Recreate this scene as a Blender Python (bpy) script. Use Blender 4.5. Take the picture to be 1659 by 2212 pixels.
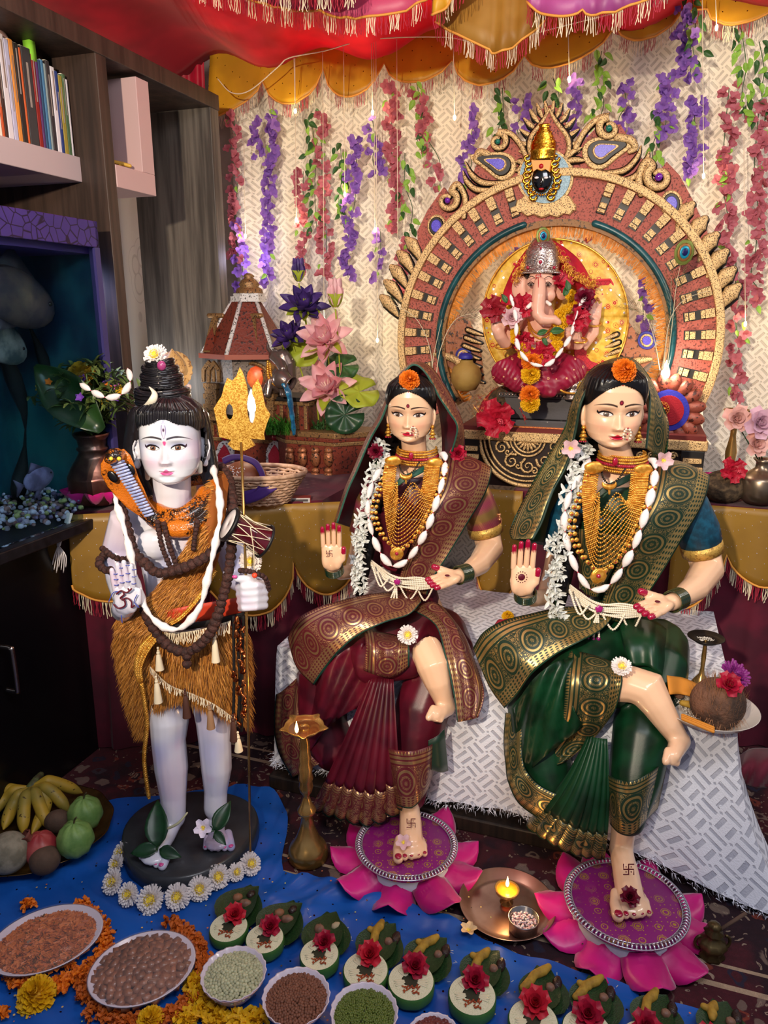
import bpy,bmesh,math,random
import numpy as np
from mathutils import Vector,Matrix
from math import sin,cos,pi,radians,sqrt,atan2
for _o in list(bpy.data.objects):bpy.data.objects.remove(_o)
C=bpy.context.scene.collection
random.seed(7)
V=Vector
# ---------------------------------------------------------------- camera
H=1.2;FP=1600.0;TH=radians(15.0)
cam_d=bpy.data.cameras.new('camera');cam=bpy.data.objects.new('camera',cam_d);C.objects.link(cam)
cam.location=(0,0,H);cam.rotation_euler=(radians(75),0,0)
cam_d.sensor_fit='VERTICAL';cam_d.sensor_height=36.0;cam_d.lens=FP/2212*36.0
cam_d.clip_start=0.02
bpy.context.scene.camera=cam
vs=bpy.context.scene.view_settings
vs.view_transform='Standard';vs.look='None';vs.gamma=1.0;vs.use_curve_mapping=False
vs.exposure=0.0
# ---------------------------------------------------------------- world + lamps
wd=bpy.data.worlds.new('world');bpy.context.scene.world=wd;wd.use_nodes=True
wd.node_tree.nodes['Background'].inputs[0].default_value=(0.72,0.76,1.0,1)
wd.node_tree.nodes['Background'].inputs[1].default_value=0.26
def lamp(name,kind,loc,energy,color,target=None,**kw):
 l=bpy.data.lights.new(name,kind);l.energy=energy;l.color=color
 for k,v in kw.items():setattr(l,k,v)
 o=bpy.data.objects.new(name,l);C.objects.link(o);o.location=loc
 if target is not None:
  o.rotation_euler=(Vector(target)-Vector(loc)).to_track_quat('-Z','Y').to_euler()
 return o
lamp('spot_lamp','SPOT',(-0.6,-0.5,1.72),250,(1.0,0.84,0.64),(0.25,2.3,1.36),spot_size=radians(72),spot_blend=0.6,shadow_soft_size=0.035)
lamp('ceiling_panel','AREA',(0.3,0.1,2.3),22,(0.92,0.93,1.0),(0.1,1.5,0.4),shape='RECTANGLE',size=1.1,size_y=0.5)
lamp('right_area_lamp','AREA',(1.9,0.7,2.1),12,(1.0,0.90,0.78),(0.5,2.2,1.0),shape='RECTANGLE',size=0.9,size_y=0.12)  # narrow warm area lamp at upper right, aimed at the altar
# ---------------------------------------------------------------- placing helpers
def ray(px,py):
 u=(px-829.5)/FP;v=(1106-py)/FP
 return V((u,cos(TH)+v*sin(TH),-sin(TH)+v*cos(TH)))
O0=V((0,0,H))
def W(px,py,D):
 r=ray(px,py);return O0+r*(D/r.y)
def WZ(px,py,z):
 r=ray(px,py);return O0+r*((z-H)/r.z)
def MP(px,py,D):return D/ray(px,py).y/FP
RA=radians(18.8)
e1=V((cos(RA),-sin(RA),0));e2=V((sin(RA),cos(RA),0));ez=V((0,0,1))
def R(a,b,z):return e1*a+e2*b+ez*z
def RB(px,py,b):
 r=ray(px,py);return O0+r*(b/r.dot(e2))
def RAA(px,py,a):
 r=ray(px,py);return O0+r*(a/r.dot(e1))
def ab(p):return p.dot(e1),p.dot(e2)
MROOM=Matrix.Rotation(-RA,3,'Z')
def cat(pts,n=8,closed=False):
 pts=[V(p)for p in pts];m=len(pts);out=[]
 if m<3 and not closed:
  return[pts[0].lerp(pts[1],i/n)for i in range(n+1)]
 rng=m if closed else m-1
 for i in range(rng):
  g=(lambda k:pts[k%m])if closed else(lambda k:pts[min(max(k,0),m-1)])
  p0,p1,p2,p3=g(i-1),g(i),g(i+1),g(i+2)
  for j in range(n):
   t=j/n
   out.append(0.5*((2*p1)+(p2-p0)*t+(2*p0-5*p1+4*p2-p3)*t*t+(3*p1-p0-3*p2+p3)*t**3))
 if not closed:out.append(pts[-1].copy())
 return out
def frame(d,up=V((0,0,1))):
 d=d.normalized()
 if abs(d.dot(up))>0.98:up=V((0,1,0))if abs(d.y)<0.9 else V((1,0,0))
 x=up.cross(d).normalized();y=d.cross(x)
 return Matrix((x,y,d)).transposed() # z axis = d
def rotm(ax,ang):return Matrix.Rotation(radians(ang),3,ax)
def rnd(a,b):return random.uniform(a,b)
# ---------------------------------------------------------------- mesh builder
class MB:
 def __init__(s):s.v=[];s.f=[];s.uv=[];s.mi=[];s.col=[]
 def add(s,vs,fs,uv=None,mi=0,col=None):
  k=len(s.v);s.v+=[tuple(p)for p in vs];s.f+=[tuple(i+k for i in f)for f in fs]
  s.uv+=list(uv)if uv else[(0,0)]*len(vs);s.mi+=[mi]*len(fs)
  s.col+=[col or(1,1,1)]*len(vs)
  return s
 def grid(s,rows,cu=False,cv=False,uv=None,mi=0,col=None,flip=False):
  nv=len(rows);nu=len(rows[0]);vs=[p for r in rows for p in r];fs=[]
  for j in range(nv if cv else nv-1):
   for i in range(nu if cu else nu-1):
    a,b=j*nu+i,j*nu+(i+1)%nu;c,d=((j+1)%nv)*nu+(i+1)%nu,((j+1)%nv)*nu+i
    fs.append((a,d,c,b)if flip else(a,b,c,d))
  if uv is None:uv=[(i/(nu-1),j/(nv-1))for j in range(nv)for i in range(nu)]if nu>1 and nv>1 else None
  return s.add(vs,fs,uv,mi,col)
 def tube(s,pts,rad,n=8,closed=False,flat=1.0,up=V((0,0,1)),rnd_=False,mi=0,col=None,ush=1.0):
  pts=[V(p)for p in pts];m=len(pts)
  if not hasattr(rad,'__len__'):rad=[rad]*m
  rad=list(rad)
  if rnd_ and not closed:
   a,b=pts[0],pts[-1];da=(pts[0]-pts[1]).normalized();db=(pts[-1]-pts[-2]).normalized();ra,rb=rad[0],rad[-1]
   pts=[a+da*ra*.98,a+da*ra*.8,a+da*ra*.45]+pts+[b+db*rb*.45,b+db*rb*.8,b+db*rb*.98]
   rad=[ra*.2,ra*.6,ra*.89]+rad+[rb*.89,rb*.6,rb*.2];m+=6
  rows=[];prev=None;L=0;uv=[]
  for i in range(m):
   if closed:d=pts[(i+1)%m]-pts[i-1]
   else:d=pts[min(i+1,m-1)]-pts[max(i-1,0)]
   if d.length<1e-9:d=V((0,0,1))
   d.normalize()
   if prev is None:
    q=frame(d,up);x=q.col[0].copy()
   else:
    x=prev-d*prev.dot(d)
    if x.length<1e-6:x=frame(d,up).col[0].copy()
    x.normalize()
   y=d.cross(x);prev=x
   if i:L+=(pts[i]-pts[i-1]).length
   rows.append([pts[i]+(x*cos(2*pi*k/n)+y*(sin(2*pi*k/n)*flat))*rad[i]for k in range(n)])
   uv+=[(k/n,L*ush)for k in range(n)]
  k0=len(s.v)
  s.grid(rows,cu=True,cv=closed,uv=uv,mi=mi,col=col,flip=False)
  if not closed:
   s.f+=[tuple(k0+k for k in reversed(range(n))),tuple(k0+(m-1)*n+k for k in range(n))];s.mi+=[mi,mi]
  return s
 def cap(s,pr,n=10,**k): # pr list of (point, radius), rounded capsule chain
  return s.tube([p for p,r in pr],[r for p,r in pr],n,rnd_=True,**k)
 def ell(s,c,r,rot=None,nu=12,nv=8,mi=0,col=None,fn=None):
  c=V(c);r=V(r)if hasattr(r,'__len__')else V((r,r,r));vs=[V((0,0,-1))];fs=[]
  for j in range(1,nv):
   a=-pi/2+pi*j/nv
   for i in range(nu):b=2*pi*i/nu;vs.append(V((cos(a)*cos(b),cos(a)*sin(b),sin(a))))
  vs.append(V((0,0,1)))
  for i in range(nu):fs.append((0,1+(i+1)%nu,1+i))
  for j in range(nv-2):
   for i in range(nu):
    a=1+j*nu+i;b=1+j*nu+(i+1)%nu;fs.append((a,b,b+nu,a+nu))
  t=len(vs)-1
  for i in range(nu):fs.append((t,1+(nv-2)*nu+i,1+(nv-2)*nu+(i+1)%nu))
  o=[]
  for p in vs:
   k=fn(p)if fn else 1
   q=V((p.x*r.x,p.y*r.y,p.z*r.z))*k
   if rot:q=rot@q
   o.append(c+q)
  return s.add(o,fs,[(atan2(p.y,p.x)/2/pi+.5,p.z*.5+.5)for p in vs],mi,col)
 def box(s,c,size,rot=None,mi=0,taper=1.0,col=None):
  c=V(c);hx,hy,hz=[k/2 for k in size];o=[]
  for z in(-1,1):
   t=taper if z>0 else 1
   for x,y in((-1,-1),(1,-1),(1,1),(-1,1)):
    q=V((x*hx*t,y*hy*t,z*hz));o.append(c+(rot@q if rot else q))
  return s.add(o,[(3,2,1,0),(4,5,6,7),(0,1,5,4),(1,2,6,5),(2,3,7,6),(3,0,4,7)],[(0,0),(1,0),(1,1),(0,1)]*2,mi,col)
 def lathe(s,prof,n=24,c=(0,0,0),rot=None,mi=0,fn=None,cap0=False,cap1=False,sx=1,sy=1,col=None):
  c=V(c);rows=[]
  for r,z in prof:
   row=[]
   for i in range(n):
    a=2*pi*i/n;k=fn(a,r,z)if fn else 1
    q=V((r*k*cos(a)*sx,r*k*sin(a)*sy,z));row.append(c+(rot@q if rot else q))
   rows.append(row)
  k0=len(s.v);s.grid(rows,cu=True,mi=mi,uv=[(i/n,j/max(1,len(prof)-1))for j in range(len(prof))for i in range(n)],col=col)
  if cap0:s.f.append(tuple(k0+i for i in reversed(range(n))));s.mi.append(mi)
  if cap1:s.f.append(tuple(k0+(len(prof)-1)*n+i for i in range(n)));s.mi.append(mi)
  return s
 def prism(s,poly,th,mp,mi=0,inset=0.0,col=None):
  """poly: 2d list, mp(u,v,w)->point; extruded from w=0 to w=th, with a small chamfer"""
  n=len(poly);cx=sum(p[0]for p in poly)/n;cy=sum(p[1]for p in poly)/n
  lv=[(0,0),(th*.8,0),(th,inset)]if inset else[(0,0),(th,0)]
  vs_=[];uv=[]
  for w,ins in lv:
   for(x,y)in poly:
    d=sqrt((x-cx)**2+(y-cy)**2)or 1
    k=1-ins/d;vs_.append(mp(cx+(x-cx)*k,cy+(y-cy)*k,w));uv.append((x,y))
  fs=[]
  for j in range(len(lv)-1):
   for i in range(n):fs.append((j*n+i,j*n+(i+1)%n,(j+1)*n+(i+1)%n,(j+1)*n+i))
  fs.append(tuple(reversed(range(n))));fs.append(tuple((len(lv)-1)*n+i for i in range(n)))
  return s.add(vs_,fs,uv,mi,col)
 def put(s,o,mx=None,rot=None,loc=V((0,0,0)),sc=1.0,mi=0,col=None):
  vs_=[]
  for p in o.v:
   q=V(p)*sc
   if rot:q=rot@q
   vs_.append(q+loc)
  k=len(s.v);s.v+=[tuple(p)for p in vs_];s.f+=[tuple(i+k for i in f)for f in o.f];s.uv+=o.uv;s.mi+=[m+mi for m in o.mi]
  s.col+=[col]*len(o.v)if col else o.col
  return s
 def mesh(s,name,org=V((0,0,0)),smooth=True):
  me=bpy.data.meshes.new(name)
  me.from_pydata([(p[0]-org[0],p[1]-org[1],p[2]-org[2])for p in s.v],[],s.f)
  me.polygons.foreach_set('material_index',s.mi)
  me.polygons.foreach_set('use_smooth',[smooth]*len(s.f))
  li=np.empty(len(me.loops),dtype=np.int32);me.loops.foreach_get('vertex_index',li)
  ul=me.uv_layers.new(name='UVMap');ul.data.foreach_set('uv',np.array(s.uv,dtype=np.float32)[li].ravel())
  if any(c!=(1,1,1)for c in s.col):
   ca=me.color_attributes.new('Col','FLOAT_COLOR','POINT')
   a=np.ones((len(s.v),4),dtype=np.float32);a[:,:3]=np.array(s.col,dtype=np.float32);ca.data.foreach_set('color',a.ravel())
  me.update();return me
 def build(s,name,m,parent=None,smooth=True,bevel=0,solid=0,sub=0,remesh=0,sm=0,org=None,stuff=False,wn=False,auto=0):
  if org is None:org=parent_loc(parent)
  me=s.mesh(name,org,smooth)
  for k in(m if isinstance(m,(list,tuple))else[m]):me.materials.append(k)
  o=bpy.data.objects.new(name,me);C.objects.link(o)
  if parent:o.parent=parent
  elif org.length>0:o.location=org
  if remesh:
   r=o.modifiers.new('r','REMESH');r.mode='VOXEL';r.voxel_size=remesh;r.use_smooth_shade=True
   if sm:q=o.modifiers.new('s','SMOOTH');q.factor=.5;q.iterations=sm
  if solid:q=o.modifiers.new('t','SOLIDIFY');q.thickness=solid;q.offset=0
  if sub:q=o.modifiers.new('u','SUBSURF');q.levels=sub;q.render_levels=sub
  if bevel:q=o.modifiers.new('b','BEVEL');q.width=bevel;q.segments=2;q.limit_method='ANGLE';q.angle_limit=radians(40)
  if auto:me.set_sharp_from_angle(angle=radians(auto))
  if stuff:o['kind']='stuff'
  return o
def parent_loc(p):
 l=V((0,0,0))
 while p is not None:l=l+p.location;p=p.parent
 return l
def tag(o,label,catg,group=None,kind=None):
 if label:o['label']=label
 if catg:o['category']=catg
 if group:o['group']=group
 if kind:o['kind']=kind
 return o
def thing(name,label,catg,loc=(0,0,0),group=None):
 o=bpy.data.objects.new(name,None);C.objects.link(o);o.location=loc;o.empty_display_size=.02
 return tag(o,label,catg,group)
def cen(mb):
 a=np.array(mb.v);return V(((a[:,0].min()+a[:,0].max())/2,(a[:,1].min()+a[:,1].max())/2,a[:,2].min()))
def solo(mb,name,m,label,catg,group=None,**k):
 return tag(mb.build(name,m,org=cen(mb),**k),label,catg,group)
def struct(mb,name,m,**k):
 o=mb.build(name,m,**k);o['kind']='structure';return o
def kids(o):return[c for c in bpy.data.objects if c.parent==o]
KC={}
def dup(root,loc=None,rot=None,sc=None,label=None,group=None):
 """a copy of a thing with copies of its parts and sub-parts"""
 if root.name not in KC:KC[root.name]=[(c,kids(c))for c in kids(root)]
 r=root.copy();C.objects.link(r)
 if loc is not None:r.location=loc
 if rot is not None:r.rotation_euler=rot.to_euler()if hasattr(rot,'to_euler')else rot
 if sc is not None:r.scale=(sc,sc,sc)if not hasattr(sc,'__len__')else sc
 if label:r['label']=label
 if group:r['group']=group
 for c,gs in KC[root.name]:
  d=c.copy();C.objects.link(d);d.parent=r
  for g in gs:
   h=g.copy();C.objects.link(h);h.parent=d
 return r
def share(me_obj,parent,loc,rot=None,sc=1.0,name=None,mat_=None):
 """another part sharing the mesh data of me_obj"""
 o=bpy.data.objects.new(name or me_obj.name.split('.')[0],me_obj.data if hasattr(me_obj,'data')else me_obj);C.objects.link(o)
 o.parent=parent;o.location=V(loc)-parent_loc(parent)
 if rot is not None:o.rotation_euler=rot.to_euler()
 o.scale=(sc,sc,sc)if not hasattr(sc,'__len__')else sc
 return o
def realize(o):
 dg=bpy.context.evaluated_depsgraph_get();ev=o.evaluated_get(dg)
 me=bpy.data.meshes.new_from_object(ev);o.modifiers.clear();old=o.data;o.data=me;bpy.data.meshes.remove(old);return o
# ---------------------------------------------------------------- node helper
def lin(c):
 if isinstance(c,str):c=tuple(int(c[i:i+2],16)for i in(0,2,4))
 c=[k/255 for k in c]
 return tuple((k/12.92 if k<=.04045 else((k+.055)/1.055)**2.4)for k in c)
class S:
 def __init__(s,nt,k):s.nt=nt;s.k=k
 def _m(s,op,*a):return mth(s.nt,op,s,*a)
 def __add__(s,o):return s._m('ADD',o)
 def __radd__(s,o):return s._m('ADD',o)
 def __sub__(s,o):return s._m('SUBTRACT',o)
 def __rsub__(s,o):return mth(s.nt,'SUBTRACT',o,s)
 def __mul__(s,o):return s._m('MULTIPLY',o)
 def __rmul__(s,o):return s._m('MULTIPLY',o)
 def __truediv__(s,o):return s._m('DIVIDE',o)
 def __gt__(s,o):return s._m('GREATER_THAN',o)
 def __lt__(s,o):return s._m('LESS_THAN',o)
 def abs(s):return s._m('ABSOLUTE')
 def fr(s):return s._m('FRACT')
 def fl(s):return s._m('FLOOR')
 def sin(s):return s._m('SINE')
 def mod(s,o):return s._m('FLOORED_MODULO',o)
 def max(s,o):return s._m('MAXIMUM',o)
 def min(s,o):return s._m('MINIMUM',o)
 def pw(s,o):return s._m('POWER',o)
 def sm(s,a,b):
  n=s.nt.nodes.new('ShaderNodeMapRange');n.interpolation_type='SMOOTHSTEP';setin(s.nt,n.inputs[0],s);n.inputs[1].default_value=a;n.inputs[2].default_value=b
  return S(s.nt,n.outputs[0])
def setin(nt,inp,v):
 if isinstance(v,S):nt.links.new(v.k,inp)
 elif isinstance(v,(tuple,list))and len(v)==3 and inp.type=='RGBA':inp.default_value=(*v,1)
 else:inp.default_value=v
def mth(nt,op,*a):
 n=nt.nodes.new('ShaderNodeMath');n.operation=op
 for i,x in enumerate(a):setin(nt,n.inputs[i],x)
 return S(nt,n.outputs[0])
class NT:
 def __init__(s,name):
  s.m=bpy.data.materials.new(name);s.m.use_nodes=True;s.nt=s.m.node_tree
  s.b=s.nt.nodes['Principled BSDF'];s.set('Specular IOR Level',.4)
 def set(s,k,v):setin(s.nt,s.b.inputs[k],v)
 def uv(s):
  n=s.nt.nodes.new('ShaderNodeTexCoord');q=s.nt.nodes.new('ShaderNodeSeparateXYZ');s.nt.links.new(n.outputs['UV'],q.inputs[0])
  return S(s.nt,q.outputs[0]),S(s.nt,q.outputs[1])
 def obj(s,geo=False):
  if geo:n=s.nt.nodes.new('ShaderNodeNewGeometry');k=n.outputs['Position']
  else:n=s.nt.nodes.new('ShaderNodeTexCoord');k=n.outputs['Object']
  q=s.nt.nodes.new('ShaderNodeSeparateXYZ');s.nt.links.new(k,q.inputs[0]);s.vec=S(s.nt,k)
  return[S(s.nt,q.outputs[i])for i in range(3)]
 def comb(s,x,y,z=0.0):
  n=s.nt.nodes.new('ShaderNodeCombineXYZ')
  for i,k in enumerate((x,y,z)):setin(s.nt,n.inputs[i],k)
  return S(s.nt,n.outputs[0])
 def noise(s,scale,vec=None,det=3,rough=.55,col=False):
  n=s.nt.nodes.new('ShaderNodeTexNoise');n.inputs['Scale'].default_value=scale;n.inputs['Detail'].default_value=det;n.inputs['Roughness'].default_value=rough
  if vec is None:t=s.nt.nodes.new('ShaderNodeTexCoord');s.nt.links.new(t.outputs['Object'],n.inputs['Vector'])
  else:setin(s.nt,n.inputs['Vector'],vec)
  return S(s.nt,n.outputs['Color' if col else 'Fac'])
 def voro(s,scale,vec=None,feat='F1',out='Distance',rand=1.0):
  n=s.nt.nodes.new('ShaderNodeTexVoronoi');n.feature=feat;n.inputs['Scale'].default_value=scale;n.inputs['Randomness'].default_value=rand
  if vec is None:t=s.nt.nodes.new('ShaderNodeTexCoord');s.nt.links.new(t.outputs['Object'],n.inputs['Vector'])
  else:setin(s.nt,n.inputs['Vector'],vec)
  return S(s.nt,n.outputs[out])
 def mix(s,f,a,b):
  n=s.nt.nodes.new('ShaderNodeMix');n.data_type='RGBA'
  setin(s.nt,n.inputs[0],f);setin(s.nt,n.inputs[6],a);setin(s.nt,n.inputs[7],b)
  return S(s.nt,n.outputs[2])
 def bump(s,h,st=.3,dist=.002):
  n=s.nt.nodes.new('ShaderNodeBump');n.inputs['Strength'].default_value=st;n.inputs['Distance'].default_value=dist
  setin(s.nt,n.inputs['Height'],h);s.nt.links.new(n.outputs[0],s.b.inputs['Normal'])
 def attr(s,name='Col'):
  n=s.nt.nodes.new('ShaderNodeVertexColor');n.layer_name=name;return S(s.nt,n.outputs[0])
MC={}
def mat(name,col,rough=.5,metal=0,var=0.0,vs_=20,col2=None,bump=0,bs=60,bd=.002,coat=0,emis=None,es=0,sheen=0,trans=0,ior=1.45,sss=0,spec=None,usecol=False,mixs=(.35,.65),alpha=None,transl=0):
 if name in MC:return MC[name]
 t=NT(name);c=lin(col);t.set('Roughness',rough);t.set('Metallic',metal)
 base=c
 if col2 or var:
  c2=lin(col2)if col2 else tuple(k*(1-var)for k in c)
  base=t.mix(t.noise(vs_).sm(*mixs),c,c2)
 if usecol:
  n=t.nt.nodes.new('ShaderNodeMix');n.data_type='RGBA';n.blend_type='MULTIPLY';n.inputs[0].default_value=1
  setin(t.nt,n.inputs[6],base);setin(t.nt,n.inputs[7],t.attr());base=S(t.nt,n.outputs[2])
 t.set('Base Color',base)
 if bump:t.bump(t.noise(bs),bump,bd)
 if coat:t.set('Coat Weight',coat);t.set('Coat Roughness',.08)
 if emis:t.set('Emission Color',lin(emis));t.set('Emission Strength',es)
 if sheen:t.set('Sheen Weight',sheen);t.set('Sheen Roughness',.4)
 if trans:t.set('Transmission Weight',trans);t.set('IOR',ior)
 if sss:t.set('Subsurface Weight',sss);t.set('Subsurface Scale',.01)
 if spec is not None:t.set('Specular IOR Level',spec)
 if alpha is not None:t.set('Alpha',alpha)
 if transl:
  nt=t.nt;a=nt.nodes.new('ShaderNodeBsdfTranslucent');mx=nt.nodes.new('ShaderNodeMixShader');mx.inputs[0].default_value=transl
  setin(nt,a.inputs[0],base);nt.links.new(t.b.outputs[0],mx.inputs[1]);nt.links.new(a.outputs[0],mx.inputs[2])
  nt.links.new(mx.outputs[0],nt.nodes['Material Output'].inputs[0])
 MC[name]=t.m;return t.m
# ---------------------------------------------------------------- patterned materials
def m_weave(name,g,bar,rough=.55,k=1/.034):
 t=NT(name);u,v=t.uv()
 a=(u+v)*(.7071*k);b=(v-u)*(.7071*k)
 par=(a.fl()+b.fl()).mod(2.0)
 fa,fb=a.fr(),b.fr()
 ac=par*fa+(1-par)*fb;al=par*fb+(1-par)*fa
 st=((ac*2.0).fr()-.5).abs()
 bars=st.sm(.22,.16)*(al-.5).abs().sm(.43,.39)
 dia=((((a+.5).fr()-.5).abs()+((b+.5).fr()-.5).abs())).sm(.10,.07)
 n=t.noise(70,t.comb(u,v));n2=t.noise(300,t.comb(u,v))
 f=(bars*n.sm(.22,.4)).max(dia)
 gc=t.mix(n2,tuple(x*.82 for x in lin(g)),lin(g));bc=t.mix(t.noise(25,t.comb(u,v)),lin(bar),tuple(x*.8 for x in lin(g)))
 t.set('Base Color',t.mix(f,gc,bc));t.set('Roughness',f*-.35+.75);t.set('Sheen Weight',.2)
 t.bump(f*-1.0+n2*.6,.6,.003);return t.m
M_CURT=m_weave('curtain_fabric','f4ecdc','b2a898')
M_PLAT=m_weave('plush_fabric','eceef8','8a8ea2',k=1/.036)
def m_zari(name,base,gold='c9a25a',edge='0e4a38',scale=1.0,lo=.0,hi=1.0,dens=1.0):
 """brocade border: v 0..1 across (0 = outer edge), u in metres along"""
 t=NT(name);u,v=t.uv();b=lin(base);g=lin(gold)
 u=u*(16*scale)
 vec=t.comb(u*1.0,v*3.0)
 e=v<.05
 fine=((u*16+v*60).sin()*(u*16-v*60).sin())>-.25
 cu=u.fr()-.5;cv=(v-.5)*1.75
 r=(cu*cu+cv*cv).pw(.5)
 rings=(((r*46).sin()>.1)*(r<.42))*((r>.27)+((t.noise(14,vec,1)*40).sin()>0)*(r<.27))
 swirl=t.voro(6.5,vec,'DISTANCE_TO_EDGE').sm(.03,.09)
 sw=((t.noise(9,vec,1)*34).sin()>-.1)*swirl
 mid=rings.max(sw*(r>.44))
 z_mid=(v-.5).abs()<.235
 thin=((v*90).sin()>-.3)
 teeth=((v-.90)*10+((u*9).fr()-.5).abs()*2.0)<.9
 z_f=(v<.265)+0.0;z_t=(v>.90)
 m=z_mid*mid+(1-z_mid)*((1-z_t)*(z_f*fine+(1-z_f)*thin)+z_t*teeth)
 m=m*(1-e)
 n=t.noise(900,t.comb(u*.1,v*.1))
 col=t.mix(m,b,t.mix(n,g,tuple(k*.6 for k in g)))
 t.set('Base Color',t.mix(e,col,lin(edge)))
 t.set('Metallic',m*.75);t.set('Roughness',m*-.1+.45);t.set('Specular IOR Level',.5)
 t.bump(m,.35,.0012);return t.m
def m_silk(name,c,c2=None,rough=.38):
 t=NT(name);c=lin(c);c2=lin(c2)if c2 else tuple(k*.55 for k in c)
 t.set('Base Color',t.mix(t.noise(14,det=2).sm(.35,.7),c,c2));t.set('Roughness',rough);t.set('Sheen Weight',.25);t.set('Sheen Roughness',.3)
 t.set('Sheen Tint',c);t.bump(t.noise(500),.15,.0005);return t.m
def m_seq(name,c,c2,dot=.018,r=.0016,seqc='f4f0ff',rough=.45):
 """thin satin with small sequins in a grid (uv in metres)"""
 t=NT(name);u,v=t.uv();a=(u+v)*.7071/dot;b=(v-u)*.7071/dot
 fa=a.fr()-.5;fb=b.fr()-.5;d=((fa*fa+fb*fb).pw(.5))*dot
 s=d.sm(r,r*.6)
 t.set('Base Color',t.mix(s,t.mix(t.noise(5).sm(.35,.65),lin(c),lin(c2)),lin(seqc)));t.set('Metallic',s*.8);t.set('Roughness',s*-.2+rough)
 t.bump(t.noise(30),.12,.004);return t.m
def m_wood(name,a,b,sc=(30,30,1.6),rough=.5):
 t=NT(name);x,y,z=t.obj();vec=t.comb(x*sc[0],y*sc[1],z*sc[2])
 n=t.noise(1.0,vec,4);n2=t.noise(3.0,vec,4)
 t.set('Base Color',t.mix((n*.6+n2*.4).sm(.36,.64),lin(a),lin(b)));t.set('Roughness',rough);t.bump(n2,.2,.002);return t.m
def m_foam(name,a,b,sc=70,rough=.45,metal=0,th=(.55,.62),st=.5):
 """dry-brushed foam: paint over a dark ground"""
 t=NT(name);n=t.noise(sc,det=4);m=n.sm(*th)
 t.set('Base Color',t.mix(m,lin(a),lin(b)));t.set('Metallic',(1-m)*metal);t.set('Roughness',rough);t.bump(n,st,.003);return t.m
M_WOODB=m_wood('dark_brown_laminate','45342c','2c211c');M_WOODG=m_wood('grey_brown_laminate','6a625a','403a36')
M_BLACK=mat('black_gloss','0c0a0d',.25);M_PINKW=mat('pale_pink_laminate','c4a4a2',.5)
M_GOLDF=m_foam('gold_foam','dcb67e','4a3018',360,.42,.35,(.51,.62));M_REDF=m_foam('red_foam','aa5648','5c2a22',200,.6,th=(.5,.64))
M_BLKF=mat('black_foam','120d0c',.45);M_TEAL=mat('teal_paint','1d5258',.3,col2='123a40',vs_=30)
M_GOLD=mat('gold_metal','f0b450',.3,.6,col2='cf8a2c',vs_=90);M_BRASS=mat('brass','c49c5c',.24,.8,col2='94703c',vs_=12)
M_SILVER=mat('silver','c8c4c4',.25,1);M_STEEL=mat('steel','b0a8a4',.25,1,var=.2)
M_RUBY=mat('ruby','a01030',.15,coat=1);M_GEM=mat('blue_gem','3a2fa8',.3,col2='7060e0',vs_=600,coat=.5)
M_BLUEG=mat('pale_blue_glitter','8fb4c4',.4,col2='5a8094',vs_=300)
M_MAROONV=mat('maroon_velvet','5c0c26',.85,col2='420a1e',vs_=8,sheen=.12);M_MAG=mat('magenta_satin','d81c86',.36,col2='b01068',vs_=6,sheen=.3)
M_PEARL=mat('pearl','efe2cc',.25,coat=.5);M_COTTON=mat('cotton','efe6e4',.9,bump=.4,bs=300)
M_CREAM=mat('cream_thread','e3d3b4',.7);M_REDTH=mat('red_thread','a01c34',.7);M_ORTH=mat('orange_thread','d9963f',.7)
M_HAIR=mat('black_hair','0d0a0b',.32,bump=.5,bs=40)
# ---------------------------------------------------------------- shell
f=MB();f.box((0,1.6,-.02),(5.2,5.0,.04),MROOM);struct(f,'floor',mat('floor_tile','2a2420',.4))
w=MB();w.box(R(-.2,2.66,1.3),(3.6,.05,2.7),MROOM);struct(w,'wall_back',mat('wall_paint','cfc8bf',.8,var=.1))
w=MB();w.box(R(-1.75,1.2,1.3),(.05,2.9,2.7),MROOM)
def m_leafwall():
 t=NT('leaf_wallpaper');x,y,z=t.obj();vec=t.comb(y*9,z*5);d=t.voro(1,vec,'F1')
 l=((d*40).sin()>.7)*(d<.35);t.set('Base Color',t.mix(l*.35,lin('e2dfd6'),lin('9a948a')));return t.m
struct(w,'wall_left',m_leafwall())
w=MB();w.box(R(-.1,1.5,2.62),(3.6,2.6,.04),MROOM);struct(w,'ceiling',mat('ceiling_paint','d6d0cc',.8))
# carpet
def m_carpet():
 t=NT('persian_carpet');x,y,z=t.obj(geo=True);a=x*cos(RA)-y*sin(RA);b=x*sin(RA)+y*cos(RA)
 w1=t.noise(11,t.comb(a,b))*.10;w2=t.noise(13,t.comb(b,a))*.10
 vec=t.comb(a+w1,b+w2);d=t.voro(20,vec,'F1',rand=.55);c=t.voro(20,vec,'F1','Color',rand=.55)
 q=t.nt.nodes.new('ShaderNodeSeparateXYZ');t.nt.links.new(c.k,q.inputs[0]);h=S(t.nt,q.outputs[0]);h2=S(t.nt,q.outputs[1])
 d2=t.voro(75,vec,'F1');wob=t.noise(60,vec)*.3
 ring=(d+wob*.5).sm(.42,.36)-(d+wob*.5).sm(.27,.22)*(h>.4)
 base=t.mix(t.noise(6,vec).sm(.45,.55),lin('4e1420'),lin('2a0f1c'))
 mot=t.mix(h.sm(.45,.5),lin('8a7468'),t.mix(h2>.5,lin('22243c'),lin('94402e')))
 col=t.mix(ring*.85,base,mot);col=t.mix((d2<.26)*(d2>.12)*(h2>.35),col,lin('a08a78'))
 bb=(b*1.0+.22).mod(.36);ln=(bb<.012).max((bb>.05)*(bb<.058))
 col=t.mix(ln,col,lin('c0a488'))
 t.set('Base Color',t.mix(t.noise(500,vec)*.5,col,(0.01,0.004,0.006)));t.set('Roughness',.95);t.bump(t.noise(600,vec),.8,.004);return t.m
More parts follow.
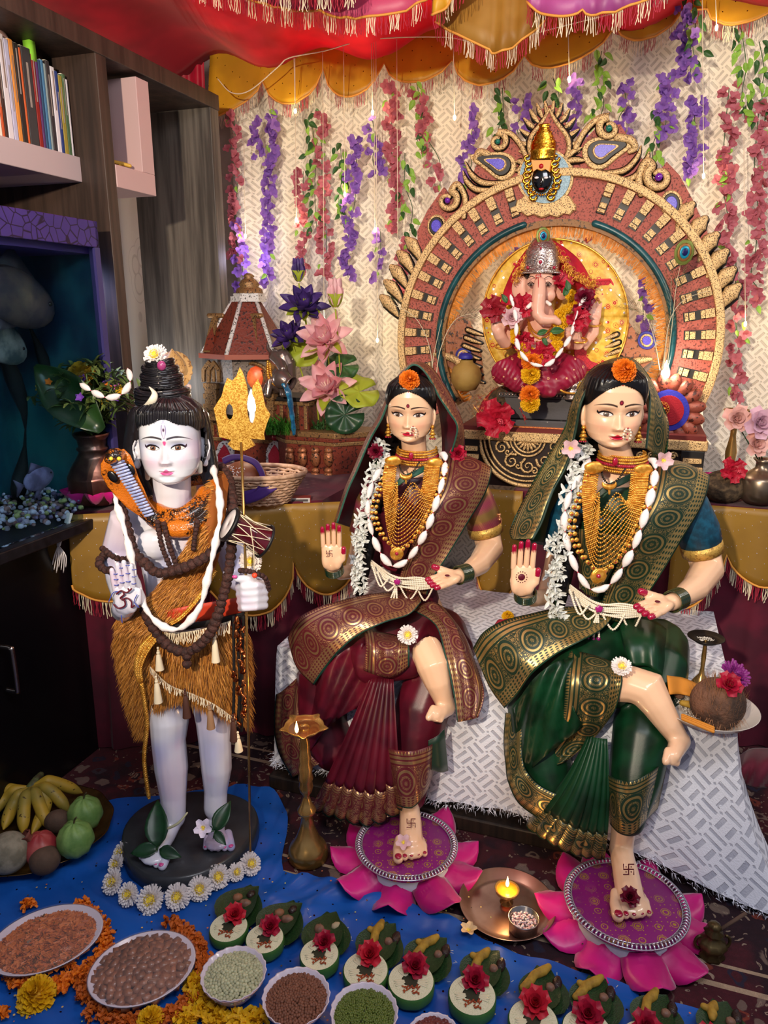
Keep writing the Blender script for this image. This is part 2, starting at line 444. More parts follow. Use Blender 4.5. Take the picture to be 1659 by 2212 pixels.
f=MB();f.box((.35,1.55,.006),(2.9,2.6,.012),MROOM);solo(f,'carpet',m_carpet(),'dark red floral Persian carpet covering the floor under the statues','carpet',bevel=.003)
# ---------------------------------------------------------------- cabinet on the left wall
AF=-1.34
cab=thing('wall_cabinet','tall dark brown laminate bookcase wall unit on the left with open compartments','cabinet',R(AF-.18,1.5,0))
def rbox(m,a0,a1,b0,b1,z0,z1,mi=0):return m.box(R((a0+a1)/2,(b0+b1)/2,(z0+z1)/2),(a1-a0,b1-b0,z1-z0),MROOM,mi)
ZT=1.868
rbox(MB(),AF-.30,AF,2.25,2.30,.0,ZT).build('side_panel',M_WOODG,cab,smooth=False,bevel=.002)
_p=ab(RAA(261,500,AF))[1];_q=ab(RAA(240,500,AF))[1]
rbox(MB(),AF-.38,AF,_q,_p,.0,ZT-.04).build('side_panel',M_WOODB,cab,smooth=False,bevel=.002)
rbox(MB(),AF-.38,AF+.003,.2,2.302,ZT-.045,ZT).build('top_board',M_WOODB,cab,smooth=False,bevel=.002)
rbox(MB(),AF-.39,AF-.37,.2,_q,.6,ZT-.04).build('back_panel',M_WOODB,cab,smooth=False)
rbox(MB(),AF-.36,AF-.075,.2,_q,1.53,1.59).build('shelf',mat('white_laminate','b9a5a6',.5),cab,smooth=False,bevel=.002)
b2=ab(RAA(335,400,AF))[1];zc=RAA(336,424,AF).z
cb=MB();rbox(cb,AF-.34,AF+.002,_p,b2,zc,zc+.055);cb.build('cubby_base',M_PINKW,cab,smooth=False,bevel=.0015)
cb=MB();rbox(cb,AF-.34,AF+.002,b2-.055,b2,zc+.055,RAA(335,185,AF).z);cb.build('cubby_side',M_PINKW,cab,smooth=False,bevel=.0015)
# books
bks='b8642c d8a03c ece0cc c0522a 3a2420 d8d0d4 b8b4cc d88a3c 2a2624 c85a2c 3c3a3c 8c2420 5a3468 2c4c6c 4a7aa0 8a9898 3c3436 e0d8dc 2c3c78 a08c3c 506a48 d0c8cc'.split()
wds=[12,9,12,9,10,17,14,13,15,7,28,12,8,8,8,7,12,13,9,12,10,6]
hts=[130,128,136,130,126,132,128,130,128,124,128,122,118,118,120,116,122,116,112,108,112,106]
px=-14;ba=AF-.085
for i,(c,wpx,hp)in enumerate(zip(bks,wds,hts)):
 k=.69;b0=ab(RAA(px,310,ba))[1];b1=ab(RAA(px+wpx*k,310,ba))[1];px+=wpx*k
 hh=hp*0.00165*.95+.012;dp=.15+(i*37%5)*.008
 bk=thing('book',None,'book',R(ba-dp/2,(b0+b1)/2,1.59),'books on the white shelf')
 m=MB();rbox(m,ba-dp,ba,b0+.001,b1-.001,1.591,1.59+hh);cv_=m.build('cover',mat('cover_'+c,c,.45),bk,smooth=False,bevel=.0012)
 m=MB();rbox(m,ba-dp+.002,ba-.004,b0+.002,b1-.002,1.593,1.5915+hh);m.build('pages',mat('paper','e6dcc8',.8),bk,smooth=False)
 if wpx>8:
  m=MB();z0=1.60+hh*(.25+.1*(i%3));rbox(m,ba,ba+.0008,b0+(b1-b0)*.42,b0+(b1-b0)*.6,z0,z0+hh*.45)
  m.build('spine_lettering',mat('spine_'+('d' if c[0]in 'de' else 'l'),'8a7468' if c[0]in 'de' else '9a8c84',.5),cv_,smooth=False)
 cn={'b8642c':'rust','d8a03c':'mustard','ece0cc':'cream','c0522a':'brick red','3a2420':'dark brown','d8d0d4':'wide white','b8b4cc':'lilac grey','d88a3c':'orange','2a2624':'black','c85a2c':'thin red orange','3c3a3c':'thickest charcoal','8c2420':'dark red','5a3468':'violet','2c4c6c':'navy','4a7aa0':'light blue','8a9898':'grey green','3c3436':'brownish black','e0d8dc':'bright white','2c3c78':'royal blue','a08c3c':'olive','506a48':'green','d0c8cc':'last thin white'}[c]
 bk['label']=cn+' paperback standing upright in the book row on the white shelf'
m=MB();m.tube(cat([R(ba-.05,ab(RAA(-5,90,ba))[1],1.80),R(ba-.03,ab(RAA(10,95,ba))[1],1.815),R(ba-.03,ab(RAA(50,100,ba))[1],1.80)],5),[.012]*5+[.016]*3+[.011]*3,8,rnd_=True)
solo(m,'figurine',mat('dusty_pink_clay','9a7a74',.7),'small dusty pink figurine lying on top of the books','figurine')
m=MB();p=RAA(70,95,ba);m.box(R(ba-.01,ab(p)[1],1.805),(.02,.018,.05),MROOM)
solo(m,'sticky_note',mat('lime_paper','8ad038',.7),'lime green paper flag sticking up from the books','note')
m=MB();p=RAA(268,360,AF-.03);m.tube(cat([R(AF-.10,ab(p)[1]-.03,zc+.085),R(AF-.05,ab(p)[1],zc+.075),R(AF-.02,ab(p)[1]+.012,zc+.067)],5),.005,8,rnd_=True)
m.tube([R(AF-.05,ab(p)[1]-.01,zc+.058),R(AF-.04,ab(p)[1]+.01,zc+.075)],.004,6,rnd_=True)
solo(m,'rolled_object',mat('yellow_handle','c8a040',.5),'small yellow handled tool resting in the white cubby of the cabinet','tool')
m=MB();m.tube(cat([R(-1.72,2.0,1.4),R(-1.71,2.03,1.22),R(-1.71,2.09,1.08),R(-1.72,2.05,1.0)],8),.002,6)
solo(m,'cable',M_BLACK,'thin black cable hanging on the pale wall strip inside the cabinet','cable')
# ---------------------------------------------------------------- aquarium + base
AQ=AF+.035;q=ab(RAA(212,500,AF+.035))[1]
aq=thing('aquarium','dark glass aquarium with purple marbled rim holding large fish on the left','aquarium',R(AQ-.2,1.5,.7))
zt=RAA(214,490,AQ).z;zb=.695;aL=AQ-.34
m=MB()
for(a0,a1)in((AQ-.012,AQ),):rbox(m,a0,a1,.3,q,zt-.05,zt+.012)
rbox(m,aL,AQ,q-.012,q,zt-.05,zt+.012)
t=NT('purple_marble');n=t.voro(38,None,'DISTANCE_TO_EDGE');t.set('Base Color',t.mix(n.sm(.02,.07),lin('1c1030'),t.mix(t.noise(8),lin('4a3688'),lin('2c2058'))));t.set('Roughness',.3)
m.build('rim',t.m,aq,smooth=False,bevel=.002)
m=MB();rbox(m,AQ-.02,AQ-.008,.3,q-.002,zb,zt-.05)
t=NT('aquarium_glass');t.set('Base Color',(.55,.72,.8));t.set('Roughness',.03);t.set('Transmission Weight',1.0);t.set('IOR',1.05)
m.build('front_glass',t.m,aq,smooth=False)
m=MB();rbox(m,aL,aL+.01,.3,q,zb,zt-.06);rbox(m,aL,AQ-.02,q-.008,q,zb,zt-.06)
t=NT('painted_backing');x,y,z=t.obj();n=t.noise(4,t.comb(x*1,y*1.5,z*.7),4);t.set('Base Color',t.mix(n.sm(.35,.7),lin('12304a'),lin('2f7a86')));t.set('Roughness',.5)
m.build('backing',t.m,aq,smooth=False)
rbox(MB(),AQ-.02,AQ,q-.018,q,zb,zt-.05).build('corner_strip',mat('violet_strip','3a3568',.3),aq,smooth=False)
rbox(MB(),aL,AQ-.02,.3,q,zt-.065,zt-.05).build('inner_lid',mat('violet_lid','3c2c78',.5),aq,smooth=False)
mg=MB()
for i in range(420):
 r_=rnd(.004,.009);mg.ell(R(rnd(aL+.05,AQ-.03),rnd(1.3,q-.02),zb+.01+rnd(0,.03)),(r_,r_,r_*.8),None,6,4,col=random.choice([(.5,.45,.6),(.2,.15,.3),(.35,.2,.2),(.7,.7,.9),(.45,.5,.2)]))
mg.build('gravel',mat('gravel_stone','ffffff',.5,usecol=True),aq,stuff=True)
lamp('aquarium_lamp','SPOT',R(AQ-.16,1.66,zt-.075),9,(.5,.55,1.0),R(AQ-.16,1.66,.7),spot_size=2.6,spot_blend=.8,shadow_soft_size=.04)
def fish(px_,py_,a,L,label,c,c2,up_=0):
 p=RAA(px_,py_,a);rt=Matrix((e2,ez,e1)).transposed()@rotm('Z',up_)
 fo=thing('fish',label,'fish',p)
 m=MB();m.ell(p,(L*.5,L*.26,L*.11),rt,20,12,fn=lambda q:1-.22*(q.x<-.2)*min(1,abs(q.x+.2)))
 fb_=m.build('body',mat('fish_'+c,c,.35,col2=c2,vs_=25),fo)
 for pl in([(-.42,0),(-.68,.2),(-.62,0),(-.68,-.2)],[(-.25,.2),(-.1,.42),(.2,.24)],[(-.1,-.22),(-.22,-.4),(.1,-.24)]):
  m=MB();m.prism([(x*L,y*L)for x,y in pl],.004,lambda u,v,w_:p+rt@V((u,v,w_)));m.build('fin',mat('fish_'+c2,c2,.4),fo)
 m=MB();m.ell(p+rt@V((L*.36,L*.05,L*.07)),L*.022,None,8,6);m.build('eye',mat('fish_eye','0a0806',.1,coat=1),fb_)
fish(28,640,AQ-.10,.26,'large grey brown fish swimming behind the glass at upper left','5a4a48','3a3440',-18)
fish(80,1035,AQ-.10,.11,'pale violet fish near the gravel at the bottom of the tank','8a84b0','5c5678',6)
fish(-10,730,AQ-.16,.2,'whitish fish at the left edge behind the large grey fish','9a9a98','4a5a60',-30)
m=MB()
for k in range(3):
 m.tube(cat([R(AQ-.24,1.5+.14*k,.72),R(AQ-.2,1.52+.13*k,.95),R(AQ-.22,1.46+.12*k,1.2)],6),[.012+.01*sin(j)for j in range(13)],7)
solo(m,'driftwood',mat('driftwood_dark','141c20',.8),'dark upright driftwood branches inside the aquarium','driftwood')
bs=thing('aquarium_stand','black lacquered cupboard carrying the aquarium with a steel bar handle','cupboard',R(AQ-.2,1.4,0))
rbox(MB(),aL-.03,AQ-.055,.2,q-.01,.0,.66).build('body',M_BLACK,bs,smooth=False,bevel=.003)
rbox(MB(),aL-.03,AQ+.012,.2,q-.005,.665,.693).build('top_board',mat('dark_stone_top','1c191f',.3,var=.5,vs_=60),bs,smooth=False,bevel=.003)
hp=RAA(10,1440,AQ-.04);hb=ab(hp)[1];AQ-=.045
for(b0,b1)in((hb+.066,q-.015),(1.0,hb+.06)):dr_=rbox(MB(),AQ-.055,AQ-.041,b0,b1,.04,.53).build('door',M_BLACK,bs,smooth=False,bevel=.002)
rbox(MB(),AQ-.055,AQ-.041,1.0,q-.015,.54,.655).build('drawer',M_BLACK,bs,smooth=False,bevel=.002)
m=MB();m.tube(cat([R(AQ,hb,hp.z+.05),R(AQ+.03,hb,hp.z+.05),R(AQ+.034,hb,hp.z+.04),R(AQ+.034,hb,hp.z-.05),R(AQ+.03,hb,hp.z-.06),R(AQ,hb,hp.z-.06)],4),.006,8,up=V((1,0,0)))
m.build('handle',M_STEEL,dr_);AQ+=.045
# ---------------------------------------------------------------- cloth helpers
def sheet(fn,nu,nv,uvf=None):
 m=MB();rows=[[fn(i/nu,j/nv)for i in range(nu+1)]for j in range(nv+1)]
 m.grid(rows,uv=[(uvf(i/nu,j/nv)if uvf else(i/nu,j/nv))for j in range(nv+1)for i in range(nu+1)]);return m
def loft(rows,nu=6,nv=6,fold=None,uvm=None,P=None):
 """rows of (px,py,D); smooth grid through them; fold(u,v)-> offset in metres towards the camera"""
 P=P or(lambda q:W(*q))
 rr=[cat([P(q)for q in r],nu)for r in rows];nu_=len(rr[0])
 cols=[cat([rr[j][i]for j in range(len(rr))],nv)for i in range(nu_)]
 nv_=len(cols[0]);g=[[cols[i][j]for i in range(nu_)]for j in range(nv_)]
 if fold:
  for j in range(nv_):
   for i in range(nu_):
    p=g[j][i];d=(O0-p).normalized();g[j][i]=p+d*fold(i/(nu_-1),j/(nv_-1))
 uv=[]
 L=0;ls=[0]
 mj=nv_//2
 for i in range(1,nu_):L+=(g[mj][i]-g[mj][i-1]).length;ls.append(L)
 M2=0;ms=[0];mi_=nu_//2
 for j in range(1,nv_):M2+=(g[j][mi_]-g[j-1][mi_]).length;ms.append(M2)
 for j in range(nv_):
  for i in range(nu_):
   if uvm=='u':uv.append((ls[i],j/(nv_-1))) # border along u, v across
   elif uvm=='v':uv.append((ms[j],i/(nu_-1))) # border along v, u across
   else:uv.append((ls[i],ms[j]))
 m=MB();m.grid(g,uv=uv);m.g=g;return m
def fringe(m,pts,L,down=V((0,0,-1)),cols=2,step=.0035,grp=8,w_=.0016,loopy=True,curl=.004):
 """thread fringe hanging from a polyline, alternating colour groups"""
 acc=0;k=0
 for i in range(len(pts)-1):
  a,b=V(pts[i]),V(pts[i+1]);d=(b-a).length;n=max(1,int(d/step))
  for j in range(n):
   p=a.lerp(b,j/n);mi=(k//grp)%cols;k+=1;l=L*rnd(.8,1.1);t=(b-a).normalized();s_=t*w_
   nrm=t.cross(down).normalized()
   r1=nrm*rnd(-curl,curl)+t*rnd(-curl,curl);r2=nrm*rnd(-curl,curl)+t*rnd(-curl,curl)
   q=[p,p+down*l*.5+r1,p+down*l+r2]
   vs_=[]
   for z in q:vs_+=[z-s_*.5,z+s_*.5]
   m.add(vs_,[(0,1,3,2),(2,3,5,4)],None,mi)
 return m
def valance(name,hem,top,label,m_cloth,out,catg='valance',frL=.035,folds=.012,step=.0035,mats=None,group=None,nv=10,topedge=None):
 """hem: polyline of world points; top: function(point)->top point; out: outward vector"""
 rows=[];n=len(hem);L=0;uv=[];s_=[]
 for i,p in enumerate(hem):
  if i:L+=(hem[i]-hem[i-1]).length
  s_.append(L)
 drops=[(top(p)-p).length for p in hem];mx=max(drops)
 for j in range(nv+1):
  row=[]
  for i,p in enumerate(hem):
   t=top(p);q=t.lerp(p,j/nv);k=j/nv
   q=q+out*(folds*(sin(s_[i]*75+2*sin(s_[i]*31))*.35*k+(drops[i]/mx-.5)*2.2*k))
   row.append(q);uv.append((s_[i],(1-k)*drops[i]))
  rows.append(row)
 v=thing(name,label,catg,cen(MB().grid(rows,uv=uv)),group)
 m=MB();m.grid(rows,uv=uv);m.build('cloth',m_cloth,v,solid=.0015)
 fm=MB();hemp=rows[-1];fringe(fm,hemp,frL,step=step);fm.build('fringe',mats or[M_REDTH,M_CREAM],v,stuff=True)
 tm=MB();tm.tube([p+out*.002 for p in hemp],.003,5);tm.build('hem_braid',M_ORTH,v)
 return v
def hemline(pk,n=9):
 """pk: alternating peak, low, peak... world points -> scalloped line"""
 out=[]
 for i in range(0,len(pk)-2,2):
  a,l,b=pk[i],pk[i+1],pk[i+2]
  for j in range(n+(1 if i+3>=len(pk)else 0)):
   t=j/n
   s_=sin(pi*t)**.6;base=a.lerp(b,t);off=l-(a+b)/2
   out.append(base+off*s_)
 return out
# backdrop curtain
def cf(u,v):
 a=-1.45+2.75*u;z=.25+1.85*v
 k=max(0,1-(a+1.45)/1.5)
 b=2.575-.022*(.35+.9*k)*(sin(a*34+1.2*sin(a*9))+.35*sin(a*71+v*2))-.01*sin(a*13+v*3)
 return R(a,b,z)
m=sheet(cf,260,30,lambda u,v:(2.75*u*1.05,1.85*v))
solo(m,'backdrop_curtain',M_CURT,'white basket weave backdrop curtain hanging across the back wall','curtain',solid=.002)
# yellow valance
BV=2.50
pk=[(452,250),(513,236),(569,176),(633,226),(700,150),(756,212),(831,138),(893,180),(979,131),(1044,186),(1133,122),(1222,142),(1330,56),(1393,86),(1470,28),(1480,22),(1528,20),(1588,54),(1680,10)]
pkw=[RB(a,b,BV)for a,b in pk]
ztop=RB(450,100,BV).z
M_YEL=m_seq('mustard_satin','d09c22','b08020',.045,.0022,'5a3c10');M_YELT=m_seq('mustard_satin_table','8f6a1e','7c5a1c',.03,.0012)
valance('yellow_valance',hemline(pkw),lambda p:V((p.x,p.y,max(ztop,p.z+.06)))+e2*.03,'long mustard yellow scalloped valance with red and cream fringe along the backdrop top',M_YEL,-e2,frL=.04,step=.0042)
BP=1.95
def canopy(name,pts,label,m_,top=2.25,b=BP,fr=.04,**k):
 w_=[RB(x,y,b)for x,y in pts]
 return valance(name,hemline(w_,12),lambda p:V((p.x,p.y,top))+e2*.05,label,m_,-e2,'valance',fr,folds=.02,**k)
M_PINK=m_seq('pink_satin','c8587a','b84468',.06,.0015,'e8a0b0');M_PURP=m_seq('orchid_satin','a84a8c','8c3c78',.06,.0015,'d8a0c8')
canopy('pink_canopy_border',[(330,-60),(480,-14),(530,-6),(610,22),(700,30),(790,46),(905,18),(920,8),(945,-12)],'glossy pink scalloped canopy border with red and cream fringe at top centre',M_PINK,b=1.95)
canopy('inner_yellow_canopy_border',[(505,-40),(620,0),(670,-6),(740,-2),(790,-40)],'small yellow canopy scallop peeking below the top edge above the pink border',M_YEL,b=1.85,fr=.03)
canopy('hanging_yellow_canopy',[(944,52),(1010,90),(1060,112),(1110,108),(1185,40)],'long sheer yellow canopy flap with fringe right of the pink border',mat('sheer_yellow','b88a3c',.5,col2='a47428',vs_=8,transl=.3),b=2.02)
canopy('folded_yellow_corner',[(938,40),(960,30),(980,0),(1000,-10),(1030,-40)],'folded yellow canopy corner with fringe beside the sheer flap',M_YEL,b=1.93,fr=.03)
canopy('orchid_canopy_border',[(1140,10),(1200,44),(1260,30),(1330,32),(1440,-20)],'orchid purple scalloped canopy border with fringe at top right',M_PURP,b=1.98)
canopy('right_yellow_canopy',[(1395,-15),(1425,-8),(1462,-40)],'small yellow canopy piece right of the orchid border',M_YEL,b=2.1,fr=.03)
# red canopy ceiling cloth
M_RED=mat('red_satin','e02848',.45,col2='b81c38',vs_=4,sheen=.3,transl=.5)
lamp('canopy_fill_light','AREA',R(-.9,1.95,2.5),20,(1,.9,.85),R(-.7,1.95,1.5),shape='RECTANGLE',size=1.2,size_y=.5);lamp('niche_fill_light','POINT',R(-1.55,2.12,.95),1.6,(.95,.97,1),shadow_soft_size=.06)  # added unseen fills: one brightens the canopy, one the cabinet's wall strip
m=sheet(lambda u,v:R(-1.75+2.9*u,1.5+1.04*v,2.12-.10*v*v-.03*sin(u*19+v*3)*(1-v*.6)-.03*sin(v*pi)-.03*sin(u*47)*v),90,20)
solo(m,'red_canopy',M_RED,'red satin canopy cloth stretched under the ceiling','canopy',solid=.002)
m=loft([[(150,-40),(250,-10),(350,20),(436,58)],[(160,50),(250,80),(350,95),(438,90)],[(170,140),(265,170),(360,220),(446,260)]],12,10,lambda u,v:.016*sin(u*u*30+v*2)*(.3+v*.7),P=lambda q:RB(q[0],q[1],2.535))
solo(m,'red_drape',mat('bright_red_satin','c8163a',.42,col2='98102c',vs_=5,sheen=.3),'bright red satin drape gathered behind the cabinet top corner','drape',solid=.0015)
m=MB();_k=RB(450,98,2.52);m.tube([_k,_k+e2*.05],.022,14,rnd_=True)
solo(m,'curtain_rod_knob',M_BLACK,'round black curtain rod end beside the yellow valance corner','rod')
# ---------------------------------------------------------------- tables + covers
def draped_box(poly,ztop,zbot,amp=.012,freq=55,flare=.03,corner=None):
 m=MB();n=len(poly);c=sum((V(p)for p in poly),V((0,0,0)))/n;ring=[]
 for i in range(n):
  a,b=V(poly[i]),V(poly[(i+1)%n]);k=max(3,int((b-a).length/.012))
  for j in range(k):ring.append(a.lerp(b,j/k))
 rows=[];L=0
 N=14;uv=[]
 for j in range(N+1):
  row=[];t=j/N
  for i,p in enumerate(ring):
   o=(p-c);o.z=0;o.normalize();s_=i*.012
   q=p+o*(flare*t**.7+amp*t**.6*(sin(s_*freq+1.3*sin(s_*17))+.4*sin(s_*freq*2.1)))
   zb2=zbot
   if corner is not None:
    w_=math.exp(-((p-corner).length/.17)**2);q=q+o*(.15*w_*t**2.2);zb2=zbot-(zbot-.02)*w_
   q.z=ztop+(zb2-ztop)*t;row.append(q)
  rows.append(row)
 m.grid(rows,cu=True,uv=[(i*.012,j/N*(ztop-zbot))for j in range(N+1)for i in range(len(ring))],flip=True)
 k0=len(m.v);m.v+=[tuple(V((p.x,p.y,ztop)))for p in ring];m.uv+=[(p.x,p.y)for p in ring];m.col+=[(1,1,1)]*len(ring)
 m.f.append(tuple(range(k0,k0+len(ring))));m.mi.append(0)
 return m
LT=[(-.86,1.85,.7),(-.17,1.985,.7),(.02,2.5,.7),(-.62,2.66,.7)]
tb=thing('left_table','side table under maroon velvet cloth carrying the temple fountain and basket','table',(-.42,2.2,0))
m=MB();m.prism([(x,y)for x,y,z in LT],.02,lambda u,v,w_:V((u,v,.675+w_)));m.build('tabletop',M_WOODB,tb,smooth=False)
for x,y in((-.82,1.9),(-.2,2.02),(-.02,2.45),(-.58,2.58)):MB().box((x,y,.337),(.035,.035,.675)).build('leg',M_WOODB,tb,smooth=False)
solo(draped_box(LT,.702,.015,.016,48),'velvet_tablecloth',M_MAROONV,'dark maroon velvet cloth draping the left table down to the floor','tablecloth',auto=40)
RT=[R(-.32,2.12,.7),R(1.35,2.12,.7),R(1.35,2.53,.7),R(-.32,2.53,.7)]
tb=thing('altar_table','long altar table under maroon cloth carrying the carved stool and arch','table',R(.5,2.3,0))
m=MB();rbox(m,-.32,1.35,2.12,2.53,.675,.695);m.build('tabletop',M_WOODB,tb,smooth=False)
for a,b in((-.29,2.15),(1.3,2.15),(1.3,2.5),(-.29,2.5)):rbox(MB(),a-.02,a+.02,b-.02,b+.02,0,.675).build('leg',M_WOODB,tb,smooth=False)
solo(draped_box(RT,.702,.015,.014,40),'velvet_tablecloth',M_MAROONV,'dark maroon velvet cloth draping the long altar table on the right','tablecloth',auto=40)
# mustard swags
def swag(pts,zt_,D0,label,out=V((0,-1,0)),fr=.045,name='mustard_swag',P=None):
 w_=[P(x,y)if P else W(x,y,D0(x))for x,y in pts]
 return valance(name,hemline(w_,14),lambda p:V((p.x,p.y,zt_))-out*.012,label,M_YELT,out,'swag',fr,folds=.008,step=.003)
dl=lambda x:1.80+(x-150)/500*.12
swag([(158,1262),(200,1290),(262,1292)],.706,dl,'mustard sequinned cloth strip with fringe at the left end of the table')
swag([(455,1275),(575,1322),(634,1212),(700,1282),(766,1225)],.706,dl,'mustard sequinned swag with two scallops between the standing statue and maroon saree')
swag([(1030,1240),(1075,1300),(1120,1230)],.706,None,'small mustard swag visible between the two seated statues',P=lambda x,y:RB(x,y,2.08),out=-e2)
swag([(1440,1290),(1505,1300),(1570,1198),(1650,1268),(1740,1220)],.706,None,'mustard sequinned swag with fringe at the right end of the altar table',P=lambda x,y:RB(x,y,2.08),out=-e2)
m=MB();m.tube(cat([W(150,1108,1.8),W(138,1150,1.78),W(125,1180,1.77)],5),[.012,.012,.011,.01,.009,.008,.008,.006,.006,.008,.005],8,flat=.35)
for k in range(7):m.tube(cat([W(126,1178,1.77),W(118+k*4,1200,1.765),W(112+k*5,1225+(k%3)*6,1.77)],4),.0016,4)
solo(m,'cloth_tie',M_COTTON,'whitish cotton tie knotted at the left table corner','ribbon')
m=loft([[(112,1110,1.84),(126,1108,1.83),(148,1106,1.82)],[(108,1180,1.84),(124,1180,1.82),(140,1180,1.82)],[(106,1272,1.84),(120,1272,1.82),(132,1272,1.82)]],5,5)
solo(m,'satin_flap',mat('maroon_satin','4a0a1c',.35,sheen=.4),'narrow maroon satin flap hanging left of the mustard strip','cloth',solid=.002)
# ---------------------------------------------------------------- low platform and plush cover
PC=V((.71,1.31,0));pa,pb=ab(PC);pb+=.045
A0=pa-1.05
PL=[R(A0,pb+.01,.395),R(pa,pb,.395),R(pa,pb+.66,.395),R(A0,pb+.66,.395)]
pf=thing('low_platform','low dark wooden platform bench under the white plush cover','bench',R(pa-.5,pb+.33,0))
rbox(MB(),A0-.02,pa-.12,pb-.03,pb+.64,.012,.05).build('base_rail',m_wood('dark_rail','2c201a','181210'),pf,smooth=False,bevel=.004)
rbox(MB(),A0+.02,pa-.02,pb+.02,pb+.64,.05,.385).build('carcass',M_WOODB,pf,smooth=False)
m=draped_box(PL,.398,.075,.009,30,.02,PL[1])
hem_=MB();n_ring=None
cv=thing('plush_cover','white plush basket weave cover with shaggy edge draped over the low platform','cover',R(pa-.5,pb+.33,.07))
m.build('cloth',M_PLAT,cv,auto=50)
sh=MB();N=14
rl=(len(m.v))//(N+2);hemr=[V(m.v[N*rl+i])for i in range(rl)]
for i in range(0,rl):
 p=hemr[i];c=V((PL[0]+PL[2])/2);o=(p-c);o.z=0;o.normalize()
 for k in range(16):
  q=p+V((rnd(-.008,.008),rnd(-.008,.008),rnd(-.012,.012)));d=(o*rnd(.2,1)+V((rnd(-.6,.6),rnd(-.6,.6),rnd(-1,.3)))).normalized()*rnd(.006,.016);s_=V((rnd(-1,1),rnd(-1,1),rnd(-1,1))).normalized()*.0013
  sh.add([q-s_,q+s_,q+d],[(0,1,2)])
sh.build('shaggy_edge',mat('plush_white','e4e6f2',.8),cv,stuff=True)
# blue cloth on the floor
BLE=[(560,1700),(620,1760),(612,1880),(700,1895),(760,1912),(860,1945),(1000,2000),(1060,2040),(1160,2075),(1250,2100),(1380,2140),(1500,2180),(1700,2240),(1740,2320),(1000,2420),(300,2420),(-200,2420),(-200,1800),(0,1740),(200,1733),(400,1715)]
edge=cat([WZ(a,b,.018)for a,b in BLE],8,closed=True)
cc=WZ(500,2000,.018);rows=[];K=60
for j in range(K+1):
 t=j/K;rows.append([])
 for i,p in enumerate(edge):
  q=cc.lerp(p,t);d=(q-cc).normalized()
  h=.0045*sin(q.x*60+8*sin(q.y*7))*min(1,t*2)+.003*sin(q.y*75+q.x*30)+.004*sin(atan2(d.y,d.x)*34)*t**3
  q.z=.022+h*.9;rows[-1].append(q)
m=MB();m.grid(rows,cu=True,uv=[(p.x,p.y)for r in rows for p in r],flip=False)
BLUE=m_seq('blue_satin','1a5ab4','134a9c',.05,.0024,'241418',.33)
solo(m,'blue_floor_cloth',BLUE,'shiny royal blue satin cloth spread over the carpet in front','cloth')
# ---------------------------------------------------------------- flowers and leaves (local, facing +Z)
def petal(m,ang,L,Wd,tilt,cup=.3,bend=0.,base=0.,z=0.,nu=2,nv=4,mi=0,col=None,tip=.25,loc=V((0,0,0)),rot=None,wav=0,shape=None):
 """petal leaving the axis at azimuth ang, raised by tilt degrees from the horizontal"""
 rows=[];ca,sa=cos(ang),sin(ang);t=radians(tilt)
 x,zz=base,z
 for j in range(nv+1):
  k=j/nv;w_=Wd*((sin(pi*(k*.82+.12))**.8)if shape is None else shape(k));
  if j==nv and shape is None:w_=Wd*tip
  if j:a=t+bend*(k-.5);x+=cos(a)*L/nv;zz+=sin(a)*L/nv
  a=t+bend*(k-.5)
  row=[]
  for i in range(nu*2+1):
   s_=(i/nu-1);h=cup*w_*s_*s_+(wav*w_*sin(s_*7+k*9)if wav else 0)
   px_,pz_=x-sin(a)*h,zz+cos(a)*h;py_=s_*w_*.5
   q=V((px_*ca-py_*sa,px_*sa+py_*ca,pz_));row.append((rot@q if rot else q)+loc)
  rows.append(row)
 return m.grid(rows,mi=mi,col=col)
def fl_marigold(r=.024,rings=6,n0=9,seed=1):
 random.seed(seed);m=MB()
 m.ell((0,0,r*.1),(r*.72,r*.72,r*.6),None,10,6)
 for k in range(rings):
  n=int(n0+(rings-k)*2.4);t=-8+92*k/rings
  for i in range(n):
   petal(m,2*pi*(i+rnd(-.3,.3))/n,r*rnd(.5,.62),r*.38,t+rnd(-8,8),.5,-.6,r*(.46-.06*k)*cos(radians(t)),r*(.1+.42*sin(radians(max(t,0)))),1,2,tip=.75,wav=.2)
 return m
def fl_mum(r=.024,seed=2):
 random.seed(seed);m=MB()
 for k in range(4):
  n=(27,23,18,12)[k]
  for i in range(n):petal(m,2*pi*(i+rnd(-.25,.25)+k*.5)/n,r*(.98,.85,.68,.5)[k]*rnd(.9,1.05),r*.21,(2,18,36,55)[k]+rnd(-7,7),-.5,.5,0,r*.05,1,3,tip=.75)
 c=MB()
 for i in range(60):
  a=i*2.4;q=sqrt(i/60)*r*.36;petal(c,a,r*.2,r*.09,60+rnd(-20,20),.3,0,q,r*.28*(1.1-(q/r)),1,1,tip=.6)
 c.ell((0,0,r*.2),(r*.34,r*.34,r*.18),None,10,6)
 return m,c
def fl_rose(r=.022,seed=3):
 random.seed(seed);m=MB()
 for k in range(5):
  n=5 if k<4 else 3
  for i in range(n):petal(m,2*pi*(i+k*.45)/n+rnd(-.2,.2),r*(1.05,.95,.8,.62,.45)[k],r*(1.1,1.,.85,.65,.5)[k],(18,38,56,70,80)[k]+rnd(-5,5),.25,(-.7,-.2,.3,.6,.8)[k],r*(.1,.08,.05,.03,.0)[k],0,2,4,tip=.7,wav=.06)
 return m
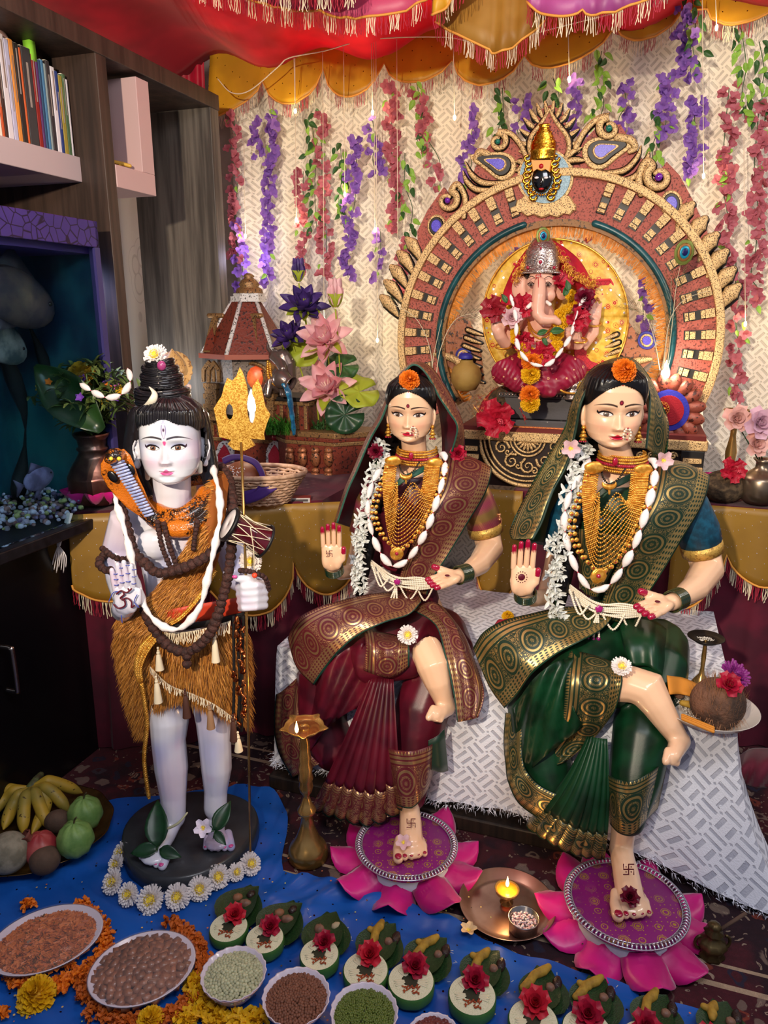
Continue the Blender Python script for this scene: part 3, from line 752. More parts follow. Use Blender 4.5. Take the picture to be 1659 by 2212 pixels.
def fl_hibiscus(r=.04,seed=4):
 random.seed(seed);m=MB();c=MB()
 for i in range(5):petal(m,2*pi*i/5,r*rnd(.95,1.1),r*.95,30+rnd(-12,12),.22,-.9,.002,0,4,6,tip=.75,wav=.14)
 c.tube([V((0,0,0)),V((r*.1,0,r*.5)),V((r*.25,0,r*.95))],r*.035,6)
 for i in range(16):a=i*2.4;c.ell((r*.18+cos(a)*r*.1+.002*i/8,sin(a)*r*.1,r*(.6+.02*i)),r*.035,None,5,4)
 return m,c
def fl_open(r=.018,n=5,seed=5,wd=.62,tilt=20): # plumeria / briar style
 random.seed(seed);m=MB();c=MB()
 for i in range(n):petal(m,2*pi*i/n,r,r*wd,tilt,.2,-.5,0,0,2,4,tip=.45)
 for i in range(10):petal(c,i*2.4,r*.3,r*.07,40,.1,0,0,r*.08,1,1,tip=.9)
 c.ell((0,0,r*.08),r*.12,None,8,5);return m,c
def fl_blossom(r=.014,seed=6):
 random.seed(seed);m=MB()
 for i in range(4):petal(m,2*pi*i/4+rnd(-.3,.3),r*rnd(.8,1.1),r*rnd(.8,1.1),rnd(5,50),rnd(.1,.4),rnd(-1,0),0,0,1,2,tip=.5)
 return m
def fl_leaf(L=.03,wd=.5,bend=-.5,cup=.25):m=MB();petal(m,0,L,L*wd,10,cup,bend,0,0,2,5,tip=.06,shape=lambda k:sin(pi*min(1,k**.75))+.03);return m
def fl_lotus(r=.05,seed=8,open_=1.):
 random.seed(seed);m=MB();c=MB()
 for k in range(3):
  n=(7,6,5)[k]
  for i in range(n):petal(m,2*pi*(i+.5*k)/n,r*(1.1,1.,.85)[k]*rnd(.92,1.05),r*.5,((10,38,62)[k]+rnd(-6,6))if open_ else(78,84,88)[k],.5,.9 if open_ else .5,r*.06,0,2,5,tip=.12)
 for i in range(16):petal(c,i*2.4,r*.4,r*.05,60+rnd(-20,20),.1,0,r*.04,.002,1,1,tip=.6)
 return m,c
def facing(n,spin=0):return n.to_track_quat('Z','Y').to_matrix()@rotm('Z',spin)
MARO=mat('marigold_orange','f0861a',.6,col2='d8690c',vs_=150,transl=.2);MARY=mat('marigold_yellow','f0c018',.6,col2='dca80c',vs_=150,transl=.2)
MUMW=mat('mum_white','f0e8e6',.6,transl=.2);MUMY=mat('mum_yellow','ecd040',.6);HIBR=mat('hibiscus_red','c41c38',.5,col2='a01028',vs_=60,transl=.2)
ROSER=mat('rose_red','b81838',.5,col2='981030',vs_=80,transl=.15);PINKP=mat('pale_pink_petal','ecc6cc',.5,transl=.3);GRNL=mat('leaf_green','3c6a34',.45,col2='2c5028',vs_=50,transl=.2)
LIME=mat('leaf_lime','a4d458',.5,col2='78a83c',vs_=40,transl=.3);DKG=mat('leaf_dark','1c4024',.35,col2='16321c',vs_=40)
FM={}
def fmesh(key,fn):
 if key not in FM:FM[key]=fn()
 return FM[key]
def flower(kind,loc,n,r,label,cname='flower',group=None,spin=None,petals=None,name=None,center=None,seed=0):
 """a flower as a thing: petals part + centre part, facing n"""
 key=kind+str(seed)
 if key not in FM:
  g={'marigold':lambda:(fl_marigold(.024,6,9,11+seed),None),'mum':lambda:fl_mum(.024,12+seed),'rose':lambda:(fl_rose(.022,13+seed),None),'hibiscus':lambda:fl_hibiscus(.04,14+seed),
             'open':lambda:fl_open(.02,5,15+seed),'plum':lambda:fl_open(.02,5,16+seed,.8,30),'lotus':lambda:fl_lotus(.05,17+seed)}[kind]()
  FM[key]=tuple((x.mesh(kind+'_petals')if x else None)for x in g)
 base={'marigold':.024,'mum':.024,'rose':.022,'hibiscus':.04,'open':.02,'plum':.02,'lotus':.05}[kind]
 a,b=FM[key];q=facing(V(n).normalized(),rnd(0,360)if spin is None else spin)
 mats={'marigold':(MARO,None),'mum':(MUMW,MUMY),'rose':(ROSER,None),'hibiscus':(HIBR,mat('hibiscus_core','d85060',.5)),'open':(PINKP,MUMY),'plum':(mat('plumeria','e8dcec',.5),MUMY),'lotus':(mat('lotus_pink','e8a0ac',.5,col2='f0c4c8',vs_=25,transl=.25),mat('lotus_core','f4d8c8',.5))}[kind]
 pm=petals or mats[0];cm=center or mats[1]
 t=thing(name or{'marigold':'marigold','mum':'chrysanthemum','rose':'rose','hibiscus':'hibiscus','open':'pink_flower','plum':'plumeria','lotus':'lotus'}[kind],label,cname,loc,group)
 for me,mm,nm in((a,pm,'petals'),(b,cm,'flower_center')):
  if me is None:continue
  k2=me.name+mm.name
  if k2 not in FM:c_=me.copy();c_.materials.clear();c_.materials.append(mm);FM[k2]=c_
  o=bpy.data.objects.new(nm,FM[k2]);C.objects.link(o);o.parent=t;o.rotation_euler=q.to_euler();o.scale=(r/base,)*3
 return t
# ---------------------------------------------------------------- arch
BA=2.28
AC=RB(1190,737,BA);AS=(RB(1190,470,BA)-AC).length/267
def Ar(r,deg,off=0.):a=radians(deg);return AC+e1*(r*AS*cos(a))+ez*(r*AS*sin(a))-e2*off
def Ap(x,y,off=0.):return RB(x,y,BA-off)if off==0 else RB(x,y,BA)-e2*off
arch=thing('ornamental_arch','tall round ornamental foam arch in gold, brick red and teal with peacock eye motifs','arch',R(ab(AC)[0],BA+.01,.86))
def sector(m,r0,r1,d0,d1,o0,o1,n=90,mi=0,wob=0,down=0):
 rows=[[],[],[],[]]
 for i in range(n+1):
  d=d0+(d1-d0)*i/n;k=1+wob*sin(i*1.7)
  rows[0].append(Ar(r0,d,o0));rows[1].append(Ar(r0,d,o1));rows[2].append(Ar(r1*k,d,o1));rows[3].append(Ar(r1*k,d,o0))
 m.grid(rows,cv=True,mi=mi);k0=len(m.v)-4*(n+1)
 m.f+=[(k0,k0+n+1,k0+2*(n+1),k0+3*(n+1)),tuple(k0+n+j*(n+1)for j in(3,2,1,0))];m.mi+=[mi,mi];return m
sector(MB(),262,352,-34,214,-.02,.012).build('red_band',M_REDF,arch,smooth=False)
sector(MB(),347,364,-34,214,-.015,.03).build('gold_rim',M_GOLDF,arch,smooth=False,bevel=.003)
sector(MB(),248,262,-36,216,-.02,.018).build('inner_lip',m_foam('brown_gold','8a5c2c','3a2010',120,.5),arch,smooth=False)
for d0,d1 in((-32,72),(106,212)):m=MB();m.tube([Ar(262,d0+(d1-d0)*i/60,.018)for i in range(61)],7.5*AS,10,rnd_=True);m.build('teal_tube',M_TEAL,arch)
m=MB();pts=[Ar(250,-36+252*i/240,-.004)for i in range(241)]
for i,p in enumerate(pts):
 d=(AC-p).normalized()
 for k in range(4):
  q=p+(pts[min(i+1,240)]-p)*(k/4);dd=(d+V((rnd(-.3,.3),rnd(-.3,.3),rnd(-.3,.3)-.15))).normalized();L=rnd(18,27)*AS;s_=dd.cross(e2).normalized()*.0011
  m.add([q-s_,q+s_,q+dd*L+s_,q+dd*L-s_],[(0,1,2,3)])
m.build('tassel_trim',mat('orange_gold_tassel','f0a448',.5,col2='d08428',vs_=60,transl=.35),arch,stuff=True)
# radial blocks
bm_=MB()
def radial_box(m,r0,r1,wd,o0,o1,mi):
 vs_=[]
 for o in(o0,o1):
  for(r,s_)in((r0,-1),(r0,1),(r1,1),(r1,-1)):vs_.append(V((s_*wd/2*AS,(r)*AS,o)))
 m.add(vs_,[(3,2,1,0),(4,5,6,7),(0,1,5,4),(1,2,6,5),(2,3,7,6),(3,0,4,7)],None,mi)
radial_box(bm_,283,342,20,.0,.014,1)
for(r0,r1,w_)in((286,293,17),(295,306,15),(318,326,16),(327,345,18)):radial_box(bm_,r0,r1,w_,.010,.024+.004*(r0>310),0)
bme=bm_.mesh('block',smooth=False);bme.materials.append(M_GOLDF);bme.materials.append(M_BLKF)
for sg in(1,-1):
 for i in range(15):
  d=90+sg*(18.5+7.6*i)
  if d<-30 or d>211:continue
  a=radians(d);X=e1*sin(a)-ez*cos(a);Y=e1*cos(a)+ez*sin(a)
  o=bpy.data.objects.new('block',bme);C.objects.link(o);o.parent=arch
  mx=Matrix((X,Y,-e2)).transposed().to_4x4();mx.translation=AC-arch.location;o.matrix_local=mx
  if i==0:q=o.modifiers.new('b','BEVEL');q.width=.002;q.segments=2
# upper red backing with bumps
m=MB()
bk_pts=[(1130,440),(1060,420),(985,480),(930,560),(905,560),(903,500),(925,455),(960,405),(985,440),(1010,410),(1035,345),(1070,300),(1110,300),(1140,330),(1165,240),(1190,228),(1215,240),(1240,330),(1290,275),(1340,270),(1365,310),(1385,340),(1410,390),(1440,350),(1468,380),(1500,440),(1535,520),(1528,620),(1500,620),(1440,500),(1370,440),(1290,400),(1240,400),(1190,440)]
m.prism(bk_pts,.02,lambda u,v,w_:Ap(u,v,w_-.012));m.build('red_backboard',M_REDF,arch,smooth=False)
def ribbon(m,pts,rad,off=.012,n=8,flat=.55,mi=0,nn=6):
 P_=cat([Ap(x,y,off)for x,y in pts],nn);k=len(P_)
 rr=[np.interp(i/(k-1),np.linspace(0,1,len(rad)),rad)*AS for i in range(k)]
 m.tube(P_,rr,n,flat=flat,up=e2,rnd_=True,mi=mi);return m
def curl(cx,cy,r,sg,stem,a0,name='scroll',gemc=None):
 """spiral scroll: gold over a wider black foam strip"""
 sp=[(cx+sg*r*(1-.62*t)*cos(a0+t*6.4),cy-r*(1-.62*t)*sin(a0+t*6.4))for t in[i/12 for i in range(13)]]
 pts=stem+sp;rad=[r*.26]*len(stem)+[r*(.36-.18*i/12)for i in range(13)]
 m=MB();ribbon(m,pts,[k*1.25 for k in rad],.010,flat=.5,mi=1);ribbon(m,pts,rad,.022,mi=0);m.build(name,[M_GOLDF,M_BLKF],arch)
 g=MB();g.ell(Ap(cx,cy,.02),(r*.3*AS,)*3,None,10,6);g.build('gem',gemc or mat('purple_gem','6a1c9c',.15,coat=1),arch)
GREENG=mat('green_gem','0c6a5a',.1,coat=1)
curl(1316,281,24,1,[(1245,322),(1262,290),(1290,262)],1.6,gemc=GREENG)
curl(1078,309,20,-1,[(1140,345),(1128,318),(1105,292)],1.6,gemc=GREENG)
curl(1423,385,28,1,[(1385,420),(1380,385),(1395,352)],2.2);curl(970,435,23,-1,[(1005,470),(1008,430),(992,400)],2.0)
def paisley(cx,cy,s,ang,sg=1):
 prof=[(cos(a)*(1 if cos(a)<0 else 1.0)+(.55*max(0,cos(a))**3),sin(a)*(.72-.25*cos(a))-.35*max(0,cos(a))**2)for a in[2*pi*i/28 for i in range(28)]]
 ca,sa=cos(ang),sin(ang)
 for k,th,mm,nm in((1.0,.016,M_GOLDF,'paisley_rim'),(.74,.022,M_BLKF,'paisley_ground'),(.5,.026,M_GOLDF,'paisley_ring'),(.42,.028,M_GEM,'paisley_gem')):
  pl=[(cx+s*k*sg*(x*ca-y*sa),cy-s*k*(x*sa+y*ca))for x,y in prof]
  m=MB();m.prism(pl,th,lambda u,v,w_:Ap(u,v,w_),inset=2);q_=m.build(nm,mm,arch if k==1 else pr_,smooth=False);pr_=q_ if k==1 else pr_
paisley(1303,328,46,.5,1);paisley(1078,356,40,.5,-1)
ribbon(MB(),[(1335,300),(1362,305),(1372,322),(1360,330)],[9,8,7,5],.016).build('scroll',M_GOLDF,arch)
ribbon(MB(),[(1055,335),(1037,330),(1030,348),(1042,356)],[8,7,6,4],.016).build('scroll',M_GOLDF,arch)
for cx,cy,s,x0 in((1450,442,30,1),(946,490,26,-1)):
 for k,th,mm,nm in((1.0,.016,M_GOLDF,'eye_rim'),(.78,.021,M_BLKF,'eye_ground'),(.55,.025,M_GEM,'eye_gem')):
  m=MB();m.prism([(cx+s*k*cos(a)*.8,cy+s*k*sin(a))for a in[2*pi*i/22 for i in range(22)]],th,lambda u,v,w_:Ap(u,v,w_),inset=2);m.build(nm,mm,arch,smooth=False)
# long leaves beside the paisleys
for pts in([(1290,375),(1345,372),(1375,345),(1385,318)],[(1320,395),(1370,385),(1395,350),(1402,330)],[(1100,395),(1050,398),(1022,380),(1008,352)],[(1080,410),(1035,412),(1012,395),(1003,372)],
   [(1225,345),(1240,330),(1258,322)],[(1222,352),(1245,348),(1265,350)],[(1140,362),(1128,352),(1116,352)],[(1138,372),(1126,368),(1115,372)]):
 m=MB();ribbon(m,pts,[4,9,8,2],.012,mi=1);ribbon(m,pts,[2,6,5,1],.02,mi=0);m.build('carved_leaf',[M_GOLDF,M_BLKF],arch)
# outer lobes
for sg,rr,degs in((1,392,(43,37,31,25,19,13.5)),(-1,352,(146,151.5,157,162.5,168))):
 for d in degs:
  a=radians(d);m=MB();cx,cy=1190+rr*cos(a),737-rr*sin(a);ux,uy=cos(a),-sin(a)
  k=1.0 if sg>0 else .85;tw=.55*sg;vx,vy=ux*cos(tw)-uy*sin(tw),ux*sin(tw)+uy*cos(tw);vx,vy=ux*.6+0,uy*.6-.6
  m1=[(cx-vx*34*k,cy-vy*34*k),(cx-vx*12*k,cy-vy*8*k),(cx+ux*8*k,cy-12*k),(cx+ux*22*k,cy-24*k)]
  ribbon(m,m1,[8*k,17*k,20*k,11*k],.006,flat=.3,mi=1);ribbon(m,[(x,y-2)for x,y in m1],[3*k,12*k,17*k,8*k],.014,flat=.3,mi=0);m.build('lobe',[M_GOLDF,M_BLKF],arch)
# crown flame
m=MB();fl_=[(1188,246),(1203,272),(1222,300),(1226,325),(1214,348),(1190,356),(1166,348),(1153,325),(1157,300),(1174,272)]
m.prism(fl_,.018,lambda u,v,w_:Ap(u,v,w_));m.build('flame_center',M_REDF,arch,smooth=False)
for o,rr,mm in((.02,5,M_GOLDF),(.012,10,M_BLKF)):
 for sg in(1,-1):
  m=MB();ribbon(m,[(1188,240),(1188+sg*16,268),(1188+sg*38,298),(1188+sg*42,326),(1188+sg*30,350),(1188+sg*6,360)],[rr*.5,rr*.8,rr,rr,rr,rr*.6],o);m.build('flame_outline',mm,arch)
for i in range(9):
 for sg in(1,-1):
  a=radians(86-i*16.5);x0,y0=1188+sg*36*cos(a),318-62*sin(a)*(1 if a>0 else .8);x1,y1=1188+sg*66*cos(a*.95),318-92*sin(a*1.02)*(1 if a>0 else .7)
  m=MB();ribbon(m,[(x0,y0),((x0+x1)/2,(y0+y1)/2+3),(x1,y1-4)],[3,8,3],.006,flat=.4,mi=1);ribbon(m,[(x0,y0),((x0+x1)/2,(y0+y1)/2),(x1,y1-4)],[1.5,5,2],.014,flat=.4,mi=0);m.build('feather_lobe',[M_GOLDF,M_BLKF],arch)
# medallion and base scrolls
m=MB();m.prism([(1180+66*cos(a),452+26*sin(a)*(1.5 if sin(a)<0 else .7)+3*sin(a*12))for a in[2*pi*i/48 for i in range(48)]],.024,lambda u,v,w_:Ap(u,v,w_),inset=3);m.build('scalloped_base',M_GOLDF,arch,smooth=False)
m=MB();m.prism([(1180+60*cos(a),385+62*sin(a))for a in[2*pi*i/40 for i in range(40)]],.022,lambda u,v,w_:Ap(u,v,w_));m.build('medallion_rim',M_GOLDF,arch,smooth=False)
m=MB();m.prism([(1180+54*cos(a),385+57*sin(a))for a in[2*pi*i/40 for i in range(40)]],.028,lambda u,v,w_:Ap(u,v,w_));m.build('medallion',M_BLUEG,arch,smooth=False)
# scrolls low inside the arch, with blue bosses
for cx,cy,r in((1397,735,20),(1290,0,0),(1003,768,18)):
 if not r:continue
 for k,th,mm in((1,.012,mat('blue_foam','2c2c8c',.5,bump=.5)),(.72,.016,M_GOLDF),(.5,.02,M_GEM)):
  m=MB();m.prism([(cx+r*k*cos(a),cy+r*k*sin(a))for a in[2*pi*i/20 for i in range(20)]],th,lambda u,v,w_:Ap(u,v,w_),inset=1);m.build('boss',mm,arch,smooth=False)
FANB=[(1300,800,1),(1045,790,-1)]
for cx,cy,sg in FANB:
 m=MB();pl=[(cx+sg*x,cy+y)for x,y in((0,30),(8,-40),(30,-95),(55,-110),(75,-80),(105,-70),(120,-30),(95,-10),(70,5),(45,35))];m.prism(pl,.014,lambda u,v,w_:Ap(u,v,w_-.01));m.build('red_scroll_panel',m_foam('brown_foam','9c5c3a','3c2018',80),arch,smooth=False)
 ribbon(MB(),[(cx+sg*20,cy+40),(cx+sg*50,cy-5),(cx+sg*75,cy-20),(cx+sg*105,cy-25)],[6,9,9,5],.012).build('scroll',M_GOLDF,arch)
 for k in range(7):
  a=radians(-78+24*k)if sg>0 else radians(258-24*k);x0,y0=cx+cos(a)*12,cy-20+sin(a)*-0+24-k*14*1.0
  y0=cy+36-k*17;x0=cx+sg*(2+9*sin(k*.5));m=MB();ribbon(m,[(x0-sg*6,y0),(x0+sg*14,y0-6),(x0+sg*30,y0-12)],[4,7,7],.012,mi=1);ribbon(m,[(x0-sg*4,y0),(x0+sg*14,y0-6),(x0+sg*29,y0-12)],[1.5,4,4],.02,mi=0);m.build('fan_lobe',[M_GOLDF,M_BLKF],arch)
# ---------------------------------------------------------------- gold mask on the medallion
mk=thing('crowned_mask','small black faced mask with tall gold crown on the pale blue medallion','mask',Ap(1172,400,.03))
def Mk(x,y,o=.03):return Ap(x,y,o)
MASKG=mat('bright_gold','f0b03c',.22,1,col2='b07018',vs_=250,bump=.6,bs=200,bd=.001)
m=MB();m.ell(Mk(1174,394,.036),(22*AS,.012,34*AS),MROOM,18,12,fn=lambda p:1-.25*max(0,-p.z));m.build('face',mat('gloss_black','0a0808',.12,coat=1),mk)
m=MB();m.prism([(1152,352),(1196,352),(1192,378),(1184,372),(1174,376),(1164,372),(1156,378)],.014,lambda u,v,w_:Mk(u,v,.036+w_),inset=1.5);m.build('forehead',mat('yellow_ochre','e0902c',.4),mk,smooth=False)
m=MB();m.ell(Mk(1174,366,.052),(5*AS,.004,5*AS),MROOM,8,6);m.ell(Mk(1174,414,.05),(6*AS,.004,2.4*AS),MROOM,8,6);m.build('red_marks',mat('vermilion','b01820',.3),mk)
m=MB()
for x in(1164,1184):m.ell(Mk(x,390,.048),(5*AS,.003,2.6*AS),MROOM,8,6)
m.build('eyes',mat('eye_white','e8e0e0',.2),mk)
m=MB();m.ell(Mk(1174,400,.05),(3*AS,.006,9*AS),MROOM,8,6);m.build('nose',mat('gloss_black','0a0808'),mk)
prof=[(24,0),(27,3),(25,8),(27,12),(26,26),(28,30),(26,34),(27,48),(25,52),(26,56),(20,66),(21,70),(16,80),(17,84),(11,92),(12,95),(10,98),(11,104),(13,108),(10,110),(1,112)]
m=MB();m.lathe([(r*AS,z*AS)for r,z in[(a,b*.64)for a,b in prof]],20,Mk(1176,352,.042),MROOM,sy=.45);m.build('crown',MASKG,mk)
m=MB()
for sg in(1,-1):
 for i in range(8):
  t=i/7;x=1174+sg*(30-3*sin(t*9)-16*max(0,t-.75)*2.5);y=348+82*t
  m.tube([Mk(x+7*cos(a),y+6*sin(a),.036)for a in[k*.8 for k in range(7)]],3.2*AS,6,rnd_=True)
for i in range(16):a=pi*i/15;m.ell(Mk(1174-27*cos(a),404+22*sin(a),.046),2.8*AS,None,6,5)
m.build('gold_ear_frame',MASKG,mk,stuff=True)
# ---------------------------------------------------------------- carved stool
BS=2.15;S0=ab(RB(995,930,BS))[0];S1=ab(RB(1528,930,BS))[0];SZ=RB(1200,928,BS).z
st=thing('carved_stool','low carved gold and black altar stool carrying the arch and elephant headed idol','stool',R((S0+S1)/2,2.28,.7))
rbox(MB(),S0,S1,BS,2.44,SZ-.012,SZ).build('top',mat('maroon_felt','6a2420',.8),st,smooth=False)
rbox(MB(),S0-.006,S1+.006,BS-.006,2.445,SZ-.04,SZ-.012).build('edge_moulding',M_GOLDF,st,smooth=False,bevel=.004)
rbox(MB(),S0+.02,S1-.02,BS+.012,2.43,.702,SZ-.04).build('panel',mat('stool_dark','231412',.4),st,smooth=False)
for a in(S0+.03,S1-.03):
 m=MB();rbox(m,a-.03,a+.03,BS-.002,BS+.03,.702,SZ-.04,1)
 for k in range(5):z0=.71+k*(SZ-.76)/5;rbox(m,a-.024-.004*(k%2),a+.024+.004*(k%2),BS-.012,BS+.01,z0,z0+.014)
 m.build('corner_block',[M_GOLDF,M_BLKF],st,smooth=False,bevel=.002)
def St(x,y,o=.0):return RB(x,y,BS)-e2*o
def stoolring(cx,cy,rr,a0,a1,r=.004,nm='carved_ring'):
 m=MB();m.tube([St(cx+rr*cos(radians(a0+(a1-a0)*i/30)),cy-rr*sin(radians(a0+(a1-a0)*i/30)),-.004)for i in range(31)],r,8,rnd_=True);m.build(nm,M_GOLDF,st)
for rr,r in((104,.006),(94,.003),(84,.003)):stoolring(1140,946,rr,180,360,r)
for rr in(38,30):stoolring(1140,948,rr,180,360,.003)
for k in range(9):
 a=radians(188+20.5*k);m=MB();m.tube(cat([St(1140+q*cos(a),948-q*sin(a),-.003)for q in(6,16,26)],4),[.001,.002,.003,.0035,.004,.0042,.004,.0035,.002],6,rnd_=True);m.build('fan_petal',M_GOLDF,st)
for k in range(5):
 a=radians(198+36*k);cx,cy=1140+60*cos(a),948-60*sin(a)
 m=MB();m.tube([St(cx+(17-t*1.1)*cos(t*.7+k),cy-(17-t*1.1)*sin(t*.7+k),-.002)for t in range(15)],[.0042-t*.0002 for t in range(15)],6,rnd_=True)
 m.tube([St(cx+14+(9-t*1.)*cos(-t*.8+k),cy+10-(9-t)*sin(-t*.8+k),-.002)for t in range(9)],.0026,6,rnd_=True);m.build('carved_scroll',M_GOLDF,st)
for k in range(10):
 m=MB();x=1262+k*24;m.tube([St(x+(9-t*.6)*cos(t*.7),985-(9-t*.6)*sin(t*.7),-.002)for t in range(13)],.0028,6,rnd_=True);m.build('carved_scroll',M_GOLDF,st)
# ---------------------------------------------------------------- lotus disc ornament right
ox,oy,BO=1445,885,2.2
lo=thing('lotus_disc_ornament','brown foam lotus ornament with blue ringed red disc beside the right statue head','ornament',RB(ox,955,BO))
def Ol(x,y,o=0.):return RB(x,y,BO)-e2*o
for i in range(15):
 a=2*pi*i/15+.1;c=Ol(ox+58*cos(a),oy-58*sin(a));rt=Matrix((e1*cos(a)+ez*sin(a),-e1*sin(a)+ez*cos(a),-e2)).transposed()
 MB().ell(c,(22*AS,14*AS,.014),rt,12,8).build('petal',m_foam('brown_petal_foam','8a4434','3c1a14',90),lo)
for r,th,mm,nm in((44,.012,mat('royal_blue_felt','2a2c9c',.8,bump=.4,bs=200),'blue_disc'),(32,.016,mat('crimson_felt','980c20',.8,bump=.4,bs=200),'red_disc')):
 m=MB();m.prism([(ox+r*cos(a),oy-r*sin(a))for a in[2*pi*i/36 for i in range(36)]],th,lambda u,v,w_:Ol(u,v,w_));m.build(nm,mm,lo,smooth=False)
m=MB()
for i in range(14):a=2*pi*i/14;m.tube([Ol(ox-14+12*cos(a)+3*cos(b),oy-4-12*sin(a)+3*sin(b),.018)for b in[k*1.05 for k in range(7)]],.0009,5)
m.ell(Ol(ox-14,oy-4,.018),(8*AS,8*AS,.004),None,10,6);m.build('gold_rosette',M_GOLD,lo)
def candle_bulb(x,y,D,h,label,en=2.0):
 """electric flame shaped bulb on a small socket"""
 p=W(x,y,D);k=MP(x,y,D);t=thing('flame_bulb',label,'lamp',p-ez*h*k*1.1)
 m=MB();m.lathe([(0.0001,h*k),(.1*h*k,h*k*.75),(.24*h*k,h*k*.35),(.28*h*k,h*k*.1),(.2*h*k,-.15*h*k),(.14*h*k,-.25*h*k)],14,p);m.build('bulb',mat('bulb_glow','fff4e0',.3,emis='fff0dc',es=9),t)
 m=MB();m.lathe([(.15*h*k,-.25*h*k),(.17*h*k,-.5*h*k),(.14*h*k,-.8*h*k),(.17*h*k,-1.1*h*k)],12,p,cap1=True);m.build('socket',mat('socket_white','d8d4d0',.4),t)
 o=lamp('bulb_light','POINT',p+V((0,-.03,h*k*.5)),en,(1,.85,.65),shadow_soft_size=.015)
candle_bulb(1437,812,2.06,34,'bright flame shaped bulb glowing above the brown lotus ornament',1.2)
candle_bulb(544,880,2.03,40,'bright flame shaped bulb glowing behind the glitter trident',1.0)
m=MB();m.tube(cat([W(1506,860,2.2),W(1510,880,2.2),W(1514,905,2.2),W(1520,940,2.18),W(1535,960,2.15)],5),.0025,6);m.tube([W(1512,885,2.19),W(1514,912,2.19)],.008,8,rnd_=True)
solo(m,'bulb_cord',mat('cord_white','f0e8dc',.4,emis='ffe8c0',es=.6),'small lit white bulb holder and cord right of the brown lotus ornament','cord')
# ---------------------------------------------------------------- peacock feathers
def feather(pts,D,eye,L,label,spread=26,n=90,eyer=11):
 P_=cat([W(x,y,D)for x,y in pts],10);t=thing('peacock_feather',label,'feather',P_[0],'peacock feathers around the arch')
 m=MB();m.tube(P_,[.0016*(1-.7*i/len(P_))for i in range(len(P_))],5);m.build('quill',mat('quill','c8bc9c',.5),t)
 b=MB();k=MP(pts[0][0],pts[0][1],D)
 for i in range(n):
  s_=.25+.75*i/n;j=min(int(s_*(len(P_)-1)),len(P_)-2);p=P_[j];d=(P_[j+1]-P_[j]).normalized();sd=d.cross(V((0,1,0))).normalized()
  for sg in(1,-1):
   l=spread*k*(.4+.8*s_)*rnd(.7,1.15);q1=p+(sd*sg*.6+d*.8)*l*.5;q2=p+(sd*sg*.8+d*1.3)*l*.75+V((0,rnd(-.01,.01),rnd(-.004,.004)))
   w_=d*.0005;b.add([p-w_,p+w_,q1+w_,q1-w_,q2],[(0,1,2,3),(3,2,4)])
 b.build('barbs',mat('feather_green','4a5a34',.4,.3,col2='6c5a34',vs_=30),t,stuff=True)
 if eye:
  c=W(eye[0],eye[1],D-.012);d=(P_[-1]-P_[-8]).normalized();sd=d.cross(V((0,1,0))).normalized();rt=Matrix((sd,V((0,1,0)),d)).transposed()
  for r,mm,nm,dy in((1.9,mat('eye_olive','6c7430',.4,.4),'eye_outer',0),(1.35,mat('eye_bronze','8a5c2c',.4,.4),'eye_ring',.002),(.95,mat('eye_turq','1484a0',.3,.3),'eye_turquoise',.004),(.55,mat('eye_navy','141450',.3,.2),'eye_core',.006)):
   MB().ell(c-V((0,dy,0)),(eyer*r*k,.0015,eyer*r*k*1.25),rt,16,6).build(nm,mm,t)
 return t
feather([(1440,800),(1452,700),(1462,610),(1478,540)],2.02,(1478,545),1,'peacock feather with a blue eye leaning on the right of the arch',34,110,11)
feather([(1432,800),(1445,700),(1475,650),(1530,628)],2.02,None,1,'peacock feather curving right across the arch blocks',20)
feather([(1425,800),(1410,720),(1385,670),(1345,655)],2.04,None,1,'peacock feather arching left beside the tassel trim on the right',22)
feather([(1430,800),(1440,730),(1448,680),(1450,600)],2.03,None,1,'straight peacock feather rising beside the teal tube',24)
feather([(940,850),(950,760),(985,690),(1045,675)],2.12,None,1,'peacock feather arching right inside the arch on the left',22)
feather([(935,850),(930,760),(900,690),(845,655)],2.12,None,1,'peacock feather curving out left of the arch',22)
feather([(930,850),(935,780),(945,730),(955,690)],2.12,None,1,'short upright peacock feather at the left foot of the arch',18,60)
feather([(1172,530),(1174,515),(1175,505),(1175,500)],2.12,(1173,510),1,'peacock eye feather tip above the silver crown',8,30,8)
# ---------------------------------------------------------------- back shawl, chair, elephant headed idol
GD=2.13
def G(x,y,d=0.):return W(x,y,GD+d)
GK=MP(1170,700,GD)
def m_shawl():
 t=NT('sequined_shawl');u,v=t.uv();vec=t.comb(u,v);a=t.voro(34,vec,'F1',rand=.7);c=t.voro(22,vec,'F1',rand=.8)
 col=t.mix(t.noise(40,vec).sm(.4,.6),lin('e8c050'),lin('d8a83c'));rd=((c*40).sin()>0)*(c<.34);col=t.mix(rd,col,lin('b8142c'));col=t.mix(a<.2,col,lin('e8e4e0'))
 t.set('Base Color',col);t.set('Roughness',.4);t.set('Metallic',(a<.2)*.7);return t.m
sh=thing('round_shawl','round yellow sequined shawl spread behind the idol','shawl',RB(1195,800,2.26))
m=sheet(lambda u,v:RB(1200+156*v*cos(2*pi*u),685-168*v*sin(2*pi*u),2.262)-e2*(.008*sin(v*12)+.004*sin(u*44)),56,12,lambda u,v:(.35*v*cos(2*pi*u),.35*v*sin(2*pi*u)))
m.build('cloth',m_shawl(),sh,solid=.002)
m=MB();m.tube([RB(1200+157*cos(2*pi*i/60),685-169*sin(2*pi*i/60),2.26)for i in range(60)],.003,6,closed=True);m.build('gold_piping',M_GOLD,sh)
def m_bro(name,a,b,sc=60):
 t=NT(name);x,y,z=t.obj();q=((x*sc).fr()-.5).abs()+((z*sc).fr()-.5).abs();t.set('Base Color',t.mix((q>.38)*(q<.5),lin(a),lin(b)));t.set('Roughness',.6);return t.m
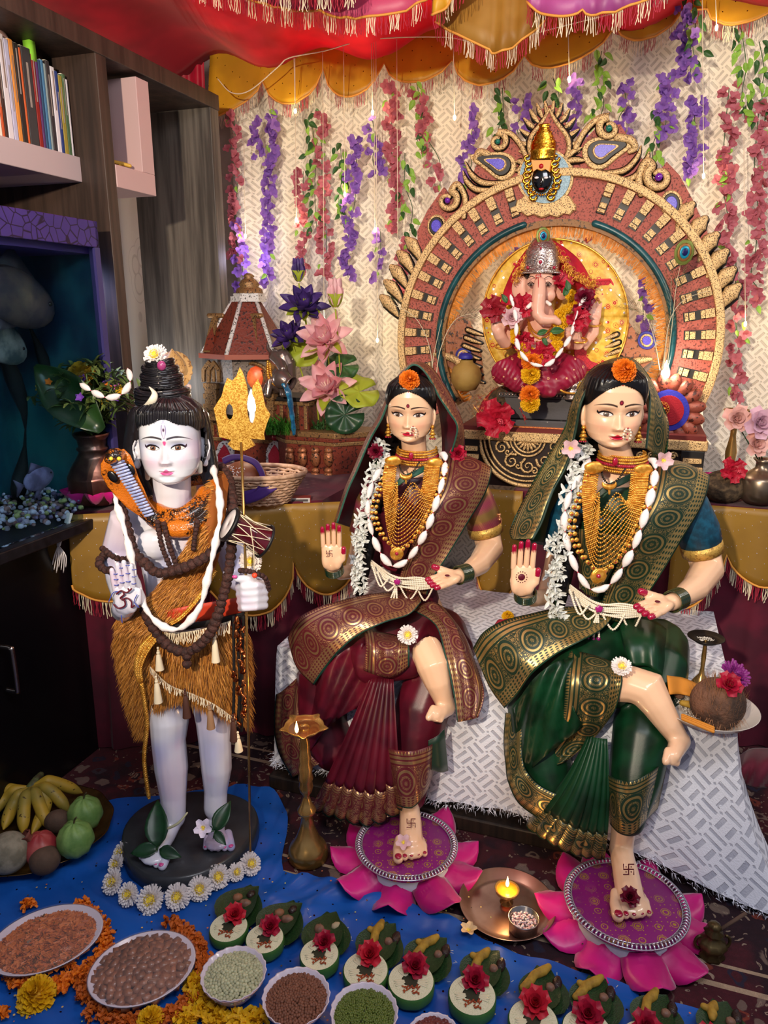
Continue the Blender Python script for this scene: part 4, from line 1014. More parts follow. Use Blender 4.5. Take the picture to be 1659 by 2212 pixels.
ch=thing('red_throne','red upholstered throne back standing behind the idol on the right','throne',G(1295,800,.07))
m=MB();m.prism([(1240,800),(1332,800),(1328,620),(1318,604),(1262,606),(1240,640)],.035,lambda u,v,w_:G(u,v,.085-w_),inset=3);m.build('backrest',m_bro('red_quilt','b82030','8a1422',70),ch,smooth=False)
m=MB();m.tube([G(1240,800,.05),G(1332,800,.05),G(1328,622,.05),G(1318,604,.05),G(1262,606,.05)],.0035,6);m.build('gold_edging',mat('red_piping','d03040',.5),ch)
# veil cloth
m=loft([[(1110,760,.06),(1080,690,.06),(1085,640,.06),(1110,580,.05),(1145,530,.03),(1172,515,.01),(1205,525,.02),(1250,560,.04),(1275,600,.05),(1290,620,.05)],
          [(1125,760,.03),(1100,700,.03),(1105,640,.03),(1125,590,.02),(1150,545,.0),(1172,530,-.01),(1198,545,0),(1235,585,.02),(1262,612,.02),(1275,625,.03)],
          [(1150,760,.05),(1120,700,.05),(1122,640,.05),(1135,600,.05),(1155,560,.05),(1172,550,.05),(1190,560,.05),(1220,600,.05),(1245,625,.05),(1255,640,.05)]],6,8,lambda u,v:.004*sin(u*60),P=lambda q:G(*q))
solo(m,'red_head_veil',mat('red_satin_veil','c41c34',.4,col2='98102a',vs_=20),'red satin veil draped behind the silver crown of the idol','veil',solid=.001)
m=MB()
for sg,pts in((1,[(1190,535),(1215,560),(1235,590),(1262,605),(1288,615)]),(-1,[(1150,545),(1128,575),(1115,605)])):
 P_=cat([G(x,y,-.005)for x,y in pts],12)
 for i,p in enumerate(P_):
  for k in range(3):r=rnd(2,6)*GK;c=p+V((rnd(-8,8)*GK,rnd(-.004,0),rnd(-8,8)*GK));m.tube([c+V((cos(a)*r,0,sin(a)*r))for a in[b*1.2 for b in range(5)]],.0008,4)
solo(m,'zari_trim',M_GOLD,'loose gold thread trim sewn along the red veil edge','trim')
SKG=mat('idol_skin','e2ab94',.4,sss=.1,coat=.15)
gn=thing('elephant_headed_idol','seated elephant headed idol in crimson dhoti and silver crown under the arch','statue',G(1165,850,.0))
b=MB();k=GK
def gp(x,y,d,r):return(G(x,y,d),r*GK)
b.cap([gp(1168,800,.02,52),gp(1168,765,.02,50),gp(1168,725,.02,44),gp(1166,690,.025,36),gp(1166,660,.03,26)],16)
b.ell(G(1168,752,-.025),(44*k,34*k,38*k),None,16,12)
b.ell(G(1168,615,0),(33*k,34*k,36*k),None,18,14);b.ell(G(1168,598,-.012),(27*k,22*k,20*k),None)
b.ell(G(1150,638,-.02),(14*k,)*3);b.ell(G(1186,638,-.02),(14*k,)*3)
b.cap([gp(1166,612,-.05,13),gp(1164,640,-.06,15),gp(1162,662,-.065,15),gp(1163,680,-.07,13.5),gp(1172,690,-.075,12),gp(1186,691,-.078,10.5),gp(1198,690,-.08,9),gp(1206,696,-.08,7)],12)
b.cap([gp(1120,690,.03,20),gp(1098,720,.0,17),gp(1090,742,-.02,14),gp(1080,725,-.035,13),gp(1076,714,-.04,13)],12)
b.cap([gp(1212,690,.03,20),gp(1245,730,.01,16),gp(1262,745,.0,14),gp(1282,718,-.01,12),gp(1284,690,-.012,11)],12)
b.cap([gp(1215,700,.02,18),gp(1235,745,-.01,15),gp(1248,745,-.03,13),gp(1240,728,-.045,13)],12)
b.ell(G(1238,722,-.05),(16*k,12*k,14*k))
b.ell(G(1075,706,-.042),(15*k,7*k,17*k));b.ell(G(1286,682,-.012),(13*k,6*k,15*k))
for cx,cy,dx,d0,sc in((1075,700,1,-.042,1),(1287,676,-1,-.012,.85)):
 for i in range(4):b.cap([(G(cx+(-10+6.6*i)*sc,cy,d0),3.6*k),(G(cx+(-14+8.5*i)*sc,cy-14*sc,d0),3.4*k),(G(cx+(-16+10*i)*sc,cy-24*sc-3*(i in(1,2)),d0-.004),2.8*k)],7)
 b.cap([(G(cx+12*dx*sc,cy+10,d0-.004),4*k),(G(cx+19*dx*sc,cy-4,d0-.01),3.4*k)],7)
for i in range(4):b.cap([(G(1226+i*7,712,-.058),4*k),(G(1224+i*7,722,-.072),4*k),(G(1228+i*6,732,-.066),3.6*k)],7)
b.ell(G(1135,855,-.04),(14*k,20*k,8*k));
for i in range(5):b.ell(G(1122+i*6,860,-.065),(3.4*k,5*k,3.4*k))
for sg,x in((-1,1124),(1,1215)):b.ell(G(x,622,.015),(20*k,6*k,26*k),rotm('Z',sg*25),14,10)
b.build('body',SKG,gn,remesh=.0024,sm=5)
b=MB()
b.cap([gp(1168,805,.01,42),gp(1120,800,-.01,40),gp(1092,805,-.05,32),gp(1120,825,-.075,24),gp(1160,838,-.08,18)],14)
b.cap([gp(1168,805,.01,42),gp(1215,800,-.01,40),gp(1238,800,-.05,30),gp(1215,822,-.07,22),gp(1180,840,-.07,20)],14);b.cap([gp(1168,800,-.06,20),gp(1190,845,-.085,14)],10)
t=NT('crimson_dhoti');x,y,z=t.obj();v2=t.comb(x,z);d=t.voro(42,v2,rand=.35);s_=((d*60).sin()>.2)*(d<.2)
t.set('Base Color',t.mix(s_,t.mix(t.noise(30),lin('a01438'),lin('70102c')),lin('e8b47c')));t.set('Roughness',.45);w2=(z*260+(x*x)*2500).sin();t.bump(w2,.35,.003)
b.build('dhoti',t.m,gn,remesh=.003,sm=4)
m=MB()
for x,y in((1124,836),(1215,836)):m.tube(cat([G(x-36,812,-.07),G(x,845,-.09),G(x+30,850,-.09)],8),.003,6)
m.build('dhoti_gold_hem',M_GOLD,gn)
m=MB()
for x in(1147,1184):m.ell(G(x,615,-.052),(6.5*k,4*k,4*k),None,12,8)
m.build('eyes',mat('idol_eye','8a7468',.3),gn)
m=MB()
for x,s in((1147,-1),(1184,1)):m.tube(cat([G(x-8,614,-.056),G(x,609,-.06),G(x+8,614,-.056)],5),.0011,5);m.tube(cat([G(x-9,603,-.05),G(x,597,-.055),G(x+9,600,-.05)],5),.0009,5);m.ell(G(x,615,-.061),(2.6*k,)*3)
m.build('brows',mat('brow_dark','2a1814',.4),gn)
m=MB();m.tube(cat([G(1150,652,-.055),G(1142,662,-.07),G(1134,668,-.08)],4),[4.5*k]*5+[4*k,3*k,2*k,k],8);m.tube(cat([G(1180,652,-.055),G(1186,656,-.065),G(1190,660,-.07)],4),[4*k]*7+[3*k,2*k],8);m.build('tusks',mat('tusk','f0e8e0',.3),gn)
m=MB();m.tube([G(1163,600,-.056),G(1163,608,-.066),G(1163,640,-.075)],.0012,5);
for p,q in(((1158,594),(1168,594)),((1158,600),(1168,600)),((1158,594),(1158,604)),((1168,590),(1168,600))):m.tube([G(*p,-.055),G(*q,-.055)],.0012,5)
m.build('forehead_mark',mat('vermilion','b01820',.3),gn)
m=MB();m.ell(G(1168,596,.004),(35*k,30*k,14*k));m.build('hair',M_HAIR,gn)
# crown
SILV=mat('crown_silver','d8ccc4',.25,.9,col2='a08c84',vs_=200,bump=.8,bs=180,bd=.0015)
m=MB();m.lathe([(40*k,0),(41*k,4*k),(37*k,8*k),(38*k,24*k),(36*k,30*k),(33*k,45*k),(27*k,58*k),(18*k,70*k),(9*k,78*k),(.5*k,84*k)],28,G(1168,592,0),sy=.85,fn=lambda a,r,z:1+.015*sin(a*20));cr_=m.build('crown',SILV,gn)
m=MB()
for i in range(30):a=pi+pi*i/29;m.ell(G(1168,590,0)+V((40.5*k*cos(a),34.5*k*sin(a),0)),2.4*k,None,6,5)
for i in range(18):a=2*pi*i/18;m.ell(G(1167+15*cos(a),566+15*sin(a),-.052),2*k,None,6,5);m.ell(G(1167+9*cos(a),566+9*sin(a),-.054),1.5*k,None,6,5)
for i in range(12):a=2*pi*i/12;m.ell(G(1168+8*cos(a),537+10*sin(a),-.034),1.6*k,None,6,5)
for x in(1140,1197):
 for i in range(9):a=2*pi*i/9;m.ell(G(x+6*cos(a),578+7*sin(a),-.042),1.5*k,None,6,5)
m.build('crown_beads',SILV,cr_,stuff=True)
m=MB();m.ell(G(1167,566,-.056),4*k);m.ell(G(1140,578,-.045),3.4*k);m.ell(G(1197,578,-.045),3.4*k);m.ell(G(1168,536,-.038),2.4*k);m.build('rubies',M_RUBY,cr_)
for cx,cy,d,r in((1087,744,-.02,17),(1252,735,-.04,16),(1284,700,-.012,14)):
 m=MB();m.tube([G(cx+r*cos(a),cy+r*.35*sin(a)+(4 if cx<1100 else 0),d-r*k*sin(a)*.9)for a in[2*pi*i/16 for i in range(16)]],.003,6,closed=True);m.build('gold_bracelet',M_GOLD,gn)
for q in range(3):m=MB();m.tube(cat([G(1140,690+q*7,-.0),G(1150,712+q*9,-.045),G(1168,722+q*9,-.065),G(1188,712+q*9,-.05),G(1196,690+q*7,-.0)],6),.0028,6);m.build('gold_necklace',M_GOLD,gn)
MB().cap([(G(1228,712,-.065),6*k),(G(1245,705,-.06),9*k)],10).build('sweet',mat('sweet_pink','e0b0a0',.5),gn)
# pedestal
pd=thing('grey_pedestal','dark grey stepped pedestal under the seated idol','pedestal',G(1160,905,.0))
m=MB();p0=G(1165,902,.06);ztp=G(1165,852,-.02).z;zb_=SZ
for z0,z1,h_ in((zb_,zb_+.022,1.0),(zb_+.024,ztp-.014,.9),(ztp-.014,ztp,.98)):m.box(R(ab(p0)[0]+.01,ab(p0)[1]+.02,(z0+z1)/2),(.255*h_,.16*h_,z1-z0),MROOM)
m.build('body',mat('charcoal_stone','4a4648',.6,bump=.4),pd,smooth=False,bevel=.003)
m=MB()
for i in range(26):m.ell(R(ab(p0)[0]+.01-.12+.0096*i,ab(p0)[1]+.02-.082,ztp-.005),.0036,None,6,5)
m.build('bead_moulding',SILV,pd,stuff=True)
m=MB();rbox(m,ab(p0)[0]-.135,ab(p0)[0]+.15,BS+.005,BS+.16,SZ+.0005,SZ+.004);solo(m,'brocade_mat',m_bro('orange_brocade','d8803c','b03030',90),'orange and gold brocade mat under the grey pedestal','mat',smooth=False)
# garland of marigolds round the idol
def chain(pts,n):
 P_=cat(pts,24);L=[0]
 for i in range(1,len(P_)):L.append(L[-1]+(P_[i]-P_[i-1]).length)
 out=[];
 for j in range(n):
  s_=L[-1]*j/(n-1);i=min(max(1,int(np.searchsorted(L,s_))),len(P_)-1);a=(s_-L[i-1])/max(1e-9,L[i]-L[i-1]);out.append(P_[i-1].lerp(P_[i],a))
 return out
gl=thing('marigold_garland','yellow marigold garland hanging round the neck of the elephant headed idol','garland',G(1170,790,-.08))
mm_=fl_marigold(.012,4,7,31).mesh('bloom');mm_.materials.append(MARY)
for p in chain([G(1104,668,-.03),G(1112,705,-.05),G(1122,740,-.075),G(1150,778,-.1),G(1180,770,-.1),G(1200,740,-.085),G(1208,700,-.06),G(1222,668,-.035),(G(1232,640,-.01))],24):
 for j in range(2):share(mm_,gl,p+V((rnd(-9,9)*k,rnd(-.008,.004),rnd(-6,6)*k)),facing(V((rnd(-.4,.4),-1,rnd(-.3,.5)))),rnd(.85,1.25),'bloom')
m=MB();m.tube(chain([G(1104,668,-.03),G(1122,740,-.07),G(1165,775,-.095),G(1205,720,-.07),G(1232,640,-.01)],30),.0012,5);m.build('string',M_COTTON,gl)
for x,y,mm2,lb in((1148,783,MARO,'orange marigold hanging on the idol lap, topmost of the four'),(1146,809,MARY,'yellow marigold below the orange one on the idol lap'),(1144,853,MARO,'orange marigold lying on the pedestal front'),(1145,871,MARY,'yellow marigold at the foot of the pedestal under an orange one')):
 flower('marigold',G(x,y,-.115),V((0,-1,.25)),20*k,lb,petals=mm2)
def cgarland(pts,n,label,r=7,D=None,kk=None,name='cotton_garland',scr=None):
 """raw cotton bead garland: puffy spindles on a red string"""
 t=thing(name,label,'garland',pts[len(pts)//2]);P_=chain(pts,n*2+1);kk=kk or GK
 for i in range(0,2*n,2):
  a,c,b=P_[i],P_[i+1],P_[i+2];s_=rnd(.8,1.1);m=MB()
  m.tube([a.lerp(c,.12),a.lerp(c,.4),a.lerp(c,.8),c.lerp(b,.3),c.lerp(b,.65),b.lerp(c,.12)],[r*.2*kk,r*.75*kk*s_,r*kk*s_,r*kk*s_*.95,r*.65*kk*s_,r*.18*kk],9,rnd_=True);m.build('cotton_bead',M_COTTON,t)
 m=MB();m.tube(P_,r*.16*kk,5);m.build('string',mat('kumkum_string','c0485a',.6),t);return t
cgarland([G(1102,635,-.06),G(1115,690,-.09),G(1116,740,-.11),G(1140,780,-.135),G(1180,790,-.14),G(1210,760,-.12),G(1235,720,-.095),G(1246,670,-.08),G(1268,640,-.06)],12,'white cotton bead garland round the elephant headed idol',5)
for kind,x,y,d,r,n,lb,mm2 in(('hibiscus',1066,668,-.05,30,(-.3,-1,.1),'dark crimson hibiscus at the left shoulder of the idol',mat('hibiscus_dark','8a1424',.5)),('hibiscus',1128,662,-.05,28,(.1,-1,.1),'red hibiscus tucked left of the idol trunk',None),('hibiscus',1245,690,-.07,28,(.2,-1,.1),'red hibiscus right of the idol trunk tip',None),
                                  ('hibiscus',1130,735,-.09,24,(0,-1,-.2),'red hibiscus hanging left on the idol chest',None),('hibiscus',1170,765,-.1,28,(0,-1,.1),'red hibiscus at the centre of the idol lap',None),('hibiscus',1205,612,-.0,30,(.4,-1,.6),'red hibiscus tucked behind the right ear of the idol',None),
                                  ('rose',1104,686,-.07,20,(.1,-1,.1),'pale pink rose beside the raised palm of the idol',PINKP),('rose',1262,645,-.06,20,(0,-1,.3),'deep crimson rose on the right shoulder of the idol',mat('rose_wine','6c1028',.4)),('rose',1255,668,-.06,18,(0,-1,-.1),'second crimson rose below the other on the right shoulder',mat('rose_wine','6c1028'))):
 flower(kind,G(x,y,d),V(n),r*k,lb,petals=mm2,seed=0)
for x,y,a,L,lb in((1160,722,20,24,'left one of the three on the chest'),(1188,716,5,30,'largest one on the chest'),(1172,730,-60,20,'lowest one on the chest'),(1095,655,120,22,'above the dark crimson hibiscus'),(1218,640,70,26,'left one at the right ear'),(1228,630,100,24,'right one at the right ear')):
 m=MB();petal(m,0,L*k,L*.5*k,0,.3,-.4,0,0,2,5,shape=lambda q:sin(pi*min(1,q**.75))+.03,loc=G(x,y,-.115),rot=frame(V((0,-1,.2)))@rotm('Z',a))
 solo(m,'leaf',GRNL,'small green leaf on the seated idol, '+lb,'leaf','leaves in the idol garland',solid=.0006)
# small offerings on the stool
def bowl(loc,r,h,label,m_,fill=None,name='bowl',catg='bowl',wave=0,foot=.6,th=.0015,group=None,lean=None,fillname='contents',fillz=.75):
 t=thing(name,label,catg,loc,group)
 pr=[(foot*r*.1,0),(foot*r,0),(foot*r*1.02,h*.05),(r*.86,h*.5),(r,h*.97),(r*1.03,h),(r*.98,h*.99),(r*.84-th,h*.5),(foot*r*.9,h*.1),(foot*r*.1,h*.09)]
 m=MB();m.lathe(pr,40,loc,lean,fn=(lambda a,rr,z:1+wave*max(0,z/h-.6)*sin(a*18))if wave else None);m.build('bowl_body',m_,t)
 return t
c=G(1184,922,-.0);bowl(RB(1183,922,2.19),22*k,.018,'small steel bowl on the stool between the two seated statues',M_STEEL);bowl(RB(1213,920,2.2),16*k,.018,'smaller steel bowl half hidden behind the green saree veil',M_STEEL)
cn=thing('coconut_offering','brown coconut wrapped in red and gold tinsel cloth on the stool left','coconut',RB(1075,920,2.2))
MB().ell(RB(1080,870,2.2),(30*k,30*k,38*k),rotm('Y',25),16,12,fn=lambda p:1+.25*max(0,p.z-.7)).build('shell',mat('coconut_brown','5a4834',.9,col2='34281c',vs_=80,bump=.8,bs=150),cn)
m=MB()
for i in range(900):
 a=rnd(0,2*pi);r=rnd(34,62);p=RB(1082+r*cos(a)*1.1,882-r*sin(a)*.8*(1 if sin(a)>0 else .5),2.2)-e2*rnd(-.01,.03);d=V((rnd(-1,1),rnd(-1,1),rnd(-1,1)))*.008;s_=V((rnd(-1,1),0,rnd(-1,1)))*.001
 m.add([p-s_,p+s_,p+d],[(0,1,2)],None,random.choice((0,0,1)))
m.build('tinsel',[M_GOLD,M_REDTH],cn,stuff=True)
m=loft([[(1030,920,2.17),(1040,870,2.2),(1080,835,2.22),(1130,850,2.2),(1150,910,2.17)],[(1045,922,2.14),(1058,890,2.16),(1085,860,2.2),(1120,880,2.16),(1135,915,2.14)]],8,5,lambda u,v:.004*sin(u*50));m.build('red_cloth',m_bro('red_tie_dye','8a1428','c06040',80),cn,solid=.001)
flower('hibiscus',RB(1072,905,2.11),V((-.15,-1,.15)),46*k,'large open red hibiscus on the stool edge between the statues',seed=0)
m=MB()
for i in range(26):p=RB(1040+i*1.6,925,2.13);m.tube([p+V((rnd(-.01,.01),0,0)),p+V((rnd(-.02,.03),-.01,.03)),p+V((rnd(-.03,.05),-.01,.055))],.0006,4)
solo(m,'grass_bunch',mat('dry_grass','5c6440',.7),'small bunch of durva grass lying beside the red hibiscus','grass')
# stone fruit-like pot inside the left of the arch
pt=thing('clay_round_pot','round ochre clay pot with blue floral lid inside the left of the arch','pot',RB(1003,860,2.2))
MB().lathe([(8*k,0),(24*k,4*k),(34*k,22*k),(36*k,38*k),(30*k,56*k),(16*k,66*k),(14*k,72*k)],24,RB(1006,845,2.22)).build('body',mat('ochre_clay','9c7c3c',.7,col2='8a6430',vs_=15,bump=.4),pt)
MB().lathe([(16*k,0),(18*k,5*k),(12*k,12*k),(3*k,14*k)],18,RB(1006,775,2.22),fn=lambda a,r,z:1+.08*sin(a*8)).build('lid',mat('lid_blue','2c2c90',.5),pt)
ms=MB();q=G(1236,848,-.05);ms.ell(q,(16*k,14*k,12*k));ms.ell(q+V((0,-.008,15*k)),(9*k,)*3);ms.ell(q+V((-8*k,-.006,22*k)),(4*k,2*k,5*k));ms.ell(q+V((8*k,-.006,22*k)),(4*k,2*k,5*k));ms.ell(q+V((0,-.012,26*k)),(2*k,2*k,6*k));ms.ell(q+V((0,0,-12*k)),(20*k,16*k,4*k))
solo(ms,'silver_mouse',SILV,'small silver mouse figurine sitting right of the orange marigold','figurine',remesh=.0012)
# ---------------------------------------------------------------- heads
def gs(x,z,cx,cz,sx,sz):return np.exp(-((x-cx)/sx)**2-((z-cz)/sz)**2)
def lin_np(c):return np.array(lin(c))
def head_shape(P_,Z,fe):
 zk=[-1.46,-1.44,-1.38,-1.25,-1.0,-.75,-.4,0,.4,.8,1.2,1.55,1.75,1.85]
 w_=np.interp(Z,zk,[0,.18,.34,.53,.78,.91,1.0,1.02,1.0,.97,.86,.6,.35,0])
 f_=np.interp(Z,zk,[0,.45,.66,.86,.90,.90,.93,.93,1.0,.98,.84,.58,.34,0])
 b_=np.interp(Z,zk,[0,.0,.05,.15,.4,.6,.9,1.08,1.2,1.18,1.02,.7,.4,0])
 s,c=np.sin(P_),np.cos(P_)
 X=w_*np.sign(s)*np.abs(s)**.88;Y=-np.where(c>0,f_*np.abs(c)**.8,-b_*np.abs(c)**.9)
 return X,Y
def make_head(o,rt,s,skin,fe):
 """o: point between the eyes, s: half face width (m); returns arrays (verts, faces, colours)"""
 nu,nv=360,250
 fr_=np.linspace(-1,1,nu,endpoint=False);ph=pi*(fr_*.42+.58*fr_**3)
 zz=np.linspace(0,1,nv);dens=lambda z:1+2.2*np.exp(-((z-.05)/.28)**2)+1.6*np.exp(-((z+.8)/.2)**2)
 zs=np.linspace(-1.46,1.85,4000);cd=np.cumsum(dens(zs));cd=(cd-cd[0])/(cd[-1]-cd[0]);zr=np.interp(zz,cd,zs)
 P_,Z=np.meshgrid(ph,zr);X,Y=head_shape(P_,Z,fe)
 m=np.clip(np.cos(P_)*1.6,0,1);ax=np.abs(X);es=fe.get('es',.43);d=np.zeros_like(X)
 k=np.clip((.12-Z)/.56,0,1);nh=(.03+.22*k**1.2)*np.clip((Z+.60)/.13,0,1)**.7*np.clip((.35-Z)/.3,0,1)
 d+=nh*np.exp(-(X/(.085+.06*k))**2)+.09*gs(ax,Z,.13,-.47,.075,.075)
 d+=-.11*gs(ax,Z,es,.03,.27,.16)+.075*gs(ax,Z,es,.0,.2,.10)+.03*gs(ax,Z,es,.28,.3,.08)
 d+=.05*gs(ax,Z,.5,-.42,.3,.25)+.07*gs(X,Z,0,-1.2,.2,.14)-.05*gs(X,Z,0,-1.0,.25,.07)
 lw=fe.get('lw',.26)
 d+=.075*gs(X,Z,0,-.745,lw*.75,.05)+.085*gs(X,Z,0,-.87,lw*.62,.055)-.06*np.exp(-((Z+.805+.03*(X/lw)**2*-1)/.02)**2)*(ax<lw)*(1-(ax/lw)**2)
 Y=Y-d*m
 col=np.ones(X.shape+(3,))*lin_np(skin)
 def paint(mask,c,op=1.0):
  mask=np.clip(mask,0,1)[...,None]*m[...,None].clip(0,1)*op
  col[...]=col*(1-mask)+lin_np(c)*mask
 sm=lambda v,w:np.clip(v/w+.5,0,1)
 paint(gs(ax,Z,.55,-.42,.28,.22),fe['blush'],.35)
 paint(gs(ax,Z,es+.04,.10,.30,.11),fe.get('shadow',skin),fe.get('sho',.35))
 dx=(ax-es);dxi=X-np.sign(X)*es
 # lips
 up=-.735+.03*np.cos(X/lw*5.5)-.10*(ax/lw)**2.2;lo=-.925+.125*(ax/lw)**2
 paint(sm(up-Z,.02)*sm(Z-lo,.02)*(ax<lw),fe['lips']);ln=-.805+.04*(ax/lw)**2
 paint(sm(.011-np.abs(Z-ln),.012)*(ax<lw*1.02),'5a0c18',.8)
 # eyes
 ew=fe.get('ew',.235);t=dx/ew;hu=.095*np.clip(1-t**2,0,1)**.75+.015*t;hl=-.062*np.clip(1-t**2,0,1)**.8+.012*t
 ins=(np.abs(t)<1)*sm(hu-Z,.012)*sm(Z-hl,.012)
 paint(ins,'ddd4d0');r=np.sqrt((dxi-fe.get('gx',0))**2+(Z-.012)**2)
 paint(ins*sm(.098-r,.012),'2a1410');paint(ins*sm(.084-r,.012),fe.get('iris','6b3a20'));paint(ins*sm(.038-r,.01),'080404')
 paint(sm(.014-np.sqrt((dxi-fe.get('gx',0)+.03)**2+(Z-.045)**2),.008)*ins,'ffffff')
 lt=.026+.018*np.clip(t,0,1.2);lu=np.where(t<1,.095*np.clip(1-t**2,0,1)**.75+.015*t,.015+.22*(t-1))
 paint((t>-1.02)*(t<1.28)*sm(lt-np.abs(Z-lu-lt*.5),.01),'140a0a')
 paint((np.abs(t)<1.0)*sm(.006-np.abs(Z-hl),.008),'3a2020',.8)
 cr=lu+.055+.0*t;paint((np.abs(t)<1.0)*sm(.006-np.abs(Z-cr),.01),fe.get('crease','7a4030'),.7)
 bz=.27+.115*(1-((ax-es*1.02)/.42)**2);bt=.034*np.clip((.92-ax)/.5,.1,1)*(ax>es-.33)*(ax<.86)
 paint(sm(bt-np.abs(Z-bz),.014)*(bt>0),'1c0c0a',.95)
 paint(gs(ax,Z,.055,-.575,.035,.02),'7a3a30',.5)
 for fn in fe.get('extra',[]):fn(X,Z,paint,sm)
 Z=np.where(Z>1.05,1.05+(Z-1.05)*.62,np.where(Z<-.95,-.95+(Z+.95)*.72,Z))
 A=np.stack([X,Y,Z],-1).reshape(-1,3)*s;Rm=np.array(rt);A=A@Rm.T+np.array(o)
 A0=A.reshape(nv,nu,3);F=[]
 i=np.arange(nu);
 for j in range(nv-1):F.append(np.stack([j*nu+i,j*nu+(i+1)%nu,(j+1)*nu+(i+1)%nu,(j+1)*nu+i],1))
 return A,np.concatenate(F),col.reshape(-1,3)
def hair_shell(o,rt,s,hl,k=1.08,nu=200,nv=90,back=1.06,fn=None,yb=.3,sl=.3):
 """hair cap: offset of the skull above the hairline hl(|x|)"""
 ph=np.linspace(-pi,pi,nu,endpoint=False);zr=np.linspace(-1.3,1.85,nv);P_,Z=np.meshgrid(ph,zr);X,Y=head_shape(P_,Z,None)
 Zs=np.where(Z>1.05,1.05+(Z-1.05)*.62,Z);kk=np.full_like(X,k)
 if fn is not None:kk=kk+fn(X,Y,Z,P_)
 A=np.stack([X*kk,Y*kk*np.where(Y>0,back,1)+.0,Zs*(1+(kk-1)*.8)],-1).reshape(-1,3);fr_=np.cos(P_).ravel()
 H_=hl(np.abs(X));fr=Y<yb;Zs=np.where(fr&(Zs<H_),H_,Zs);kk=np.minimum(kk,1.015+sl*np.clip(Z-hl(np.abs(X)),0,1)+1.0*np.clip(Y-.2,0,1))
 A=np.stack([X*kk,Y*kk*np.where(Y>0,back,1),Zs*(1+(kk-1)*.6)],-1).reshape(-1,3)
 keep=np.where(Y.ravel()<yb,Z.ravel()>hl(np.abs(X.ravel()))-.045,Z.ravel()>-1.15)
 m=MB();Rm=np.array(rt);B=(A*s)@Rm.T+np.array(o);vs_=[tuple(p)for p in B];fs=[]
 for j in range(nv-1):
  for i in range(nu):
   q=(j*nu+i,j*nu+(i+1)%nu,(j+1)*nu+(i+1)%nu,(j+1)*nu+i)
   if keep[q[0]]and keep[q[1]]and keep[q[2]]and keep[q[3]]:fs.append(q)
 m.add(vs_,fs,[(float(a),float(b))for a,b in zip(P_.ravel(),Z.ravel())]);return m
def figure_body(mb,head,name,m,parent,skin,vox=.0032,sm=6,raw=None,tint=None):
 """voxel-merged body + painted head in one mesh"""
 t=mb.build('tmp',[],None,org=V((0,0,0)),remesh=vox,sm=sm);realize(t);me=t.data
 n=len(me.vertices);A=np.empty(n*3,np.float32);me.vertices.foreach_get('co',A);A=A.reshape(-1,3)
 nf=len(me.polygons);ls=np.empty(nf,np.int32);me.polygons.foreach_get('loop_total',ls);li=np.empty(len(me.loops),np.int32);me.loops.foreach_get('vertex_index',li)
 if raw:
  k=len(A);A=np.concatenate([A,np.array(raw.v,np.float32)]);n=len(A);ls=np.concatenate([ls,np.array([len(f)for f in raw.f],np.int32)]);li=np.concatenate([li,np.array([i+k for f in raw.f for i in f],np.int32)])
 HA,HF,HC=head;org=np.array(parent_loc(parent))
 allv=np.concatenate([A,HA]).astype(np.float32)-org;fl=np.concatenate([li,(HF+n).ravel()]).astype(np.int32);lt=np.concatenate([ls,np.full(len(HF),4,np.int32)])
 me2=bpy.data.meshes.new(name);me2.vertices.add(len(allv));me2.vertices.foreach_set('co',allv.ravel());me2.loops.add(len(fl));me2.loops.foreach_set('vertex_index',fl)
 me2.polygons.add(len(lt));me2.polygons.foreach_set('loop_start',np.concatenate([[0],np.cumsum(lt)[:-1]]).astype(np.int32));me2.polygons.foreach_set('use_smooth',np.ones(len(lt),bool));me2.update(calc_edges=True)
 ca=me2.color_attributes.new('Col','FLOAT_COLOR','POINT');cc=np.ones((len(allv),4),np.float32);cc[:n,:3]=lin_np(skin);cc[n:,:3]=HC
 if tint:tint(cc,allv,n)
 ca.data.foreach_set('color',cc.ravel())
 bpy.data.objects.remove(t);me2.materials.append(m);o=bpy.data.objects.new(name,me2);C.objects.link(o);o.parent=parent;return o
def T(x,y,D,r):return(W(x,y,D),r*MP(x,y,D))
def tchain(*a):return[T(*q)for q in a]
def beads(pts,r,n,name,m,parent,bump_=0,nu=8,nv=6,string=None,alt=None,stuff=True,share_=False):
 P_=chain(pts,n)
 if share_:
  b=MB();b.ell((0,0,0),r,None,nu,nv);me=b.mesh(name);me.materials.append(m)
  for p in P_:share(me,parent,p,rotm('X',rnd(0,360)),rnd(.92,1.08),name)
 else:
  b=MB()
  for i,p in enumerate(P_):b.ell(p,r*(alt if alt and i%2 else 1),None,nu,nv)
  b.build(name,m,parent,stuff=stuff)
 if string:b=MB();b.tube(P_,r*.25,5);b.build('string',string,parent)
